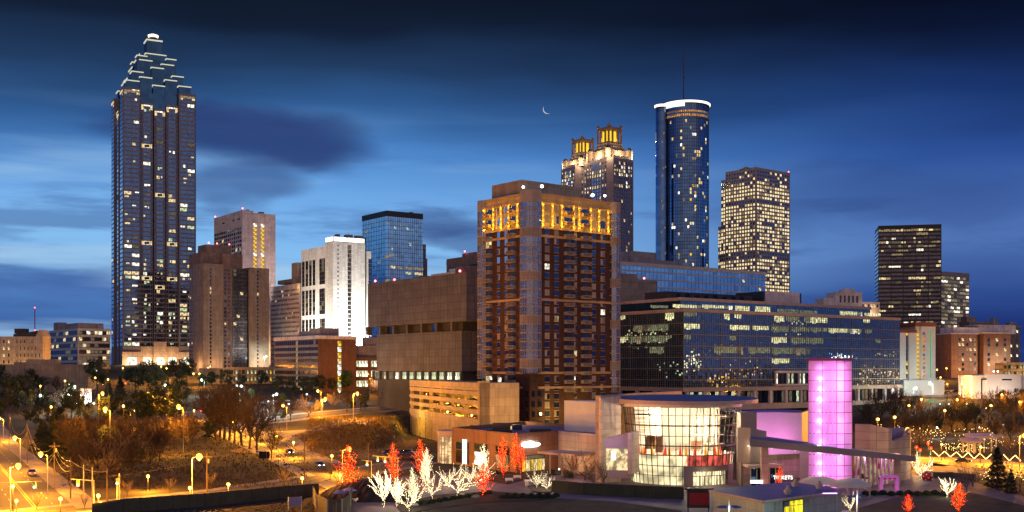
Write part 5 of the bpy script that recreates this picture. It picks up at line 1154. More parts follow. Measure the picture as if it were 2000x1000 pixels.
mb = MB(); mb.lathe([(r0 + .3, .1), (r0 + .4, 3.4)], 14, 0, (0, 0, 0), R(274), R(318)); dw = mb.build('entrance_glass', M['frosted_glow'], RT)
mb = MB()
for k in range(13):
    a_ = R(274 + 44 * k / 12); mb.box((r0 + .5) * math.cos(a_) - .05, (r0 + .5) * math.cos(a_) + .05, (r0 + .5) * math.sin(a_) - .05, (r0 + .5) * math.sin(a_) + .05, 0, 3.4)
mb.lathe([(r0 + .45, 2.3), (r0 + .58, 2.3), (r0 + .58, 2.42), (r0 + .45, 2.42)], 14, 0, (0, 0, 0), R(274), R(318))
for s0 in (282, 303):
    for q in (0, 5): a_ = R(s0 + q); mb.box((r0 + .52) * math.cos(a_) - .12, (r0 + .52) * math.cos(a_) + .12, (r0 + .52) * math.sin(a_) - .1, (r0 + .52) * math.sin(a_) + .1, 0, 2.3)
mb.build('door_frame', M['black_metal'], dw)
mb = MB(); mb.lathe([(.01, 7.0), (r0 + .4, 7.0), (r0 + .4, 6.8)], 40, 0); mb.build('gallery_floor', M['museum_pale'], RT)
mb = MB(); mb.lathe([(9.0, 7.0), (9.0, 18.7)], 30, 0, (0, 1.5, 0), R(0), R(180)); mb.box(-11.5, -5, -1.5, -1.0, 7, 18.6); mb.build('inner_wall', M['plain_white'], RT)
mb = MB()
for k in range(6): mb.box(1.5 + k * 1.6, 1.9 + k * 1.6, 3, 3.3, 7, 18.5)
for k in range(5): mb.box(1.2, 11, 2.7, 3.2, 8.8 + k * 2.2, 9.05 + k * 2.2)
for k in range(12): z = 10 + k * .62; mb.box(-11, -7.4, -3.2 + .02 * k, -3.0, z, z + .28)
mb.build('inner_screen', M['museum_pale'], RT)
mb = MB(); mb.box(-9.5, -7.2, -7.6, -6.6, 8.3, 11.4); mb.box(-7.0, -5.4, -6.4, -6.0, 7.4, 11.2); mb.box(2, 4.5, -3, -2.6, 8, 10); mb.build('exhibit_stand', M['museum_brown'], RT)
cr = MB(); rr = random.Random(3)
for k in range(13): a_ = R(195 + 142 * k / 13 + rr.uniform(-4, 4)); q = rr.uniform(9.8, 11.4); cr.lathe([(.42, 7.05), (.3, 7.9), (.16, 8.7), (.02, 9.4 + rr.random())], 8, k % 2, (q * math.cos(a_), q * math.sin(a_), 0))
cr.build('exhibit_bottle', [emis('exhibit_red', s2l((255, 60, 30)), .9), emis('exhibit_amber', s2l((255, 170, 40)), .9)], RT)
rf = MB(); pts = []
for k in range(48): a_ = 2 * math.pi * k / 48; pts.append((17.6 * math.cos(a_) + 1.2, 18.5 * math.sin(a_) + 2.5))
rf.prism(pts, 19.0, 19.5, 0, 1, top=[19.75 + (p[1] + 16) * .022 for p in pts]); rf.build('disc_roof', [M['trim_pink'], M['roof_blue_grey']], RT)
mb = MB(); mb.lathe([(r1 + .5, 18.2), (r1 + .6, 18.99), (.01, 18.98)], 40); mb.build('ceiling', M['plain_white'], RT)
for (x, y, z, p_) in ((-6, -6, 16.5, 1500), (2, -7, 16.5, 1300), (8, -5, 16.5, 900), (-3, 2, 15, 1300), (-8, -6, 10, 600), (5, 1, 12, 900), (8, -2, 14, 900), (3, -8, 12, 700)): lamp('POINT', (x, y, z), p_ * 2.6, (1, .82, .52), RT, .3, 'ceiling_light')
lamp('POINT', (4, -13.8, 2.2), 150, (1, .8, .5), RT, .3, 'door_light')
# tall blade wall beside it, glazed box, and the roof edge
BW = thing('blade_wall', 'tall pale curved wall blade with a lit projecting glass box beside the rotunda', 'wall', (0, 0, 0))
w0, w1 = Vector(W2(1174, 272)), Vector(W2(1332, 330)); wm = w0.lerp(w1, .5) + Vector((-2.2, 1.2)); mb = MB(); zt = 20.8
bz = [w0, w0.lerp(wm, .5) + Vector((-.4, .2)), wm, wm.lerp(w1, .5) + Vector((-.3, .2)), w1]
for a, c in zip(bz, bz[1:]): wallseg(mb, a, c, 0, zt, 1.4)
wallseg(mb, Vector(W2(1173.5, 270)), Vector(W2(1213, 272)), 0, CZ + (HY - 777) * 271 / F, 1.2, 0, CZ + (HY - 773) * 272 / F); mb.build('blade', M['museum_pale'], BW)
def slab(X0, X1, D0, D1, Y0, Y1, dep, name, mat, par, Y0b=None, Y1b=None):
    """a block seen between two photo columns: near face from (X0,D0) to (X1,D1), depth dep"""
    q = MB(); a, c = Vector(W2(X0, D0)), Vector(W2(X1, D1)); zb, zt = CZ + (HY - Y1) * D0 / F, CZ + (HY - Y0) * D0 / F
    zt2 = CZ + (HY - (Y0b or Y0)) * D1 / F if Y0b else zt
    wallseg(q, a, c, max(zb, -.5), zt, dep, 0, zt2); return q.build(name, M[mat], par)
slab(1180, 1232, 259, 257.6, 858, 876, 7, 'box_top', 'museum_grey', BW, 844); slab(1184, 1230, 258.9, 257.7, 876, 918, 6, 'box_glass', 'lit_warm', BW); slab(1186, 1231, 258.6, 257.4, 918, 934, 7, 'box_floor', 'museum_grey', BW); slab(1226, 1233, 257.2, 256.9, 845, 926, 7, 'box_frame', 'museum_pale', BW)
slab(1194, 1202, 258.3, 258.1, 881, 898, .1, 'lit_screen', 'strip_white', BW)
lamp('POINT', (*W2(1185, 254), 11), 750, (.85, .5, 1), BW, .5, 'violet_floodlight')
# right wing: wall, magenta room, dark block, canopy
RW = thing('museum_wing', 'museum wing with magenta-lit wall, curved tan end wall and long slanting canopy', 'building', (0, 0, 0))
slab(1452, 1481, 258, 257, 905, 955, 10, 'wall', 'museum_pale', RW); slab(1447, 1478, 262, 262, 806, 950, 5, 'wall', 'museum_grey', RW)
slab(1466, 1497, 256, 259, 836, 905, 4, 'dark_block', 'museum_grey', RW, 842)
slab(1452, 1566, 275, 282, 804, 890, .7, 'magenta_wall', 'plain_white', RW, 806); slab(1566, 1580, 282, 300, 806, 890, .7, 'return_wall', 'museum_grey', RW)
q = MB(); a, c = Vector(W2(1450, 274.6)), Vector(W2(1566, 281.7)); wallseg(q, a, c, CZ + (HY - 806) * 275 / F, CZ + (HY - 803) * 275 / F, 8); q.build('roof', M['roof_blue_grey'], RW)
for (X, D, z, p_) in ((1475, 269, 11.5, 650), (1520, 272, 9.5, 900), (1555, 276, 9.5, 650)): lamp('POINT', (*W2(X, D), z), p_, (1, .20, .85), RW, .3, 'magenta_floodlight')
slab(1578, 1627, 272, 268, 816, 893, 1.2, 'panel_wall', 'white_panel', RW, 818); slab(1628, 1642, 268, 266, 818, 895, 3, 'panel_wall', 'magenta_paint', RW)
slab(1490, 1562, 282, 284, 878, 948, 1, 'rear_wall', 'museum_pale', RW); slab(1562, 1632, 276, 274, 880, 944, 1, 'rear_wall', 'museum_grey', RW)
slab(1583, 1614, 275.6, 274.4, 915, 934, .1, 'lit_screen', 'magenta_lit' if 'magenta_lit' in M else emis('magenta_lit', (.55, .12, .75), .8).name, RW)
# curved tan wall
mb = MB(); prof = [(1670, 276, 828, 955), (1700, 273, 829, 955), (1735, 272, 837, 950), (1742, 273, 840, 950)]
for (x0, d0, ya, yb), (x1, d1, yc, yd) in zip(prof, prof[1:]): wallseg(mb, W2(x0, d0), W2(x1, d1), 0, CZ + (HY - ya) * d0 / F, .9, 0, CZ + (HY - yc) * d1 / F)
wallseg(mb, W2(1742, 273), W2(1771, 277), 0, CZ + (HY - 862) * 273 / F, .9, 0, CZ + (HY - 852) * 277 / F)
wallseg(mb, W2(1765, 276.5), W2(1778, 279), 0, CZ + (HY - 856) * 276 / F, 1.0, 0, CZ + (HY - 845) * 279 / F)
wallseg(mb, W2(1772, 278), W2(1779, 300), 0, CZ + (HY - 845) * 279 / F, .9); mb.build('end_wall', M['museum_tan'], RW)
slab(1744, 1766, 284, 285, 857, 868, 8, 'roof', 'roof_blue_grey', RW)
slab(1734, 1766, 290, 292, 836, 870, .5, 'violet_wall', 'canvas_violet', RW); 
for X_, D_, z_, p_ in ((1700, 258, 10.5, 1500), (1748, 262, 10, 1100)): lamp('POINT', (*W2(X_, D_), z_), p_, (1, .62, .36), RW, .4, 'wall_fill')  # unseen fill lamps added in front to brighten the tan wall
lamp('POINT', (*W2(1600, 261), 10), 500, (1, .55, .75), RW, .4, 'wall_fill')  # another added fill, for the panel wall
# canopy: a long slab, its near edge running from beside the rotunda to the far right
c0, c1 = Vector(W2(1464, 247)), Vector(W2(1789, 262)); mb = MB()
t = (c1 - c0).normalized(); nn = Vector((-t.y, t.x)); zc0, zc1 = CZ + (HY - 857) * 247 / F, CZ + (HY - 891) * 262 / F
pol = [c0, c1, c1 + nn * 9 - t * 6, c0 + Vector((4, 17))]; i = 0
th0, th1 = 1.6, 1.3
mb.v = [(p.x, p.y, z) for p, z in zip(pol, (zc0 - th0, zc1 - th1, zc1 - th1 + .8, zc0 - th0))] + [(p.x, p.y, z) for p, z in zip(pol, (zc0, zc1, zc1 + .8, zc0))]
mb.f = [(3, 2, 1, 0), (4, 5, 6, 7), (0, 1, 5, 4), (1, 2, 6, 5), (2, 3, 7, 6), (3, 0, 4, 7)]; mb.m = [0, 1, 0, 0, 0, 0]; mb.build('canopy', [M['museum_grey'], M['roof_blue_grey']], RW)
mb = MB()
for (X, D) in ((1494, 250), (1752, 264)): x, y = W2(X, D); mb.box(x - .75, x + .75, y - .2, y + 1.2, 0, 11 if X < 1600 else 7.5)
mb.build('canopy_pillar', M['museum_pale'], RW)
for k in range(7):
    f_ = (k + .7) / 7.6; p = c0.lerp(c1, f_) + nn * (7.5 - 4 * f_); z = zc0 - th0 + (zc1 - th1 - zc0 + th0) * f_
    q = MB(); q.tube((p.x, p.y, z - .02), (p.x, p.y, z - .12), .22, n=8); q.build('downlight', M['strip_white'], RW); lamp('POINT', (p.x, p.y, z - .4), 190, (1, .78, .5) if k < 4 else (1, .5, .8), RW, .1, 'downlight_lamp')
lamp('POINT', (*W2(1530, 270), 5), 450, (1, .85, .55), RW, .4, 'rear_light')
# glass front with fins under the canopy
mb = MB(); f0, f1 = Vector(W2(1672, 262)), Vector(W2(1752, 268))
for k in range(11): p = f0.lerp(f1, k / 10); mb.box(p.x - .12, p.x + .12, p.y - .5, p.y, 0, 7.0)
mb.build('fin', M['magenta_paint'], RW)
mb = MB(); wallseg(mb, f0 + Vector((0, .6)), f1 + Vector((0, .6)), .1, 7, .3); mb.build('glass_front', M['lit_dim'], RW)
mb = MB(); rr = random.Random(9)
for k in range(16): p = f0.lerp(f1, rr.random()); z = rr.uniform(.5, 6); mb.box(p.x - rr.uniform(.2, .8), p.x + rr.uniform(.2, .7), p.y + .45, p.y + .58, z, z + rr.uniform(.2, 1.2), k % 3)
mb.build('display', [M['dark_mullion'], M['red_paint'], M['museum_brown']], RW)
slab(1461, 1530, 252, 252, 909, 914, 6, 'ticket_canopy', 'museum_pale', RW); slab(1466, 1527, 253, 253, 914, 950, .3, 'ticket_window', 'win_dark', RW)
mb = MB()
for k in range(6): x, y = W2(1466 + k * 12.2, 252.7); mb.box(x - .1, x + .1, y - .1, y + .1, 0, 5.2)
mb.build('ticket_frame', M['galvanised'], RW)
fc = bpy.data.curves.new('ticket_sign', 'FONT'); fc.body = 'TICKETS'; fc.size = 1.15; fc.extrude = .06; fc.materials.append(M['strip_white'])
to_ = link('sign_text', fc); me_ = bpy.data.meshes.new_from_object(to_); bpy.data.objects.remove(to_); o = link('ticket_sign', me_, RW, (*W2(1510, 251.6), 2.75)); o.rotation_euler = (R(90), 0, 0)
slab(1466, 1490, 249, 249, 938, 944, .3, 'light_box', 'strip_white', RW)
# magenta tower
pm('clip_red', (.45, .06, .28), .6, .05)
TW = thing('glass_light_tower', 'tall translucent glass tower glowing magenta with horizontal panel joints', 'tower', (*W2(1634, 262), 0), R(0))
m_, t_, b_ = prin('milk_glass'); t_.n.clear(); tl = t_.new('ShaderNodeBsdfTranslucent'); tl.inputs[0].default_value = (.95, .72, .95, 1); df = t_.new('ShaderNodeBsdfDiffuse'); df.inputs[0].default_value = (.7, .5, .7, 1); mx = t_.new('ShaderNodeMixShader'); mx.inputs[0].default_value = .25
t_.l.new(tl.outputs[0], mx.inputs[1]); t_.l.new(df.outputs[0], mx.inputs[2]); ou = t_.new('ShaderNodeOutputMaterial'); t_.l.new(mx.outputs[0], ou.inputs[0])
zt = CZ + (HY - 702) * 262 / F; kx = 262 / F
q0, q1, q2, q3 = Vector(((1584 - 1634) * kx, 2.4)), Vector((0, 0)), Vector(((1668 - 1634) * kx, 1.6)), Vector((1.2, 7.5))
loop = [q0, q1, q2, q3]; mb = MB(); nr = 12; ph = zt / nr
for a, c in zip(loop, loop[1:] + loop[:1]):
    for j in range(nr): mb.face([(a.x, a.y, j * ph + .05), (c.x, c.y, j * ph + .05), (c.x, c.y, (j + 1) * ph - .05), (a.x, a.y, (j + 1) * ph - .05)])
mb.face([(p.x, p.y, zt - .3) for p in loop]); mb.build('glass_panel', M['milk_glass'], TW)
mb = MB()
for a, c in zip(loop, loop[1:] + loop[:1]):
    t = (c - a).normalized(); nn = Vector((t.y, -t.x))
    for j in range(1, nr + 1):
        for k in range(7):
            p = a.lerp(c, (k + .5) / 7) + nn * .08; mb.box(p.x - .22, p.x + .22, p.y - .06, p.y + .06, j * ph - .1, j * ph + .06)
    for f_ in (0.0, .5): p = a.lerp(c, f_) + nn * .02; mb.tube((p.x, p.y, 0), (p.x, p.y, zt), .07, n=4)
    wallseg(mb, a + nn * .15, c + nn * .15, zt - .3, zt + .25, .3)
mb.build('joint_clip', M['clip_red'], TW)
bt = MB(); bo = [(-.2, 8.6), (-.55, 9.6), (-.62, 10.8), (-.45, 11.8), (-.58, 13.0), (-.42, 14.3), (-.16, 15.4), (-.12, 16.6)]; tq = (q0 - q1).normalized(); nq = Vector((-tq.y, tq.x)); nq = nq if nq.y < 0 else -nq
for sgn in (-1, 1):
    pts = [q1 + tq * (1.4 + sgn * -x) + nq * .1 for x, z in bo]
    for (p, (x, z)), (p2, (x2, z2)) in zip(zip(pts, bo), list(zip(pts, bo))[1:]): bt.tube((p.x, p.y, z), (p2.x, p2.y, z2), .06, n=4)
bt.build('bottle_outline', M['magenta_paint'], TW)
rr = random.Random(2)
for j in range(nr):
    for (x, y) in ((-3.2, 2.6), (.6, 2.0)):
        lamp('POINT', (x + rr.uniform(-.3, .3), y - .55, j * ph + .35), 135 * rr.uniform(.5, 1.6), (1, .36, .95), TW, .25, 'inner_light')
lamp('POINT', (-1.2, -2.2, .8), 260, (1, .25, .9), TW, .3, 'base_light')
# small things by the wing
AR = thing('gate_arch', 'free-standing magenta-lit arch gate on the plaza before the tan wall', 'gate', (*W2(1736, 247), 0), R(8)); mb = MB(); 
mb.box(-2.2, -1.5, -.4, .4, 0, 3.6); mb.box(1.5, 2.2, -.4, .4, 0, 3.6); mb.build('post', M['magenta_paint'], AR); mb = MB(); mb.prism([(-2.2, -.45), (0, -.45), (2.2, -.45), (2.2, .45), (0, .45), (-2.2, .45)], 3.0, 4, top=[3.9, 4.4, 3.9, 3.9, 4.4, 3.9]); mb.build('lintel', M['magenta_paint'], AR); mb = MB()
for x in (-1.1, 0, 1.1): mb.box(x - .32, x + .32, -.5, -.46, 3.2, 3.55)
mb.build('plate', M['red_board'], AR); lamp('POINT', (0, -2.6, 1.5), 130, (1, .25, .9), AR, .2, 'gate_light')
for i, (X, D, rx, ry, h_) in enumerate(((1600, 246, 4.6, 4, 1.9), (1660, 240, 4.4, 3.6, 2.2))):
    t = thing('tent', ('cream domed event tent behind the teal kiosk roof', 'pale domed tent nearer the magenta arch, with open side')[i], 'tent', (*W2(X, D), 0), 0, 'domed tents on the plaza'); mb = MB(); mb.lathe([(1, 2.4), (.97, 2.8), (.72, 2.4 + h_ * .5), (.4, 2.4 + h_ * .72), (.01, 2.4 + h_ * .8)], 24); mb.v = [(x * rx, y * ry, z) for x, y, z in mb.v]; mb.build('canopy', M['canvas_cream'], t, smooth=True)
    mb = MB()
    for k in range(10): a_ = 2 * math.pi * k / 10; mb.tube((rx * .97 * math.cos(a_), ry * .97 * math.sin(a_), 0), (rx * .97 * math.cos(a_), ry * .97 * math.sin(a_), 2.5), .08, n=5)
    mb.build('pole', M['galvanised'], t); lamp('POINT', (-2, 1, 6.6), 130, (1, .75, .4), t, .3, 'tent_light')
# kiosk in the foreground
KR = 5.1; KS = thing('kiosk', 'teal-walled kiosk with flat blue roof, vents and yellow-lit window', 'kiosk', (0, 0, 0))
k0, k1, k2, k3 = [Vector(W2(x, d)) for x, d in ((1490, 190), (1653, 207), (1545, 223), (1384, 207))]
def inset(f_): c = (k0 + k1 + k2 + k3) / 4; return [p.lerp(c, f_) for p in (k0, k1, k2, k3)]
mb = MB(); mb.prism([k0, k1, k2, k3], KR - .42, KR, 0, 1); mb.build('roof', [M['museum_pale'], M['roof_blue_grey']], KS)
i0, i1, i2, i3 = inset(.07); mb = MB(); mb.prism([i0, i1, i2, i3], 0, KR - .42); mb.build('wall', M['teal_wall'], KS)
on_wall(i0, i1, 5.4, 11.2, .6, 4.5, .12, 'dark_metal', 'window', KS); pn = on_wall(i0, i1, 7.2, 11.0, .8, 4.35, .06, 'kiosk_lit', 'pane', KS, out=.16); on_wall(i0, i1, 5.55, 7.05, .8, 3.5, .06, 'kiosk_lit', 'pane', KS, out=.16)
mb = MB()
for s in (8.2, 9.5): on_wall(i0, i1, s, s + .1, .8, 4.35, .1, 'galvanised', 'bar', KS, mb, .2)
for z in (2.1, 3.5): on_wall(i0, i1, 5.5, 11.0, z, z + .1, .1, 'galvanised', 'bar', KS, mb, .2)
mb.build('window_bar', M['galvanised'], KS)
mb = MB()
for k in range(5): on_wall(i0, i1, 5.6, 7.0, 3.65 + k * .15, 3.74 + k * .15, .1, '', '', KS, mb, .16)
for k in range(5): on_wall(i0, i1, 11.3, 13, 3.65 + k * .15, 3.74 + k * .15, .1, '', '', KS, mb, .05)
mb.build('louvre', M['galvanised'], KS)
mb = MB(); a = i0.lerp(i1, .14); mb.tube((a.x, a.y - .25, 4.6), (a.x - .1, a.y - .25, 3.2), .12); mb.tube((a.x - .1, a.y - .25, 3.2), (a.x - .8, a.y - .5, 2.2), .12); mb.tube((a.x - .8, a.y - .5, 2.2), (a.x - .8, a.y - .5, 0), .12); mb.build('downpipe', M['galvanised'], KS)
for (X, D, s) in ((1554, 213, 1.1), (1600, 209, 1.0), (1539, 200, 1.0)):
    x, y = W2(X, D); mb = MB(); mb.lathe([(.55 * s, KR), (.55 * s, KR + .4), (.75 * s, KR + .42), (.75 * s, KR + .75), (.5 * s, KR + .8), (.5 * s, KR + 1.05), (.28 * s, KR + 1.1), (.28 * s, KR + 1.5), (.01, KR + 1.5)], 14, 0, (x, y, 0)); mb.build('roof_vent', M['galvanised'], KS)
mb = MB(); mb.box(*sorted((W2(1612, 199)[0], W2(1640, 199)[0])), 200.5, 200.7, KR + .02, KR + .16); mb.build('roof_light', emis('violet_tube', (.8, .35, 1), 4), KS)
lamp('POINT', (i0.x + 5, i0.y - 5, 3.6), 300, (.75, 1, .9), KS, .4, 'forecourt_light'); lamp('POINT', (i0.x - 8, i0.y + 2, 3), 130, (1, .85, .6), KS, .4, 'side_light')
RB = thing('notice_board', 'dark framed red notice board left of the teal kiosk', 'board', (*W2(1364, 214), 0)); mb = MB(); mb.box(-2.1, 2.1, 0, .5, 1.0, 4.4); mb.box(-2, -1.8, .1, .4, 0, 1); mb.box(1.8, 2, .1, .4, 0, 1); mb.box(-2.6, 2.8, -.6, 1, 4.4, 4.7); mb.build('frame', M['dark_metal'], RB); mb = MB(); mb.box(-1.7, 2.0, -.08, -.01, 1.5, 3.8); mb.build('panel', M['red_board'], RB)
# ------------------------------------------------------------------ trees
def perp(d, rr, ang):
    a = d.orthogonal().normalized(); a.rotate(__import__('mathutils').Quaternion(d, rr.uniform(0, 6.283))); v = d * math.cos(ang) + a * math.sin(ang); return v.normalized()
def skeleton(seed, H, form='vase', depth=4, kids=(5, 4, 3, 3), up=.25):
    rr = random.Random(seed); segs = []
    def grow(p, d, L, r, lv):
        n = 3 if lv < 2 else 2; q = p
        for k in range(n):
            d = (d + Vector((rr.uniform(-.16, .16), rr.uniform(-.16, .16), up * .35 + rr.uniform(-.05, .1)))).normalized(); q2 = q + d * (L / n); segs.append((q, q2, r * (1 - .35 * k / n), r * (1 - .35 * (k + 1) / n), lv)); q = q2
            if lv < depth and k < n - 1:
                for _ in range(max(1, kids[min(lv, len(kids) - 1)] // 2)): grow(q, perp(d, rr, rr.uniform(.45, .85)), L * rr.uniform(.45, .62), r * .5, lv + 1)
        if lv < depth:
            for _ in range(kids[min(lv, len(kids) - 1)] - 1): grow(q, perp(d, rr, rr.uniform(.25, .7)), L * rr.uniform(.5, .7), r * .55, lv + 1)
    if form == 'spire':                                       # one leader, rising side limbs
        tr = H * .018; z = 0; q = Vector((0, 0, 0)); st = 14
        for k in range(st):
            q2 = Vector((rr.uniform(-.012, .012) * H, rr.uniform(-.012, .012) * H, H * (k + 1) / st)); segs.append((q, q2, tr * (1 - k / st) + .03, tr * (1 - (k + 1) / st) + .03, 0)); q = q2
            if k >= 1:
                f_ = k / st; ln = H * .34 * (1 - f_) ** .75 * (1 if k > 2 else .8) + .35
                for m in range(5 if k < 10 else 3):
                    a = rr.uniform(0, 6.283); el = .75 + .45 * f_; d = Vector((math.cos(a) * math.cos(el), math.sin(a) * math.cos(el), math.sin(el)))
                    grow(q.lerp(segs[-1][0], 0), d, ln * rr.uniform(.7, 1.1), tr * .35, 2)
    else:
        th = H * (.22 if form == 'vase' else .16); tr = H * .020; q = Vector((rr.uniform(-.2, .2), rr.uniform(-.2, .2), th)); segs.append((Vector((0, 0, 0)), q, tr * 1.25, tr, 0))
        n = 6
        for k in range(n):
            a = 6.283 * k / n + rr.uniform(-.4, .4); el = rr.uniform(.75, 1.25) if form == 'vase' else rr.uniform(.35, .95); d = Vector((math.cos(a) * math.cos(el), math.sin(a) * math.cos(el), math.sin(el))); grow(q, d, H * rr.uniform(.36, .46), tr * .6, 1)
    return segs
def bare_mesh(segs, tw=.05):
    t = MB(); c = MB(); mz = max(s[1].z for s in segs)
    for (p, q, a, b_, lv) in segs:
        if lv <= 1: t.tube(p, q, max(a, .05), max(b_, .045), 6 if lv == 0 else 5, cap=False)
        else: c.tube(p, q, max(a, tw), max(b_, tw * .8), 3, cap=False)
    return t, c
PROTO = {}
for k in range(4):
    s_ = skeleton(20 + k, 12, 'vase', 4, (5, 4, 4, 3)); t_, c_ = bare_mesh(s_, .036); PROTO['bare%d' % k] = (t_.mesh('trunk', M['bark']), c_.mesh('crown', M['twig']))
for k in range(2):
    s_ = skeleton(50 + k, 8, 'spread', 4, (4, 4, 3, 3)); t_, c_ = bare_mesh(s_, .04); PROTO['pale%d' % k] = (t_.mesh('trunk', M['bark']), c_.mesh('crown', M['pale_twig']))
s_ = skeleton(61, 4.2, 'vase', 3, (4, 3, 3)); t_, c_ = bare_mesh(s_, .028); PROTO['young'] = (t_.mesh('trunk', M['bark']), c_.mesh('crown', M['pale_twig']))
def leafy(seed, H, form):
    rr = random.Random(seed); t = MB(); c = MB()
    t.tube((0, 0, 0), (0, 0, H * .35), H * .022, H * .016, 6); t.tube((0, 0, H * .35), (.1, 0, H * .85), H * .016, .05, 6)
    if form == 'cone':
        for k in range(1500):
            f_ = rr.random() ** .7; z = H * (.08 + .92 * (1 - f_)); r = H * .25 * f_ * (.55 + .45 * math.sqrt(rr.random())) * (1 + .25 * math.sin(z * 4)); a = rr.uniform(0, 6.283); p = Vector((r * math.cos(a), r * math.sin(a), z - r * .25)); d = Vector((math.cos(a), math.sin(a), -.35)).normalized(); s = Vector((-math.sin(a), math.cos(a), rr.uniform(-.5, .5))) * .34; c.face([p - s, p + d * .75, p + s])
        for k in range(24): a = rr.uniform(0, 6.283); z = rr.uniform(.1, .8) * H; r = H * .22 * (1 - z / H); t.tube((0, 0, z), (r * math.cos(a), r * math.sin(a), z + .1), .05, .03, 4)
    else:
        n = 26
        for k in range(n):
            a = rr.uniform(0, 6.283); zz_ = rr.uniform(-.9, 1); rr_ = math.sqrt(max(0, 1 - zz_ * zz_)) * rr.uniform(.45, 1); cp = Vector((math.cos(a) * rr_ * H * .34, math.sin(a) * rr_ * H * .34, H * .62 + zz_ * H * .32)); t.tube((0, 0, H * .4), cp, .09, .04, 4); rad_ = H * rr.uniform(.08, .14)
            for j in range(64):
                v = Vector((rr.gauss(0, 1), rr.gauss(0, 1), rr.gauss(0, .7))); v = v.normalized() * rad_ * rr.uniform(.5, 1.1); p = cp + v; s = perp(Vector((0, 0, 1)), rr, rr.uniform(.3, 1.5)) * .32; u = s.cross(v.normalized()) ; c.face([p - s, p + u * .9, p + s, p - u * .5])
    return t, c
for k in range(2): t_, c_ = leafy(80 + k, 12, 'cone'); PROTO['cone%d' % k] = (t_.mesh('trunk', M['bark']), c_.mesh('crown', M['needles']))
for k in range(3): t_, c_ = leafy(90 + k, 12, 'round'); PROTO['dark%d' % k] = (t_.mesh('trunk', M['bark']), c_.mesh('crown', M['needles']))
t_, c_ = leafy(97, 8, 'round'); PROTO['leaf0'] = (t_.mesh('trunk', M['bark']), c_.mesh('crown', M['leaf_green']))
HGT = {'bare': 12.0, 'pale': 8.0, 'youn': 4.2, 'cone': 12.0, 'dark': 12.0, 'leaf': 8.0}
def tree(kind, X, Y, hpx, label, name='bare_tree', group=None, D=None, rz=None):
    g = G(X, Y) if D is None else Vector(((X - 1000) * D / F, D, hgt((X - 1000) * D / F, D)))
    hm = hpx * g.y / F; s = hm / HGT[kind[:4]]; t = thing(name, label, 'tree', g, rnd.uniform(0, 6.28) if rz is None else rz, group); t.scale = (s * rnd.uniform(.9, 1.1),) * 2 + (s,)
    a, c = PROTO[kind]; link('trunk', a, t); link('crown', c, t); return t
rnd = random.Random(77)
# row along the tree-lined street
for k, (X, Y, h_) in enumerate(((530, 896, 62), (502, 884, 92), (487, 878, 98), (472, 871, 102), (458, 867, 104), (448, 861, 106), (438, 858, 104), (430, 853, 98), (420, 851, 90), (412, 846, 80))):
    tree('bare%d' % (k % 4), X, Y, h_, '%s bare street tree from the near end of the row beside the lit street' % ORD[k], 'street_tree', 'bare trees along the street')
# dark grove in the park left of it
k = 0
rg = random.Random(44); GROVE = []
while len(GROVE) < 64:
    X, Y = rg.uniform(112, 430), rg.uniform(846, 942)
    if X > 250 + (942 - Y) * 2.1 or X < 100 + (Y - 846) * .55: continue
    if any(abs(X - q[0]) < 13 and abs(Y - q[1]) < 7 for q in GROVE): continue
    GROVE.append((X, Y, min(rg.uniform(48, 72), Y - 812) if Y < 890 else rg.uniform(52, 84)))
for (X, Y, h_) in GROVE:
    kd = rg.choice(('bare', 'bare', 'bare', 'pale', 'dark')); n_ = {'bare': 4, 'pale': 2, 'dark': 3}[kd]
    tree('%s%d' % (kd, k % n_), X, Y, h_ * (.8 if kd == 'dark' else 1), ('dark leafy tree' if kd == 'dark' else 'pale-twigged bare tree' if kd == 'pale' else 'bare brown tree') + ' in the dark grove beyond the green fence', 'leafy_tree' if kd == 'dark' else 'bare_tree', ('leafy' if kd == 'dark' else 'pale' if kd == 'pale' else 'bare') + ' trees of the dark grove'); k += 1
for k, (X, Y, h_) in enumerate(((238, 842, 72), (268, 846, 84), (300, 842, 84), (318, 842, 96), (345, 838, 70), (205, 836, 66))): tree('dark%d' % (k % 3), X, Y, h_, '%s of the leafy dark trees along the orange-lit lane behind the grove' % ORD[k], 'leafy_tree', 'leafy trees along the lane')
for k, (X, Y, h_, lb) in enumerate(((103, 892, 82, 'wide black evergreen at the corner of the road and grove'), (130, 890, 76, 'pointed black evergreen beside the widest one'), (112, 905, 60, 'small black evergreen nearest the road'), (212, 780, 40, 'small dark conifer right of the bright billboard'), (235, 775, 42, 'dark conifer beside the red traffic light'), (76, 800, 40, 'conifer behind the road lamps near the billboard'))): tree('cone%d' % (k % 2), X, Y, h_, lb, 'conifer')
for k, (X, Y, h_, lb) in enumerate(((190, 770, 72, 'round dark tree strung with small yellow lights'), (290, 775, 70, 'dark round tree below the tallest tower entrance'), (318, 780, 62, 'dark bushy tree beside the white park lamp'), (345, 760, 60, 'dark tree with smoke-grey crown below the hotel'), (365, 750, 52, 'dark tree by the bright orange plaza lamp'), (20, 800, 70, 'dark tree at the picture edge behind the left road'), (48, 790, 62, 'dark tree above the lamp of the left road'), (140, 820, 60, 'dark bushy tree under the billboard'), (165, 835, 62, 'dark bushy tree right under the billboard posts'), (0, 770, 60, 'dark tree cut by the picture edge'), (60, 770, 50, 'dark tree below the long tan wall'), (150, 760, 45, 'dark tree behind the pair of white floodlights'), (265, 770, 55, 'dark tree left of the traffic signal'), (350, 800, 60, 'dark leafy tree before the bright crossing'))):
    tree('dark%d' % (k % 3), X, Y, h_, lb, 'leafy_tree')
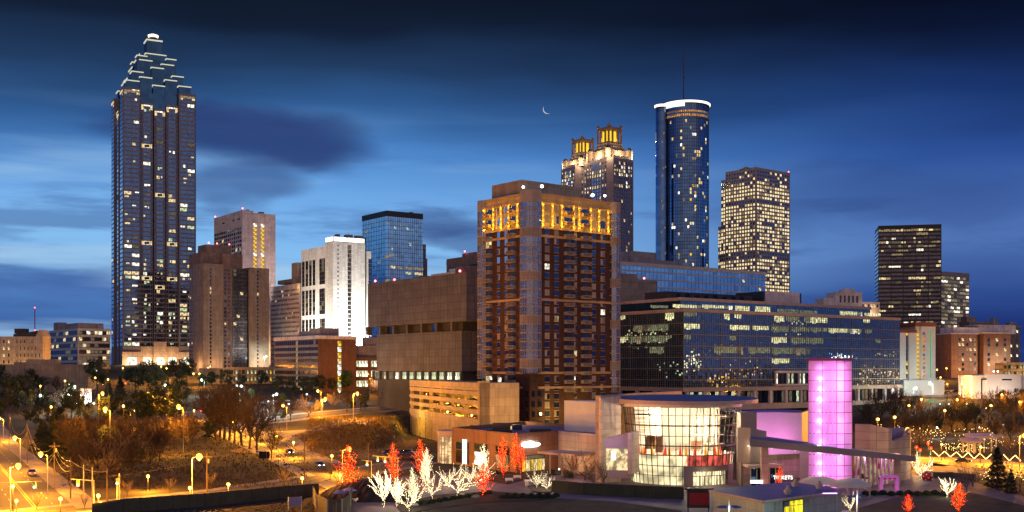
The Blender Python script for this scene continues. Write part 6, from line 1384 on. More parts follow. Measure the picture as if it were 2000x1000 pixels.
for k, (X, Y, h_, lb) in enumerate(((511, 760, 36, 'dark round tree in front of the parking deck'), (545, 775, 42, 'dark tree at the near corner of the brown slab'), (572, 776, 40, 'dark tree before the middle of the brown slab'), (600, 776, 42, 'widest dark tree before the brown slab'), (625, 772, 40, 'dark tree at the corner of the brown slab'), (648, 770, 34, 'dark tree before the lit stair strip'), (470, 768, 40, 'dark tree beside the twin white parking lamps'), (440, 765, 44, 'dark brown tree left of the parking deck'), (700, 760, 34, 'dark conifer-like tree by the lit brick office'))): tree('dark%d' % (k % 3), X, Y, h_, lb, 'leafy_tree')
for k, (X, Y, h_, lb) in enumerate(((455, 785, 26, 'green lamplit tree left of the white parking lamp'), (490, 785, 26, 'green lamplit tree right of the white parking lamp'), (552, 792, 24, 'green lamplit tree by the greenish lamp'), (678, 765, 40, 'green-lit tree at the right end of the brown slab'), (715, 790, 22, 'small green tree near the white path lamps'), (85, 790, 28, 'green tree lit by the lamp over the left road'), (395, 762, 30, 'pale green lamplit tree near the white lamp below the hotel'), (414, 758, 32, 'pale green lamplit tree nearer the hotel'))): tree('leaf0', X, Y, h_, lb, 'lamplit_tree')
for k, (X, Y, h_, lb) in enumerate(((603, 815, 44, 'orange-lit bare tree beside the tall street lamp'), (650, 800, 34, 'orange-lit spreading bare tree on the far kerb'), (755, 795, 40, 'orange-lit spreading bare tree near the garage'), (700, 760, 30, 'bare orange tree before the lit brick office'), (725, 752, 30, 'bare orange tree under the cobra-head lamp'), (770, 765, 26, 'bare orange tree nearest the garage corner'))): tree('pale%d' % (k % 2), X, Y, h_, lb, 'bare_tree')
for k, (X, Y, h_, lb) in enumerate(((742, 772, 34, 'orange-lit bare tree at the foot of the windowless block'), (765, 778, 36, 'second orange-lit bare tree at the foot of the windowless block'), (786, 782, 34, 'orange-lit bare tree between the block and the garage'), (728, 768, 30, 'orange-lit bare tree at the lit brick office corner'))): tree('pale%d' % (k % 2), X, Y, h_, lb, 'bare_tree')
for k, (X, Y, h_, lb) in enumerate(((538, 825, 50, 'first bare tree on the street island from the row end'), (567, 823, 46, 'bare tree by the white path lamp on the street island'), (677, 806, 46, 'first bare tree past the orange pair on the far kerb'), (705, 803, 44, 'second bare tree past the orange pair on the far kerb'))): tree('bare%d' % k, X, Y, h_, lb, 'bare_tree')
for k, (X, Y, lb) in enumerate(((553, 824, 'small round bush on the street island'), (690, 805, 'small round bush between the far kerb trees'), (713, 802, 'small round bush after the far kerb trees'))): tree('dark%d' % k, X, Y, 22, lb, 'round_bush')
for k, (X, Y, h_, lb) in enumerate(((248, 973, 34, 'bare young tree behind the fence near the traffic signal'), (332, 965, 32, 'bare young tree behind the fence near the tall lamp'), (412, 957, 34, 'bare young tree behind the fence by the wooden pole'), (72, 998, 36, 'bare young tree on the road corner'), (165, 995, 30, 'bare young tree lit orange on the near pavement'), (556, 955, 42, 'bare young tree behind the fence near the mulch mound'), (645, 935, 26, 'small bare tree beside the last red tree'), (737, 928, 24, 'small bare tree behind the umbrellas'))): tree('young', X, Y, h_, lb, 'young_tree')
for k, (X, Y, h_, lb) in enumerate(((84, 884, 66, 'black evergreen nearest the left road kerb'), (146, 886, 70, 'black evergreen at the grove side of the corner clump'), (118, 878, 84, 'tallest black evergreen in the corner clump'), (162, 896, 56, 'lowest black evergreen toward the grove'))): t = tree('cone%d' % (k % 2), X, Y, h_, lb, 'conifer'); t.scale = (t.scale[0] * 1.6, t.scale[1] * 1.6, t.scale[2])
for k, (X, Y, h_) in enumerate(((8, 815, 52), (34, 812, 50), (58, 806, 48), (92, 815, 42), (118, 808, 48), (70, 838, 40), (30, 780, 44), (85, 775, 40), (112, 772, 36), (-8, 830, 56), (135, 790, 44), (100, 838, 46), (160, 800, 50), (50, 830, 30))): tree(('dark%d' % (k % 3)) if k % 4 else 'bare%d' % (k % 3), X, Y, h_, ('dark leafy' if k % 4 else 'dark bare') + ' tree in the belt behind the far-left road', 'leafy_tree' if k % 4 else 'bare_tree', ('leafy' if k % 4 else 'bare') + ' trees behind the far-left road')
# right-hand park
k = 0
for (X, Y, h_) in ((1700, 845, 66), (1722, 830, 62), (1745, 842, 70), (1768, 836, 66), (1790, 830, 62), (1712, 800, 40), (1750, 800, 44), (1812, 850, 60), (1835, 842, 50), (1770, 862, 60), (1795, 868, 58), (1860, 846, 52), (1885, 850, 56), (1905, 830, 62), (1930, 826, 60), (1958, 830, 66), (1980, 836, 70), (2005, 840, 70), (1945, 860, 50), (1975, 868, 48), (1870, 815, 46), (1850, 825, 40)):
    tree('bare%d' % (k % 4), X, Y, h_, 'bare tree in the lamplit park beyond the tan museum wall', 'bare_tree', 'bare trees of the lamplit park'); k += 1
for k, (X, Y, h_, lb) in enumerate(((1888, 842, 58, 'dark evergreen behind the hedge lights'), (1905, 846, 50, 'second dark evergreen left of the pergola'), (1960, 800, 40, 'dark leafy tree below the white pavilion'), (1990, 800, 44, 'dark leafy tree at the edge below the pavilion'), (1830, 850, 36, 'small dark tree left of the hedge lights'))): tree('dark%d' % (k % 3), X, Y, h_, lb, 'leafy_tree')
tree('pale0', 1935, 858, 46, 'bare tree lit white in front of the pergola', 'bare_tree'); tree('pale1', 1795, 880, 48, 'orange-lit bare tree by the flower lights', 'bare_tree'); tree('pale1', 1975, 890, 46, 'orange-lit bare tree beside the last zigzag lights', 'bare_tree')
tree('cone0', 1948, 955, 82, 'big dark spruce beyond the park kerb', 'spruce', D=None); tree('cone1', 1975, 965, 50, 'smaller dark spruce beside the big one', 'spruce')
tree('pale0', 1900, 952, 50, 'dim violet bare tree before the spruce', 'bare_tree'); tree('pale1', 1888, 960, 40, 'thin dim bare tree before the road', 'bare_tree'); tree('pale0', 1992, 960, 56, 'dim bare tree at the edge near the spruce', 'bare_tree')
for k, (X, Y, h_, lb) in enumerate(((1143, 940, 56, 'tallest leafless shrub tree by the pale museum wall'), (1120, 935, 50, 'round dark shrub tree by the museum canopy'), (1180, 945, 48, 'bare tree against the pale museum wall, nearest the glass box'), (1103, 938, 30, 'small dark shrub before the museum doors'), (1160, 948, 36, 'low bare tree behind the dark fence'))): tree(('pale0', 'young', 'pale1', 'young', 'pale0')[k], X, Y, h_, lb, 'bare_tree')

# ------------------------------------------------------------------ trees wrapped in light strings
def lights_mesh(segs, mats, r, step, seed, lo=0):
    rr = random.Random(seed); b = MB()
    for (p, q, a, c, lv) in segs:
        L = (q - p).length; n = max(1, int(L / step))
        for k in range(n):
            pt = p.lerp(q, (k + rr.random()) / n); off = Vector((rr.gauss(0, 1), rr.gauss(0, 1), rr.gauss(0, 1))).normalized() * (a * .9 + r * .5); b.octa(pt + off, r * rr.uniform(.8, 1.25), rr.randrange(len(mats)) if len(mats) > 1 else 0)
    return b.mesh('light_string', [M[m] for m in mats])
LT = {}
for k in range(3):
    s_ = skeleton(200 + k, 10, 'spire', 3, (3, 3, 2)); t_ = MB()
    for (p, q, a, c, lv) in s_: t_.tube(p, q, max(a, .035), max(c, .03), 4 if lv < 2 else 3, cap=False)
    LT['red%d' % k] = (t_.mesh('trunk', M['bark']), lights_mesh(s_, ('bead_red', 'bead_red', 'bead_red', 'bead_orange'), .072, .34, k)); LT['spire%d' % k] = (LT['red%d' % k][0], lights_mesh(s_, ('bead_white',), .07, .2, k))
for k in range(3):
    s_ = skeleton(230 + k, 7, 'spread', 3, (3, 2, 2, 2), .22); t_ = MB()
    for (p, q, a, c, lv) in s_: t_.tube(p, q, max(a * .7, .035), max(c * .7, .03), 4, cap=False)
    LT['white%d' % k] = (t_.mesh('trunk', M['bark']), lights_mesh(s_, ('bead_white',), .068, .2, 9 + k))
s_ = skeleton(260, 7, 'vase', 3, (3, 3, 2, 2), .5); t_ = MB()
for (p, q, a, c, lv) in s_: t_.tube(p, q, max(a, .04), max(c, .03), 4, cap=False)
LT['fan0'] = (t_.mesh('trunk', M['bark']), lights_mesh(s_, ('bead_white',), .08, .13, 31))
def lit_tree(kind, X, Y, hpx, label, D=None, power=1.0, wd=1.0, rz=None):
    red = kind.startswith('red'); g = G(X, Y) if D is None else Vector(((X - 1000) * D / F, D, hgt(0, D)))
    hm = hpx * g.y / F; s = hm / (10 if kind[:3] in ('red', 'spi') else 7); t = thing('lit_tree', label, 'tree', g, rnd.uniform(0, 6.28) if rz is None else rz, 'red-lit trees' if red else 'white-lit trees'); t.scale = (s * wd, s * wd, s)
    a, c = LT[kind]; link('trunk', a, t); tag(link('light_string', c, t), kind='stuff')
    lamp('POINT', (0, 0, 3.2), (300 if red else 380) * power, (1, .10, .02) if red else (1, .82, .55), t, .8, 'string_glow'); return t
lit_tree('red0', 680, 972, 92, 'tallest red-lit tree, standing on the dark mound by the round fence', wd=1.15)
lit_tree('red1', 767, 951, 76, 'red-lit tree behind the umbrellas', wd=.95); lit_tree('red2', 822, 945, 78, 'red-lit tree half hidden behind a white spire of light', wd=.95)
lit_tree('red0', 944, 972, 62, 'red-lit low spreading tree with a white-lit crown behind it', wd=1.35); lit_tree('red1', 982, 940, 78, 'slender red-lit tree left of the entrance pair', wd=.75); lit_tree('red2', 1007, 926, 72, 'left red-lit tree of the pair by the museum entrance', wd=.72); lit_tree('red0', 1018, 930, 62, 'shorter red-lit tree of the pair by the museum entrance', wd=.72)
lit_tree('spire0', 834, 962, 78, 'white-lit spire-shaped tree in front of a red one', wd=.8); lit_tree('spire1', 944, 955, 78, 'white-lit spire-shaped tree above the low red tree', wd=.85)
lit_tree('white0', 844, 978, 66, 'white-lit spreading tree below the white spire', wd=.8); lit_tree('white1', 893, 974, 76, 'white-lit tree in the middle of the planting bed', wd=.9); lit_tree('white2', 918, 950, 52, 'white-lit tree behind the middle one, by the museum wall', wd=.8); lit_tree('white0', 798, 1003, 76, 'white-lit spreading tree nearest the umbrellas', wd=.95)
lit_tree('white1', 874, 955, 54, 'white-lit tree by the glazed museum drum', wd=.7); lit_tree('fan0', 748, 1030, 72, 'bright white fan-shaped tree cut by the lower edge', D=222, wd=1.0); lit_tree('fan0', 776, 1040, 58, 'smaller white fan tree right beside the bright one', D=222, wd=.9, rz=2); lit_tree('spire2', 806, 1045, 74, 'white-lit upright tree cut by the lower edge', D=220, wd=.7)
lit_tree('white2', 1048, 956, 44, 'small white-lit tree by the litter bin', wd=.9); lit_tree('white0', 1068, 960, 36, 'small white-lit tree beside the dark screen fence', wd=.9)
lit_tree('red1', 1523, 950, 50, 'red-lit tree before the ticket window under the canopy', D=246, wd=.8); lit_tree('white1', 1798, 938, 58, 'white-lit tree at the end of the canopy', wd=.8); lit_tree('spire1', 1792, 930, 44, 'white-lit slim tree behind the canopy end', wd=.6)
lit_tree('fan0', 1850, 976, 42, 'white-lit fan-shaped tree on the dark lawn', wd=1.25); lit_tree('red2', 1873, 1012, 56, 'red-lit tree in front of the white fan tree', D=212, wd=1.25); lit_tree('red0', 1774, 1016, 36, 'red-lit tree tip at the lower edge by the kiosk', D=212, wd=1.3); lit_tree('white2', 1660, 1010, 44, 'white-lit round tree beside the kiosk wall', D=214, wd=.8)

# ------------------------------------------------------------------ street lamps
lampmesh = {}
def LM():
    q = MB(); q.lathe([(.28, 0), (.28, .25), (.13, .5), (.10, 1.2), (.075, 4.3), (.16, 4.42), (.2, 4.5), (.01, 4.5)], 8); lampmesh['gpost'] = q.mesh('post', M['black_metal'])
    q = MB(); q.tube((0, 0, 0), (0, 0, 8.6), .13, .08, 6); q.tube((0, 0, 8.6), (1.3, 0, 9.0), .06, .05, 5); q.box(1.1, 1.9, -.18, .18, 8.95, 9.15); lampmesh['cpost'] = q.mesh('post', M['galvanised'])
    for nm, mt in (('o', 'sodium'), ('s', 'sodium_small'), ('w', 'mercury'), ('c', 'cool_small')):
        for tag_, r in (('g', .40), ('b', .58)):
            q = MB(); q.ball((0, 0, 0), r, 0, 6, 4); lampmesh[tag_ + nm] = q.mesh('globe', M[mt], True)
LM()
def street_lamp(kind, X, Y, label, col='o', group=None, rz=0.0, big=1.0, h=None):
    hh = (4.85 if kind == 'g' else 8.9) if h is None else h
    D = 160.0
    while D < 1100:
        if CZ + (HY - Y) * D / F <= hgt((X - 1000) * D / F, D) + hh: break
        D += .5
    D = min(D, 880); x = (X - 1000) * D / F; z = CZ + (HY - Y) * D / F - hh
    t = thing('street_lamp', label, 'street lamp', (x, D, z), rz, group or ('globe street lamps' if kind == 'g' else 'tall street lamps'))
    p = link('post', lampmesh['gpost' if kind == 'g' else 'cpost'], t)
    if h: p.scale = (1, 1, h / (4.85 if kind == 'g' else 8.9))
    g = link('globe', lampmesh[('g' if kind == 'g' else 'b') + col], t, (0, 0, hh) if kind == 'g' else (1.5, 0, hh)); g.scale = (big,) * 3
    pw = {'o': 18000 if kind == 'g' else 31000, 's': 8500, 'w': 16000, 'c': 1800}[col] * (1.6 if big > 1 else 1)
    lamp('POINT', (.25, -.45 * big - .1, hh - .1) if kind == 'g' else (1.5, 0, hh - .5 * big - .15), pw, {'o': (1, .37, .022), 's': (1, .39, .03), 'w': (.8, 1, .88), 'c': (.85, 1, .95)}[col], t, .15)
    return t
for k, (X, Y) in enumerate(((25, 950), (118, 974), (192, 968), (289, 930), (371, 953), (446, 946), (590, 934), (664, 928))): street_lamp('g', X, Y, '%s black globe lamp counted along the pavement behind the green fence from the road' % ORD[k], h=3.4 if k else None)
for k, (X, Y) in enumerate(((648, 890), (573, 864), (540, 852), (509, 841), (480, 831), (455, 823), (379, 802))): street_lamp('g', X, Y, '%s globe lamp counted up the tree-lined street from the crossing' % ORD[k])
for k, (X, Y) in enumerate(((93, 887), (40, 855), (7, 817))): street_lamp('c', X, Y, '%s orange lamp on the right kerb of the far-left road, nearest first' % ORD[k], rz=math.pi)
street_lamp('c', 20, 910, 'orange lamp low over the middle of the far-left road'); street_lamp('g', 32, 978, 'small orange lamp low at the road corner', 's', h=3.2)
for X, Y, lb in ((375, 892, 'tall bright orange lamp standing behind the green fence'), (669, 877, 'bright orange lamp at the foot of the grassy mound'), (215, 799, 'big orange lamp glaring over the dark grove'), (358, 794, 'bright orange lamp at the crossing near the bus shelter'), (402, 719, 'very bright orange lamp in front of the dark hotel'), (629, 779, 'orange lamp on a tall black pole by the mound top'), (1763, 839, 'bright orange lamp behind the curved tan museum wall'), (1991, 851, 'bright orange lamp at the right end of the park'), (193, 768, 'orange lamp just right of the billboard')): street_lamp('c', X, Y, lb, big=1.25, rz=rnd.choice((0, math.pi)), h=15 if X in (215, 193, 358) else None) if X != 669 else street_lamp('c', X, Y, lb, 's')
street_lamp('c', 272, 838, 'pale lamp on a grey post inside the dark grove', 's', rz=math.pi, h=7)
for X, Y, lb in ((79, 754, 'orange lamp over the dark trees below the long wall'), (100, 795, 'orange lamp above the dark conifers'), (127, 744, 'small orange lamp left of the white floodlights'), (161, 724, 'orange lamp on the wall edge left of the tallest tower'), (167, 719, 'second orange lamp at the wall edge by the tower'), (241, 793, 'orange lamp between the conifers and the grove'), (240, 719, 'first orange lamp of the tower plaza'), (282, 720, 'second orange lamp of the tower plaza'), (290, 729, 'third orange lamp of the tower plaza'), (315, 716, 'fourth orange lamp of the tower plaza'), (325, 719, 'fifth orange lamp of the tower plaza'), (354, 713, 'sixth orange lamp of the tower plaza'), (372, 717, 'seventh orange lamp of the tower plaza'), (378, 730, 'pale orange lamp under the hotel corner'), (389, 730, 'second pale orange lamp under the hotel corner'), (186, 738, 'small orange lamp among tree lights'), (211, 741, 'small orange lamp left of the traffic signal'), (305, 775, 'upper of two small yellow lamps in the dark tree'), (304, 779, 'lower of two small yellow lamps in the dark tree'), (289, 767, 'small yellow lamp in the dark trees'), (322, 780, 'small yellow lamp at the right of the dark trees')): street_lamp('g', X, Y, lb, 's', h=13.0 if Y > 735 else 8.0, big=1.3, group='distant orange lamps on the left')
for X, Y, lb, c in ((140, 755, 'upper white-green floodlight beside the billboard', 'w'), (140, 772, 'lower white-green floodlight beside the billboard', 'w'), (399, 742, 'white lamp among pale lamplit trees below the hotel', 'w'), (516, 696, 'white lamp on a tall pole before the dark hotel', 'w'), (477, 754, 'brighter lamp of the twin white parking lamps', 'w'), (468, 753, 'fainter lamp of the twin white parking lamps', 'c'), (534, 770, 'greenish white lamp over the parking lot', 'w'), (332, 726, 'small white lamp above the dark tree top', 'c'), (317, 752, 'small white lamp in the dark tree crown', 'c'), (85, 772, 'pale greenish lamp beside the lamplit green tree', 'c'), (1783, 758, 'starry white lamp by the slim white hotel', 'w'), (1822, 748, 'white lamp at the foot of the slim hotel', 'w'), (1980, 714, 'greenish white lamp before the brick apartments', 'w')): street_lamp('c', X, Y, lb, c, rz=rnd.choice((0, math.pi)), h=11 if X == 516 else None, group='white lamps')
for X, Y, lb in ((524, 784, 'white path lamp left of the street island'), (564, 789, 'white path lamp on the street island'), (663, 765, 'white path lamp below the green tree'), (703, 771, 'white path lamp past the far kerb trees'), (599, 770, 'faint white path lamp before the brown slab'), (1830, 835, 'white path lamp in the middle of the park'), (1926, 797, 'white park lamp above the white-lit bare tree'), (1913, 835, 'white park lamp left of the pergola'), (1960, 830, 'white park lamp above the pergola roof')): street_lamp('g', X, Y, lb, 'c', group='white path lamps', h=4.2)
for k, (X, Y) in enumerate(((1839, 868), (1915, 873))): street_lamp('g', X, Y, ('orange globe lamp by the kerb left of the hedge lights', 'orange globe lamp by the kerb before the pergola')[k])
for k, (X, Y, w_) in enumerate(((1874, 768, 'left lamp of the orange pair above the park'), (1896, 769, 'right lamp of the orange pair above the park'), (1869, 781, 'orange lamp just under the pair above the park'), (1845, 802, 'orange lamp in the bare park trees'), (1799, 780, 'small orange lamp above the tan wall trees'), (1775, 792, 'dim orange lamp in the bare crowns'), (1714, 819, 'orange lamp right of the magenta tower'), (1747, 815, 'small orange lamp behind the tan wall trees'), (1956, 771, 'orange lamp below the white pavilion'), (1935, 792, 'orange lamp in the trees under the pavilion'), (1991, 785, 'small orange lamp at the edge under the pavilion'), (1848, 719, 'highest orange lamp by the brick warehouse'), (1837, 737, 'orange lamp beside the slim white hotel'), (1850, 750, 'bright orange lamp over the car park'), (1878, 750, 'brightest orange lamp over the car park'), (1884, 757, 'orange lamp next to the white pavilion'), (1830, 722, 'left one of the small orange lamps by the warehouse'))): street_lamp('g', X, Y, w_, 's', h=13 if Y > 765 else 8, big=1.25, group='orange lamps of the park')

for X, Y, lb, h_ in ((627, 763, 'tall cobra-head lamp over the upper street beside the orange-lit tree', 10), (560, 792, 'cobra-head lamp over the upper street near the island trees', 10), (723, 730, 'cobra-head lamp before the lit brick office', 12), (786, 748, 'cobra-head lamp over the upper street by the garage', 9.9), (690, 768, 'cobra-head lamp past the far kerb trees', 10), (255, 800, 'lamp over the orange lane behind the leafy trees', 8), (325, 798, 'second lamp over the orange lane behind the leafy trees', 8), (430, 800, 'lamp at the top of the street tree row', 9), ): street_lamp('c', X, Y, lb, 'o' if h_ >= 10 else 's', h=h_, rz=rnd.choice((0, math.pi)))
for k in range(3):
    p = A0 + na * 8.5 + ta * (62 + 55 * k); D = p.y; street_lamp('c', 1000 + p.x * F / D, HY + (CZ - 8.9) * F / D, '%s lamp on the outer kerb of the far-left road, nearest first' % ORD[k])
# ------------------------------------------------------------------ dry grass over the mound and the empty lot
rr = random.Random(12); q = MB()
def tufts(n, X0, X1, Y0, Y1, hmin, hmax):
    for _ in range(n):
        X, Y = rr.uniform(X0, X1), rr.uniform(Y0, Y1); g = G(X, Y)
        if n > 3000 and not (g.z > .4 or rr.random() < .25): continue
        for _k in range(3):
            a = rr.uniform(0, 6.283); o = Vector((rr.gauss(0, .5), rr.gauss(0, .5), 0)); s = Vector((math.cos(a), math.sin(a), 0)) * rr.uniform(.10, .22); t = Vector((rr.gauss(0, .2), rr.gauss(0, .2), rr.uniform(hmin, hmax))); p = g + o; q.face([p - s, p + s, p + t])
tufts(5200, 600, 800, 812, 896, .3, .9); tag(q.build('dry_grass', M['dry_grass']), kind='stuff'); q = MB()
tufts(2600, 120, 600, 850, 955, .2, .8); tufts(700, 190, 640, 976, 1004, .05, .2); tag(q.build('undergrowth', M['ground']), kind='stuff')
# ------------------------------------------------------------------ poles, wires, signals
def pole(X, Y0, Y1, label, cross=True, m='wood_pole', name='utility_pole'):
    g = G(X, Y1); h_ = (Y1 - Y0) * g.y / F; t = thing(name, label, 'pole', g, R(20), 'wooden poles with wires'); q = MB(); q.tube((0, 0, 0), (0, 0, h_), .17, .11, 7); q.build('shaft', M[m], t)
    if cross: q = MB(); q.box(-1.1, 1.1, -.07, .07, h_ - .9, h_ - .72); q.build('crossarm', M[m], t); q = MB(); q.tube((.35, .2, h_ - 2.2), (.35, .2, h_ - 1.3), .2, n=7); q.build('transformer', M['galvanised'], t)
    return Vector((g.x, g.y, g.z + h_))
t1 = pole(18, 808, 868, 'wooden pole farthest up the left road'); t2 = pole(53, 826, 905, 'wooden pole midway along the left road', False); t3 = pole(106, 865, 957, 'wooden pole with transformer nearest the road corner'); t4 = pole(138, 895, 976, 'dark pole behind the road corner', False); t5 = pole(163, 908, 968, 'thin pale pole near the traffic light arm', False, 'galvanised'); t6 = pole(180, 912, 972, 'thin pale pole at the grove edge', False, 'galvanised')
t7 = pole(209, 915, 990, 'dark pole behind the fence by the signal', False); t8 = pole(233, 925, 990, 'pale pole carrying the yellow signal', False, 'galvanised'); t9 = pole(404, 885, 962, 'orange-lit wooden pole with box', True); t10 = pole(595, 850, 935, 'thin wooden pole by the tree-lined street', False); t11 = pole(768, 842, 895, 'wooden pole rising behind the red-lit tree'); t12 = pole(720, 866, 928, 'pole with small lamp beside the traffic signals', False)
def wire(name, pts, label, sag=.05, r=.022):
    q = MB(); o0 = pts[0]
    for a, b_ in zip(pts, pts[1:]):
        n = 14; L = (b_ - a).length; pr = None
        for k in range(n + 1):
            f_ = k / n; p = a.lerp(b_, f_) - o0 - Vector((0, 0, 4 * sag * L * f_ * (1 - f_)))
            if pr is not None: q.tube(pr, p, r, r, 4, cap=False)
            pr = p
    tag(q.build(name, M['dark_metal' if sag < .05 else 'galvanised'], None, o0), label, 'wire', 'overhead wires')
dz1 = Vector((0, 0, -.6)); dz2 = Vector((.3, 0, -1.6)); dz3 = Vector((0, 0, -2.6))
wire('overhead_wire', [t1 + dz1, t2 + dz1, t3 + dz1, t4 + dz1, t7 + dz1], 'topmost sagging wire along the left road'); wire('overhead_wire', [t1 + dz2, t2 + dz2, t3 + dz2, t4 + dz2], 'bright middle sagging wire along the left road', .06); wire('overhead_wire', [t1 + dz3, t2 + dz3, t3 + dz3, t4 + dz3], 'lowest sagging wire along the left road', .07, .03)
wire('overhead_wire', [t4 + dz1, t9 + dz1], 'upper wire crossing before the dark grove', .01); wire('overhead_wire', [t7 + dz2, t9 + dz2], 'lower orange-lit wire crossing before the grove', .01); wire('overhead_wire', [t9 + dz1, t10 + dz1, t12 + dz1, t11 + dz1], 'wire running past the grassy mound', .015); wire('overhead_wire', [t12 + dz2, t11 + dz2, Vector((W2(880, 300)[0], 300, 8.5))], 'wire from the mound pole to the museum', .02)
wire('overhead_wire', [t10 + dz2, t11 + dz1], 'long faint wire across the mound', .008)
def signal(X, Y, label, red=True, armw=0.0, n=1, h=6.0):
    D = 160.0
    while D < 900 and CZ + (HY - Y) * D / F > hgt((X - 1000) * D / F, D) + h: D += .5
    x = (X - 1000) * D / F; z = CZ + (HY - Y) * D / F - h; t = thing('traffic_light', label, 'traffic light', (x, D, z), 0, 'traffic lights'); q = MB(); q.tube((armw, 0, 0), (armw, 0, h + .6), .11, .08, 6); 
    if armw: q.tube((armw, 0, h + .5), (-1.2 * (1 if armw > 0 else -1), 0, h + .8), .07, n=5)
    q.build('mast', M['galvanised'], t)
    for k in range(n):
        q = MB(); q.box(k * 2.6 - .22, k * 2.6 + .22, -.02, .3, h - .55, h + .65); hd = q.build('signal_head', M['paint_yellow'], t)
        q = MB(); q.ball((k * 2.6, -.1, h + (.4 if red else -.3)), .24 if red else .18, 0, 8, 5); q.build('lens', M['signal_red' if red else 'signal_green'], hd)
signal(392, 804, 'pair of red traffic lights over the crossing below the hotel', True, 6.0, 2); signal(245, 750, 'red traffic light among the dark trees below the tallest tower', True, 3.0); signal(229, 941, 'yellow traffic light with green lens behind the fence', False, 0); signal(738, 897, 'first green traffic light past the last red tree', False, 4, 1); signal(752, 899, 'green traffic light nearest the parked cars', False, 3); signal(717, 905, 'low yellow traffic light by the lamp pole', False, 1)
signal(67, 948, 'yellow traffic light hung over the left road', False, -7); signal(152, 944, 'yellow traffic light on the arm at the road corner', False, 3)
for X, lb in ((1836, 'first green signal in the row over the park street'), (1853, 'second green signal in the row over the park street'), (1888, 'third green signal in the row over the park street')): signal(X, 788, lb, False, 2)
t = thing('street_sign', 'small green lit street-name sign over the park', 'sign', G(1815, 815)); q = MB(); q.tube((0, 0, 0), (0, 0, 8), .1); q.build('post', M['galvanised'], t); q = MB(); q.box(-1.8, 1.8, -.1, .1, 6.6, 8); q.build('board', emis('sign_green', (.02, .55, .2), .7), t)

# ------------------------------------------------------------------ fences and the round enclosure
def fence(name, pix, hpx, label, m, post=True, ht=2.6):
    P_ = [G(x, y) for x, y in pix]; o0 = P_[0]; t = thing(name, label, 'fence', o0); q = MB(); ps = MB()
    for a, c in zip(P_, P_[1:]):
        a_, c_ = a - o0, c - o0; d = (c_ - a_); L = d.length; nn = Vector((-d.y, d.x, 0)).normalized() * .04; n = max(1, int(L / 3))
        q.face([a_ + nn, c_ + nn, c_ + nn + Vector((0, 0, ht)), a_ + nn + Vector((0, 0, ht))]); q.face([a_ - nn, c_ - nn, c_ - nn + Vector((0, 0, ht)), a_ - nn + Vector((0, 0, ht))]); q.face([a_ - nn + Vector((0, 0, ht)), c_ - nn + Vector((0, 0, ht)), c_ + nn + Vector((0, 0, ht)), a_ + nn + Vector((0, 0, ht))])
        for k in range(n + 1): p = a_.lerp(c_, k / n); ps.tube((p.x, p.y, 0), (p.x, p.y, ht + .15), .07, n=5)
        for z in (.15, ht * .5, ht): ps.tube((a_.x, a_.y, z), (c_.x, c_.y, z), .04, n=4)
    q.build('screen', M[m], t); ps.build('post', M['black_metal' if post else 'fence_wood'], t)
fence('screen_fence', ((180, 1012), (242, 1002), (400, 990), (520, 978), (622, 968)), 0, 'long green mesh-screened fence in front of the orange avenue', 'fence_mesh')
fence('screen_fence', ((1078, 962), (1140, 968), (1240, 974), (1335, 978)), 0, 'dark green screened fence before the rotunda', 'dark_green', ht=2.7)
fence('guard_rail', ((1820, 935), (1860, 936), (1905, 940)), 0, 'low dark rail fence beside the park road', 'dark_metal', ht=1.6)
P_ = [G(x, y) for x, y in ((612, 985), (618, 1000), (640, 1012), (668, 1012), (684, 1000), (688, 985))]; t = thing('timber_enclosure', 'curved timber fence enclosure around the dark mound at the lower edge', 'fence', P_[0])
q = MB(); ps = MB()
for a, c in zip(P_, P_[1:]):
    d = c - a; n = max(3, int(d.length / .5))
    for k in range(n): p = a.lerp(c, (k + .05) / n) - P_[0]; p2 = a.lerp(c, (k + .92) / n) - P_[0]; wallseg(q, p.to_2d(), p2.to_2d(), 0, 3.4, .1)
    p = a - P_[0]; ps.box(p.x - .12, p.x + .12, p.y - .25, p.y - .02, 0, 3.5)
q.build('boards', M['fence_wood'], t); ps.build('post', M['galvanised'], t)
def mound(X0, X1, Y, hm, dp, name, m):
    a, c = G(X0, Y), G(X1, Y); q = MB(); nx, ny = 26, 10; w_ = (c - a).length
    for j in range(ny + 1):
        for i in range(nx + 1):
            u, v = i / nx, j / ny; z = hm * (math.sin(math.pi * u) ** .7) * math.sin(math.pi * v) ** .8; p = a.lerp(c, u); q.v.append((p.x, p.y + v * dp, p.z - .2 + z + .12 * math.sin(i * 2.1 + j * 1.7) * (z > .2)))
    for j in range(ny):
        for i in range(nx): k = j * (nx + 1) + i; q.f.append((k, k + 1, k + nx + 2, k + nx + 1)); q.m.append(0)
    tag(q.build(name, M[m]), kind='structure')
mound(600, 800, 985, 4.0, 26, 'soil_bank', 'soil')
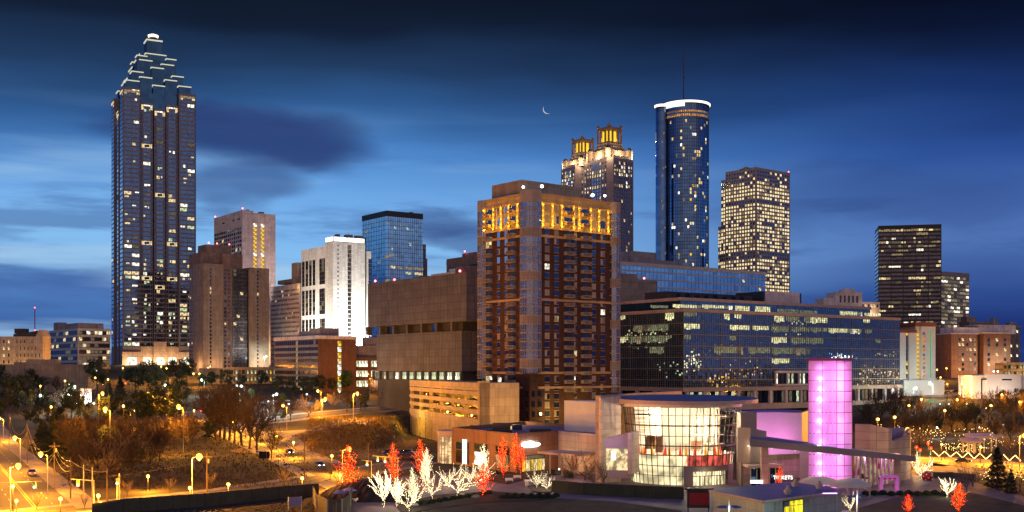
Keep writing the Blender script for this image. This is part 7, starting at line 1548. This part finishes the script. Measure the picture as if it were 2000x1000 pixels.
# hedge and shrubs
def shrub(X, Y, r, label, m='hedge_leaf', group='round shrubs along the bed'):
    g = G(X, Y); t = MB(); rr = random.Random(int(X * 7 + Y))
    for k in range(170):
        v = Vector((rr.gauss(0, 1), rr.gauss(0, 1), abs(rr.gauss(0, 1)))).normalized() * r * rr.uniform(.75, 1.08); v.z *= .85; s = Vector((rr.gauss(0, 1), rr.gauss(0, 1), rr.gauss(0, 1))).normalized() * r * .2; u = v.normalized().cross(s); t.face([v - s, v + u, v + s, v - u])
    t.ball((0, 0, r * .25), r * .72, 0, 8, 5); tag(t.build('shrub', M[m], None, g + Vector((0, 0, .3))), label, 'shrub', group)
for k in range(14): shrub(982 + k * 8, 976 - (k % 2) * 4, .8, '%s round clipped shrub along the lawn edge from the low red tree' % ORD[k])
for k in range(12): shrub(800 + k * 14, 992 - k * 2.2, .9, '%s low dark shrub in the bed under the white-lit trees' % ORD[k], group='low shrubs under lit trees')
for k in range(10): shrub(1690 + k * 17, 970 - (k % 3), 1.0, '%s dark hedge bush before the magenta arch lawn' % ORD[k], group='hedge bushes by the arch')
for k, (X, Y) in enumerate(((1105, 928), (1112, 934), (1195, 940), (955, 931), (968, 928), (1075, 926))): shrub(X, Y, 1.1, '%s dark shrub along the museum front' % ORD[k], group='shrubs along the museum front')
for k, (X, Y) in enumerate(((1092, 925), (1110, 918), (1120, 919), (1142, 921), (1153, 922))):
    g = G(X, Y); t = thing('bollard_light', '%s small round bollard light along the museum path' % ORD[k], 'light', g, 0, 'bollard lights'); q = MB(); q.tube((0, 0, 0), (0, 0, .9), .1, n=8); q.build('post', M['black_metal'], t); q = MB(); q.ball((0, 0, 1.1), .24, 0, 8, 5); q.build('globe', M['cool_small'], t)
# umbrellas, tables, benches, bin
for k, (X, Y, lb) in enumerate(((664, 988, 'violet café umbrella nearest the timber enclosure'), (682, 982, 'violet café umbrella behind the tallest red tree'), (716, 976, 'violet café umbrella between the red trees'), (752, 972, 'violet café umbrella beside the second red tree'))):
    g = G(X, Y) + Vector((0, 0, .2)); t = thing('cafe_umbrella', lb, 'umbrella', g, k, 'café umbrellas'); q = MB(); q.lathe([(1.55, 2.25), (1.5, 2.35), (.8, 2.68), (.01, 2.95)], 8); q.build('canopy', M['canvas_violet'], t); q = MB(); q.tube((0, 0, 0), (0, 0, 2.9), .05); q.lathe([(.35, 0), (.35, .08), (.01, .1)], 10); q.build('pole', M['galvanised'], t)
    t = thing('cafe_table', ('round café table by the timber enclosure', 'round café table by the tallest red tree', 'round café table between the red trees', 'round café table by the second red tree')[k], 'table', g + Vector((1.1, -1.6, 0)), 0, 'café tables'); q = MB(); q.lathe([(.55, .72), (.55, .78), (.01, .78)], 12); q.build('table_top', M['plain_white'], t); q = MB(); q.tube((0, 0, 0), (0, 0, .72), .05); q.build('leg', M['galvanised'], t)
    for j in range(3):
        a_ = j * 2.1 + k; t2_ = thing('cafe_chair', '%s white café chair at the table %s' % (ORD[j], ('by the timber enclosure', 'by the tallest red tree', 'between the red trees', 'by the second red tree')[k]), 'chair', g + Vector((1.1 + math.cos(a_) * .95, -1.6 + math.sin(a_) * .95, 0)), a_, 'café chairs'); q = MB(); q.box(-.22, .22, -.22, .22, .42, .46); q.build('seat', M['plain_white'], t2_); q = MB(); q.box(.18, .22, -.22, .22, .46, .85); q.build('backrest', M['plain_white'], t2_)
        for (lx, ly) in ((-.2, -.2), (.2, -.2), (-.2, .2), (.2, .2)): q = MB(); q.tube((lx, ly, 0), (lx, ly, .42), .02, n=4); q.build('leg', M['galvanised'], t2_)
for k, (X, Y) in enumerate(((995, 944), (1011, 938))):
    t = thing('park_bench', ('pale park bench nearer the red-lit tree', 'pale park bench nearer the museum entrance')[k], 'bench', G(X, Y) + Vector((0, 0, .2)), R(20), 'park benches'); q = MB(); q.box(-1, 1, -.25, .25, .42, .48); q.build('seat', M['plain_white'], t); q = MB(); q.box(-1, 1, .25, .3, .5, 1.0); q.build('backrest', M['plain_white'], t)
    for x in (-.8, .8): q = MB(); q.box(x - .05, x + .05, -.22, .28, 0, .42); q.build('leg', M['galvanised'], t)
t = thing('litter_bin', 'round grey litter bin on the plaza by the small white trees', 'bin', G(1029, 951) + Vector((0, 0, .2))); q = MB(); q.lathe([(.42, 0), (.46, 1.1), (.01, 1.1)], 14); q.build('drum', M['galvanised'], t); q = MB(); q.lathe([(.5, 1.12), (.48, 1.3), (.01, 1.36)], 14); q.build('lid', M['plain_white'], t)
for k, (X, Y, lb) in enumerate(((808, 992, 'pale boulder left in the planting bed'), (904, 972, 'pale boulder under the middle white tree'), (930, 976, 'pale boulder by the low red tree'))):
    q = MB(); q.ball((0, 0, .2), .8, 0, 9, 5, .6); rr = random.Random(k); q.v = [(x * 1.3 + rr.uniform(-.12, .12), y + rr.uniform(-.12, .12), z + rr.uniform(-.08, .08)) for x, y, z in q.v]; tag(q.build('boulder', M['concrete_walk'], None, G(X, Y) + Vector((0, 0, .3))), lb, 'rock', 'boulders')
t = thing('site_sign', 'white sign board on two posts before the green fence', 'sign', G(576, 998), R(25)); q = MB(); q.box(-1.3, 1.3, -.06, .06, .9, 2.6); q.build('board', M['canvas_violet'], t)
for x in (-1.25, 1.25): q = MB(); q.box(x - .06, x + .06, -.1, .1, 0, 2.7); q.build('post', M['plain_white'], t)
# kiosk lamps in the foreground with blue shades
for k, (X, Y, D) in enumerate(((1424, 990, 182), (1674, 969, 214))):
    z = CZ + (HY - Y) * D / F; t = thing('shade_lamp', ('twin blue-shaded lamp before the teal kiosk wall', 'twin blue-shaded lamp right of the kiosk')[k], 'street lamp', (*W2(X, D), 0), 0, 'twin blue-shaded lamps'); q = MB(); q.tube((0, 0, 0), (0, 0, z + 1.1), .16, .09, 8); q.build('post', M['plain_white'], t); q = MB()
    for s in (-1, 1): q.lathe([(.95, z - .12), (.9, z + .02), (.3, z + .22), (.01, z + .25)], 12, 0, (s * 1.05, 0, 0)); q.tube((0, 0, z + .2), (s * 1.05, 0, z + .2), .04)
    q.build('shade', M['roof_blue_grey'], t); lamp('POINT', (0, -.5, z - .4), 90, (.85, 1, .95), t, .15, 'shade_light')
# billboard
g = Vector((*W2(168, 560), 0)); t = thing('billboard', 'blank white floodlit billboard above the dark trees', 'billboard', (g.x, g.y, hgt(g.x, g.y)), R(4)); zb = CZ + (HY - 786) * 560 / F - hgt(g.x, g.y); z2 = zb + 6.8
q = MB(); q.box(-2.7, 2.6, -.2, .2, zb, z2); q.build('board', M['plain_white'], t); q = MB(); q.tube((-.6, .4, 0), (-.6, .4, zb + 3), .22); q.tube((.6, .4, 0), (.6, .4, zb + 3), .22); q.box(-4.6, 4.6, -1.7, -1.5, zb - .8, zb - .6); q.build('post', M['galvanised'], t)
for k, x in enumerate((-4.2, -1.6, 1.2, 4.3)): q = MB(); q.ball((x, -1.6, zb - .35), .42, 0, 8, 5); q.build('lamp', M['mercury'], t)
lamp('AREA', (0, -3, zb - .5), 1500, (.85, .95, 1), t, 1.5, 'board_light', aim=(0, 0, zb + 3.4)); lamp('POINT', (0, -2.5, zb + 2.5), 700, (.85, .95, 1), t, .5, 'board_light')
# bus shelter
t = thing('bus_shelter', 'small glass bus shelter beside the near end of the street tree row', 'shelter', G(513, 898), R(-25)); q = MB(); q.box(-2, 2, -.8, .8, 2.6, 2.8); q.build('roof', M['canvas_violet'], t); q = MB()
for x in (-1.9, 1.9):
    for y in (-.7, .7): q.box(x - .05, x + .05, y - .05, y + .05, 0, 2.6)
q.build('post', M['black_metal'], t); q = MB(); q.box(-1.85, 1.85, .66, .7, .3, 2.4); q.build('pane', M['win_dark'], t)
# cars
def car(X, Y, rz, m, label, lights=False):
    g = G(X, Y) + Vector((0, 0, .2)); t = thing('car' if lights else 'parked_car', label, 'car', g, rz, 'cars on the streets' if lights else 'parked cars'); q = MB()
    pr = [(-2.2, .35), (2.2, .35), (2.25, .62), (2.0, .86), (1.15, .95), (-1.55, 1.0), (-2.15, .92), (-2.25, .6)]
    def ext(pr, w0, b_):
        i = len(b_.v); n = len(pr); b_.v += [(x, -w0, z) for x, z in pr] + [(x, w0, z) for x, z in pr]
        b_.f += [tuple(range(i, i + n)), tuple(reversed(range(i + n, i + 2 * n)))] + [(i + (k + 1) % n, i + k, i + n + k, i + n + (k + 1) % n) for k in range(n)]; b_.m += [0] * (n + 2)
    ext(pr, .88, q); q.build('body', M[m], t); q = MB(); ext([(1.1, .94), (.45, 1.42), (-.95, 1.44), (-1.65, .98)], .76, q); q.build('cabin', M['win_dark'], t); q = MB(); ext([(.42, 1.425), (.3, 1.49), (-.85, 1.5), (-.95, 1.445)], .7, q); q.build('roof', M[m], t)
    for x in (-1.35, 1.4):
        for y in (-.8, .8): q = MB(); q.tube((x, y - .11, .33), (x, y + .11, .33), .33, n=12); w_ = q.build('wheel', M['tyre'], t); q = MB(); q.tube((x, y - .13, .33), (x, y + .13, .33), .18, n=8); q.build('rim', M['galvanised'], w_)
    for y in (-.62, .62):
        q = MB(); q.box(2.2, 2.29, y - .18, y + .18, .6, .76); q.build('headlight', M['flood_glow' if lights else 'plain_white'], t); q = MB(); q.box(-2.29, -2.2, y - .18, y + .18, .66, .8); q.build('tail_light', M['signal_red' if lights else 'red_paint'], t)
car(405, 857, R(8), 'car_black', 'black car parked in the open lot left of the street trees'); car(358, 848, R(15), 'car_silver', 'pale car parked at the grove edge near the crossing'); car(203, 846, R(5), 'car_silver', 'dim pale car on the lane behind the grove')
for k, (X, Y, m) in enumerate(((775, 889, 'car_white'), (791, 889, 'car_blue'), (806, 888, 'car_white'), (797, 897, 'car_red'), (814, 897, 'car_silver'), (829, 896, 'car_white'), (760, 889, 'car_blue'))): car(X, Y, R(25), m, ('white car beside the second red tree in the museum lot', 'blue car behind the museum lot front row', 'white car farthest right in the lot back row', 'red car in the front row of the museum lot', 'silver car in the middle of the lot front row', 'white car nearest the museum drum', 'blue car nearest the traffic lights')[k])
for k, (X, Y, m, lb) in enumerate(((1840, 770, 'car_black', 'dark car in the lot below the slim hotel'), (1852, 769, 'car_silver', 'silver car in the lot below the slim hotel'), (1828, 770, 'car_white', 'white car nearest the slim hotel'), (1868, 768, 'car_black', 'dark car nearest the white pavilion'))): car(X, Y, R(3), m, lb)
for k in range(10): car(452 + k * 15 + (k % 3) * 3, 798 - (k % 2) * 8 - k * .6, R(75 + (k % 3) * 4), ('car_black', 'car_silver', 'car_blue', 'car_white')[k % 4], '%s car along the dark parking lot under the greenish lamps' % ORD[k])
for (X, Y, rz, m, lb) in ((624, 914, -65, 'car_silver', 'silver car with headlights on coming down the tree-lined street'), (566, 888, -65, 'car_black', 'dark car with headlights on behind the first one on the street'), (468, 845, 115, 'car_white', 'white car showing red tail lights up the tree-lined street'), (62, 930, 118, 'car_silver', 'silver car with tail lights on the far-left road'), (1880, 906, -8, 'car_black', 'dark car with headlights on along the park road')): car(X, Y, R(rz), m, lb, True)
# cars on the garage decks
for j in range(4):
    for k in range(6):
        if rnd.random() < .35: continue
        v = 6.5 + k * (GARAGE.wl - 4.4) / 6 + rnd.uniform(-1, 2); z = GARAGE.H - (j + 1) * 3.0 - 1.18
        if z < 4: continue
        c0_ = GARAGE.root.matrix_world if False else None
        u_ = 3.9; x = GARAGE.cx + u_ * GARAGE.ca - v * GARAGE.sa; y = GARAGE.D + u_ * GARAGE.sa + v * GARAGE.ca
        m = rnd.choice(('car_white', 'car_black', 'car_silver', 'car_red', 'car_blue')); nm = {'car_white': 'white', 'car_black': 'black', 'car_silver': 'silver', 'car_red': 'red', 'car_blue': 'blue'}[m]
        g_ = G; G_save = G
        def G(X, Y, _p=Vector((x, y, z))): return _p
        car(0, 0, GARAGE.a + math.pi * (k % 2), m, '%s car, %s bay from the blank wall, %s garage deck down' % (nm, ORD[k], ORD[j]))
        G = G_save
# park: zigzag lights, hedge lights, flower lights, pergola, red ball
zp_ = [G(1822 + k * 11.5, 897 + k * .75 + (0)) for k in range(16)]; q = MB(); rr = random.Random(4)
for k in range(15):
    a, c = zp_[k] + Vector((0, 0, 1.0 if k % 2 else 2.6)), zp_[k + 1] + Vector((0, 0, 2.6 if k % 2 else 1.0))
    if k in (10, 11): continue
    for s in range(13): p = a.lerp(c, s / 13) - zp_[0]; q.octa(p + Vector((rr.uniform(-.06, .06), 0, rr.uniform(-.06, .06))), .13, 0)
t = thing('zigzag_lights', 'zigzag string of warm white lights along the park kerb', 'string lights', zp_[0]); tag(q.build('light_string', M['bead_warm'], t), kind='stuff'); q = MB()
for k in range(16): p = zp_[k] - zp_[0]; q.tube(p, p + Vector((0, 0, 2.7 if k % 2 == 0 else 1.2)), .04, n=4)
q.build('stake', M['black_metal'], t)
for k, (X, Y, w_) in enumerate(((1862, 882, 14), (1888, 884, 14))):
    g = G(X, Y); t = thing('lit_hedge', ('hedge covered in warm lights left of the pergola', 'hedge covered in warm lights touching the pergola')[k], 'hedge', g, 0, 'lit hedges'); q = MB(); q2 = MB(); rr = random.Random(k)
    for _ in range(240): v = Vector((rr.uniform(-3.4, 3.4), rr.uniform(-1, 1), rr.uniform(.2, 2.6))); s = Vector((rr.gauss(0, 1), rr.gauss(0, 1), rr.gauss(0, 1))).normalized() * .3; u = s.orthogonal(); q.face([v - s, v + u, v + s, v - u])
    for _ in range(70): q2.octa((rr.uniform(-3.5, 3.5), rr.uniform(-1.2, -.6), rr.uniform(.3, 2.8)), .11)
    q.build('foliage', M['hedge_leaf'], t); tag(q2.build('light_string', M['bead_warm'], t), kind='stuff')
for k, (X, Y, r) in enumerate(((1797, 882, 'red'), (1813, 868, 'red'), (1790, 876, 'orange'), (1818, 878, 'red'))):
    g = G(X, Y + 12); t = thing('flower_light', ('red flower-shaped light nearest the white-lit tree', 'highest red flower-shaped light', 'orange-red flower light leftmost of the four', 'red flower-shaped light at the start of the zigzag')[k], 'light', g, 0, 'flower lights'); q = MB(); q.tube((0, 0, 0), (0, 0, 2.0), .05, n=5); q.build('stem', emis('stem_green', (.05, .8, .2), 1.2) if k == 0 else M['stem_green'], t); q = MB()
    for j in range(8): a_ = j * .785; q.octa((.42 * math.cos(a_), 0, 2.3 + .42 * math.sin(a_)), .16, 0)
    q.octa((0, -.1, 2.3), .2, 1); q.build('blossom', [M['bead_red'], M['bead_orange']], t)
for k, (X, Y, h_, w_) in enumerate(((1922, 884, 4.6, 9.0), (1902, 886, 3.4, 5.0))):
    t = thing('pergola', ('larger white pergola with a flat violet roof in the park', 'smaller white pergola joined to the front of the larger one')[k], 'pergola', G(X, Y), R(5), 'park pergolas'); q = MB()
    for x in (-w_ / 2 + .4, 0, w_ / 2 - .4):
        for y in (0, 3): q.box(x - .16, x + .16, y - .16, y + .16, 0, h_)
    q.build('column', M['plain_white'], t); q = MB(); q.box(-w_ / 2, w_ / 2, -.6, 3.6, h_, h_ + .4); q.prism([(-w_ / 2 - .3, -.9), (w_ / 2 + .3, -.9), (w_ / 2 + .3, 3.9), (-w_ / 2 - .3, 3.9)], h_ + .402, h_ + .9, top=[h_ + .6, h_ + .6, h_ + 1.5, h_ + 1.5]); q.build('roof', M['canvas_violet'], t)
g = G(1811, 940); t = thing('dotted_ball', 'big red ball with white dots beside the canopy-end tree', 'ball', g); q = MB(); q.ball((0, 0, 1.15), 1.35, 0, 20, 12); q.build('shell', M['red_paint'], t, smooth=True); q = MB(); rr = random.Random(6)
for k in range(26):
    zz_ = 1 - 2 * (k + .5) / 26; a_ = k * 2.39996; r_ = math.sqrt(1 - zz_ * zz_); d = Vector((r_ * math.cos(a_), r_ * math.sin(a_), zz_)); q.tube(d * 1.33 + Vector((0, 0, 1.15)), d * 1.37 + Vector((0, 0, 1.15)), .2, n=8)
q.build('dot', M['plain_white'], t); lamp('POINT', (-3, -3, 2.6), 60, (1, .8, .6), t, .2, 'ball_light')
# string lights in the round dark tree near the billboard and in the park
for (X, Y, w_, h_, n, lb) in ((190, 738, 9, 9, 26, 'small yellow lights scattered in the round dark tree'), (1760, 845, 26, 6, 70, 'tiny warm lights behind the tan museum wall'), (1850, 850, 34, 5, 110, 'tiny warm lights on the park bushes'), (1980, 862, 20, 5, 60, 'tiny warm lights at the far end of the park'), (1975, 925, 16, 3, 60, 'tiny warm lights near the spruce'), (1815, 745, 20, 5, 60, 'tiny warm lights below the slim hotel')):
    D = GD(X, Y + 22); p = P(X, Y, D); q = MB(); rr = random.Random(int(X)); t = thing('tree_lights', lb, 'string lights', p, 0, 'tree light strings')
    for _ in range(n): q.octa((rr.uniform(-w_ / 2, w_ / 2), rr.uniform(-2, 2), rr.uniform(-h_ / 2, h_ / 2)), rr.uniform(.09, .17))
    tag(q.build('bulbs', M['bead_warm'], t), kind='stuff')
# lit trees farther along the park, mirrored in the glass office
# crescent moon
D = 5200; c = P(1070, 213, D); q = MB(); Rm = 9.0 * D / F; pts = []
for k in range(15): a_ = R(150 + 140 * k / 14); f_ = math.sin(math.pi * k / 14); pts.append((Vector((Rm * math.cos(a_), 0, Rm * math.sin(a_))), .2 + 1.9 * f_))
for (a, ra), (b_, rb) in zip(pts, pts[1:]): q.tube(a, b_, ra, rb, 8)
tag(q.build('crescent_moon', M['moon_glow'], None, c), 'thin pale crescent moon in the dusk sky', 'moon')
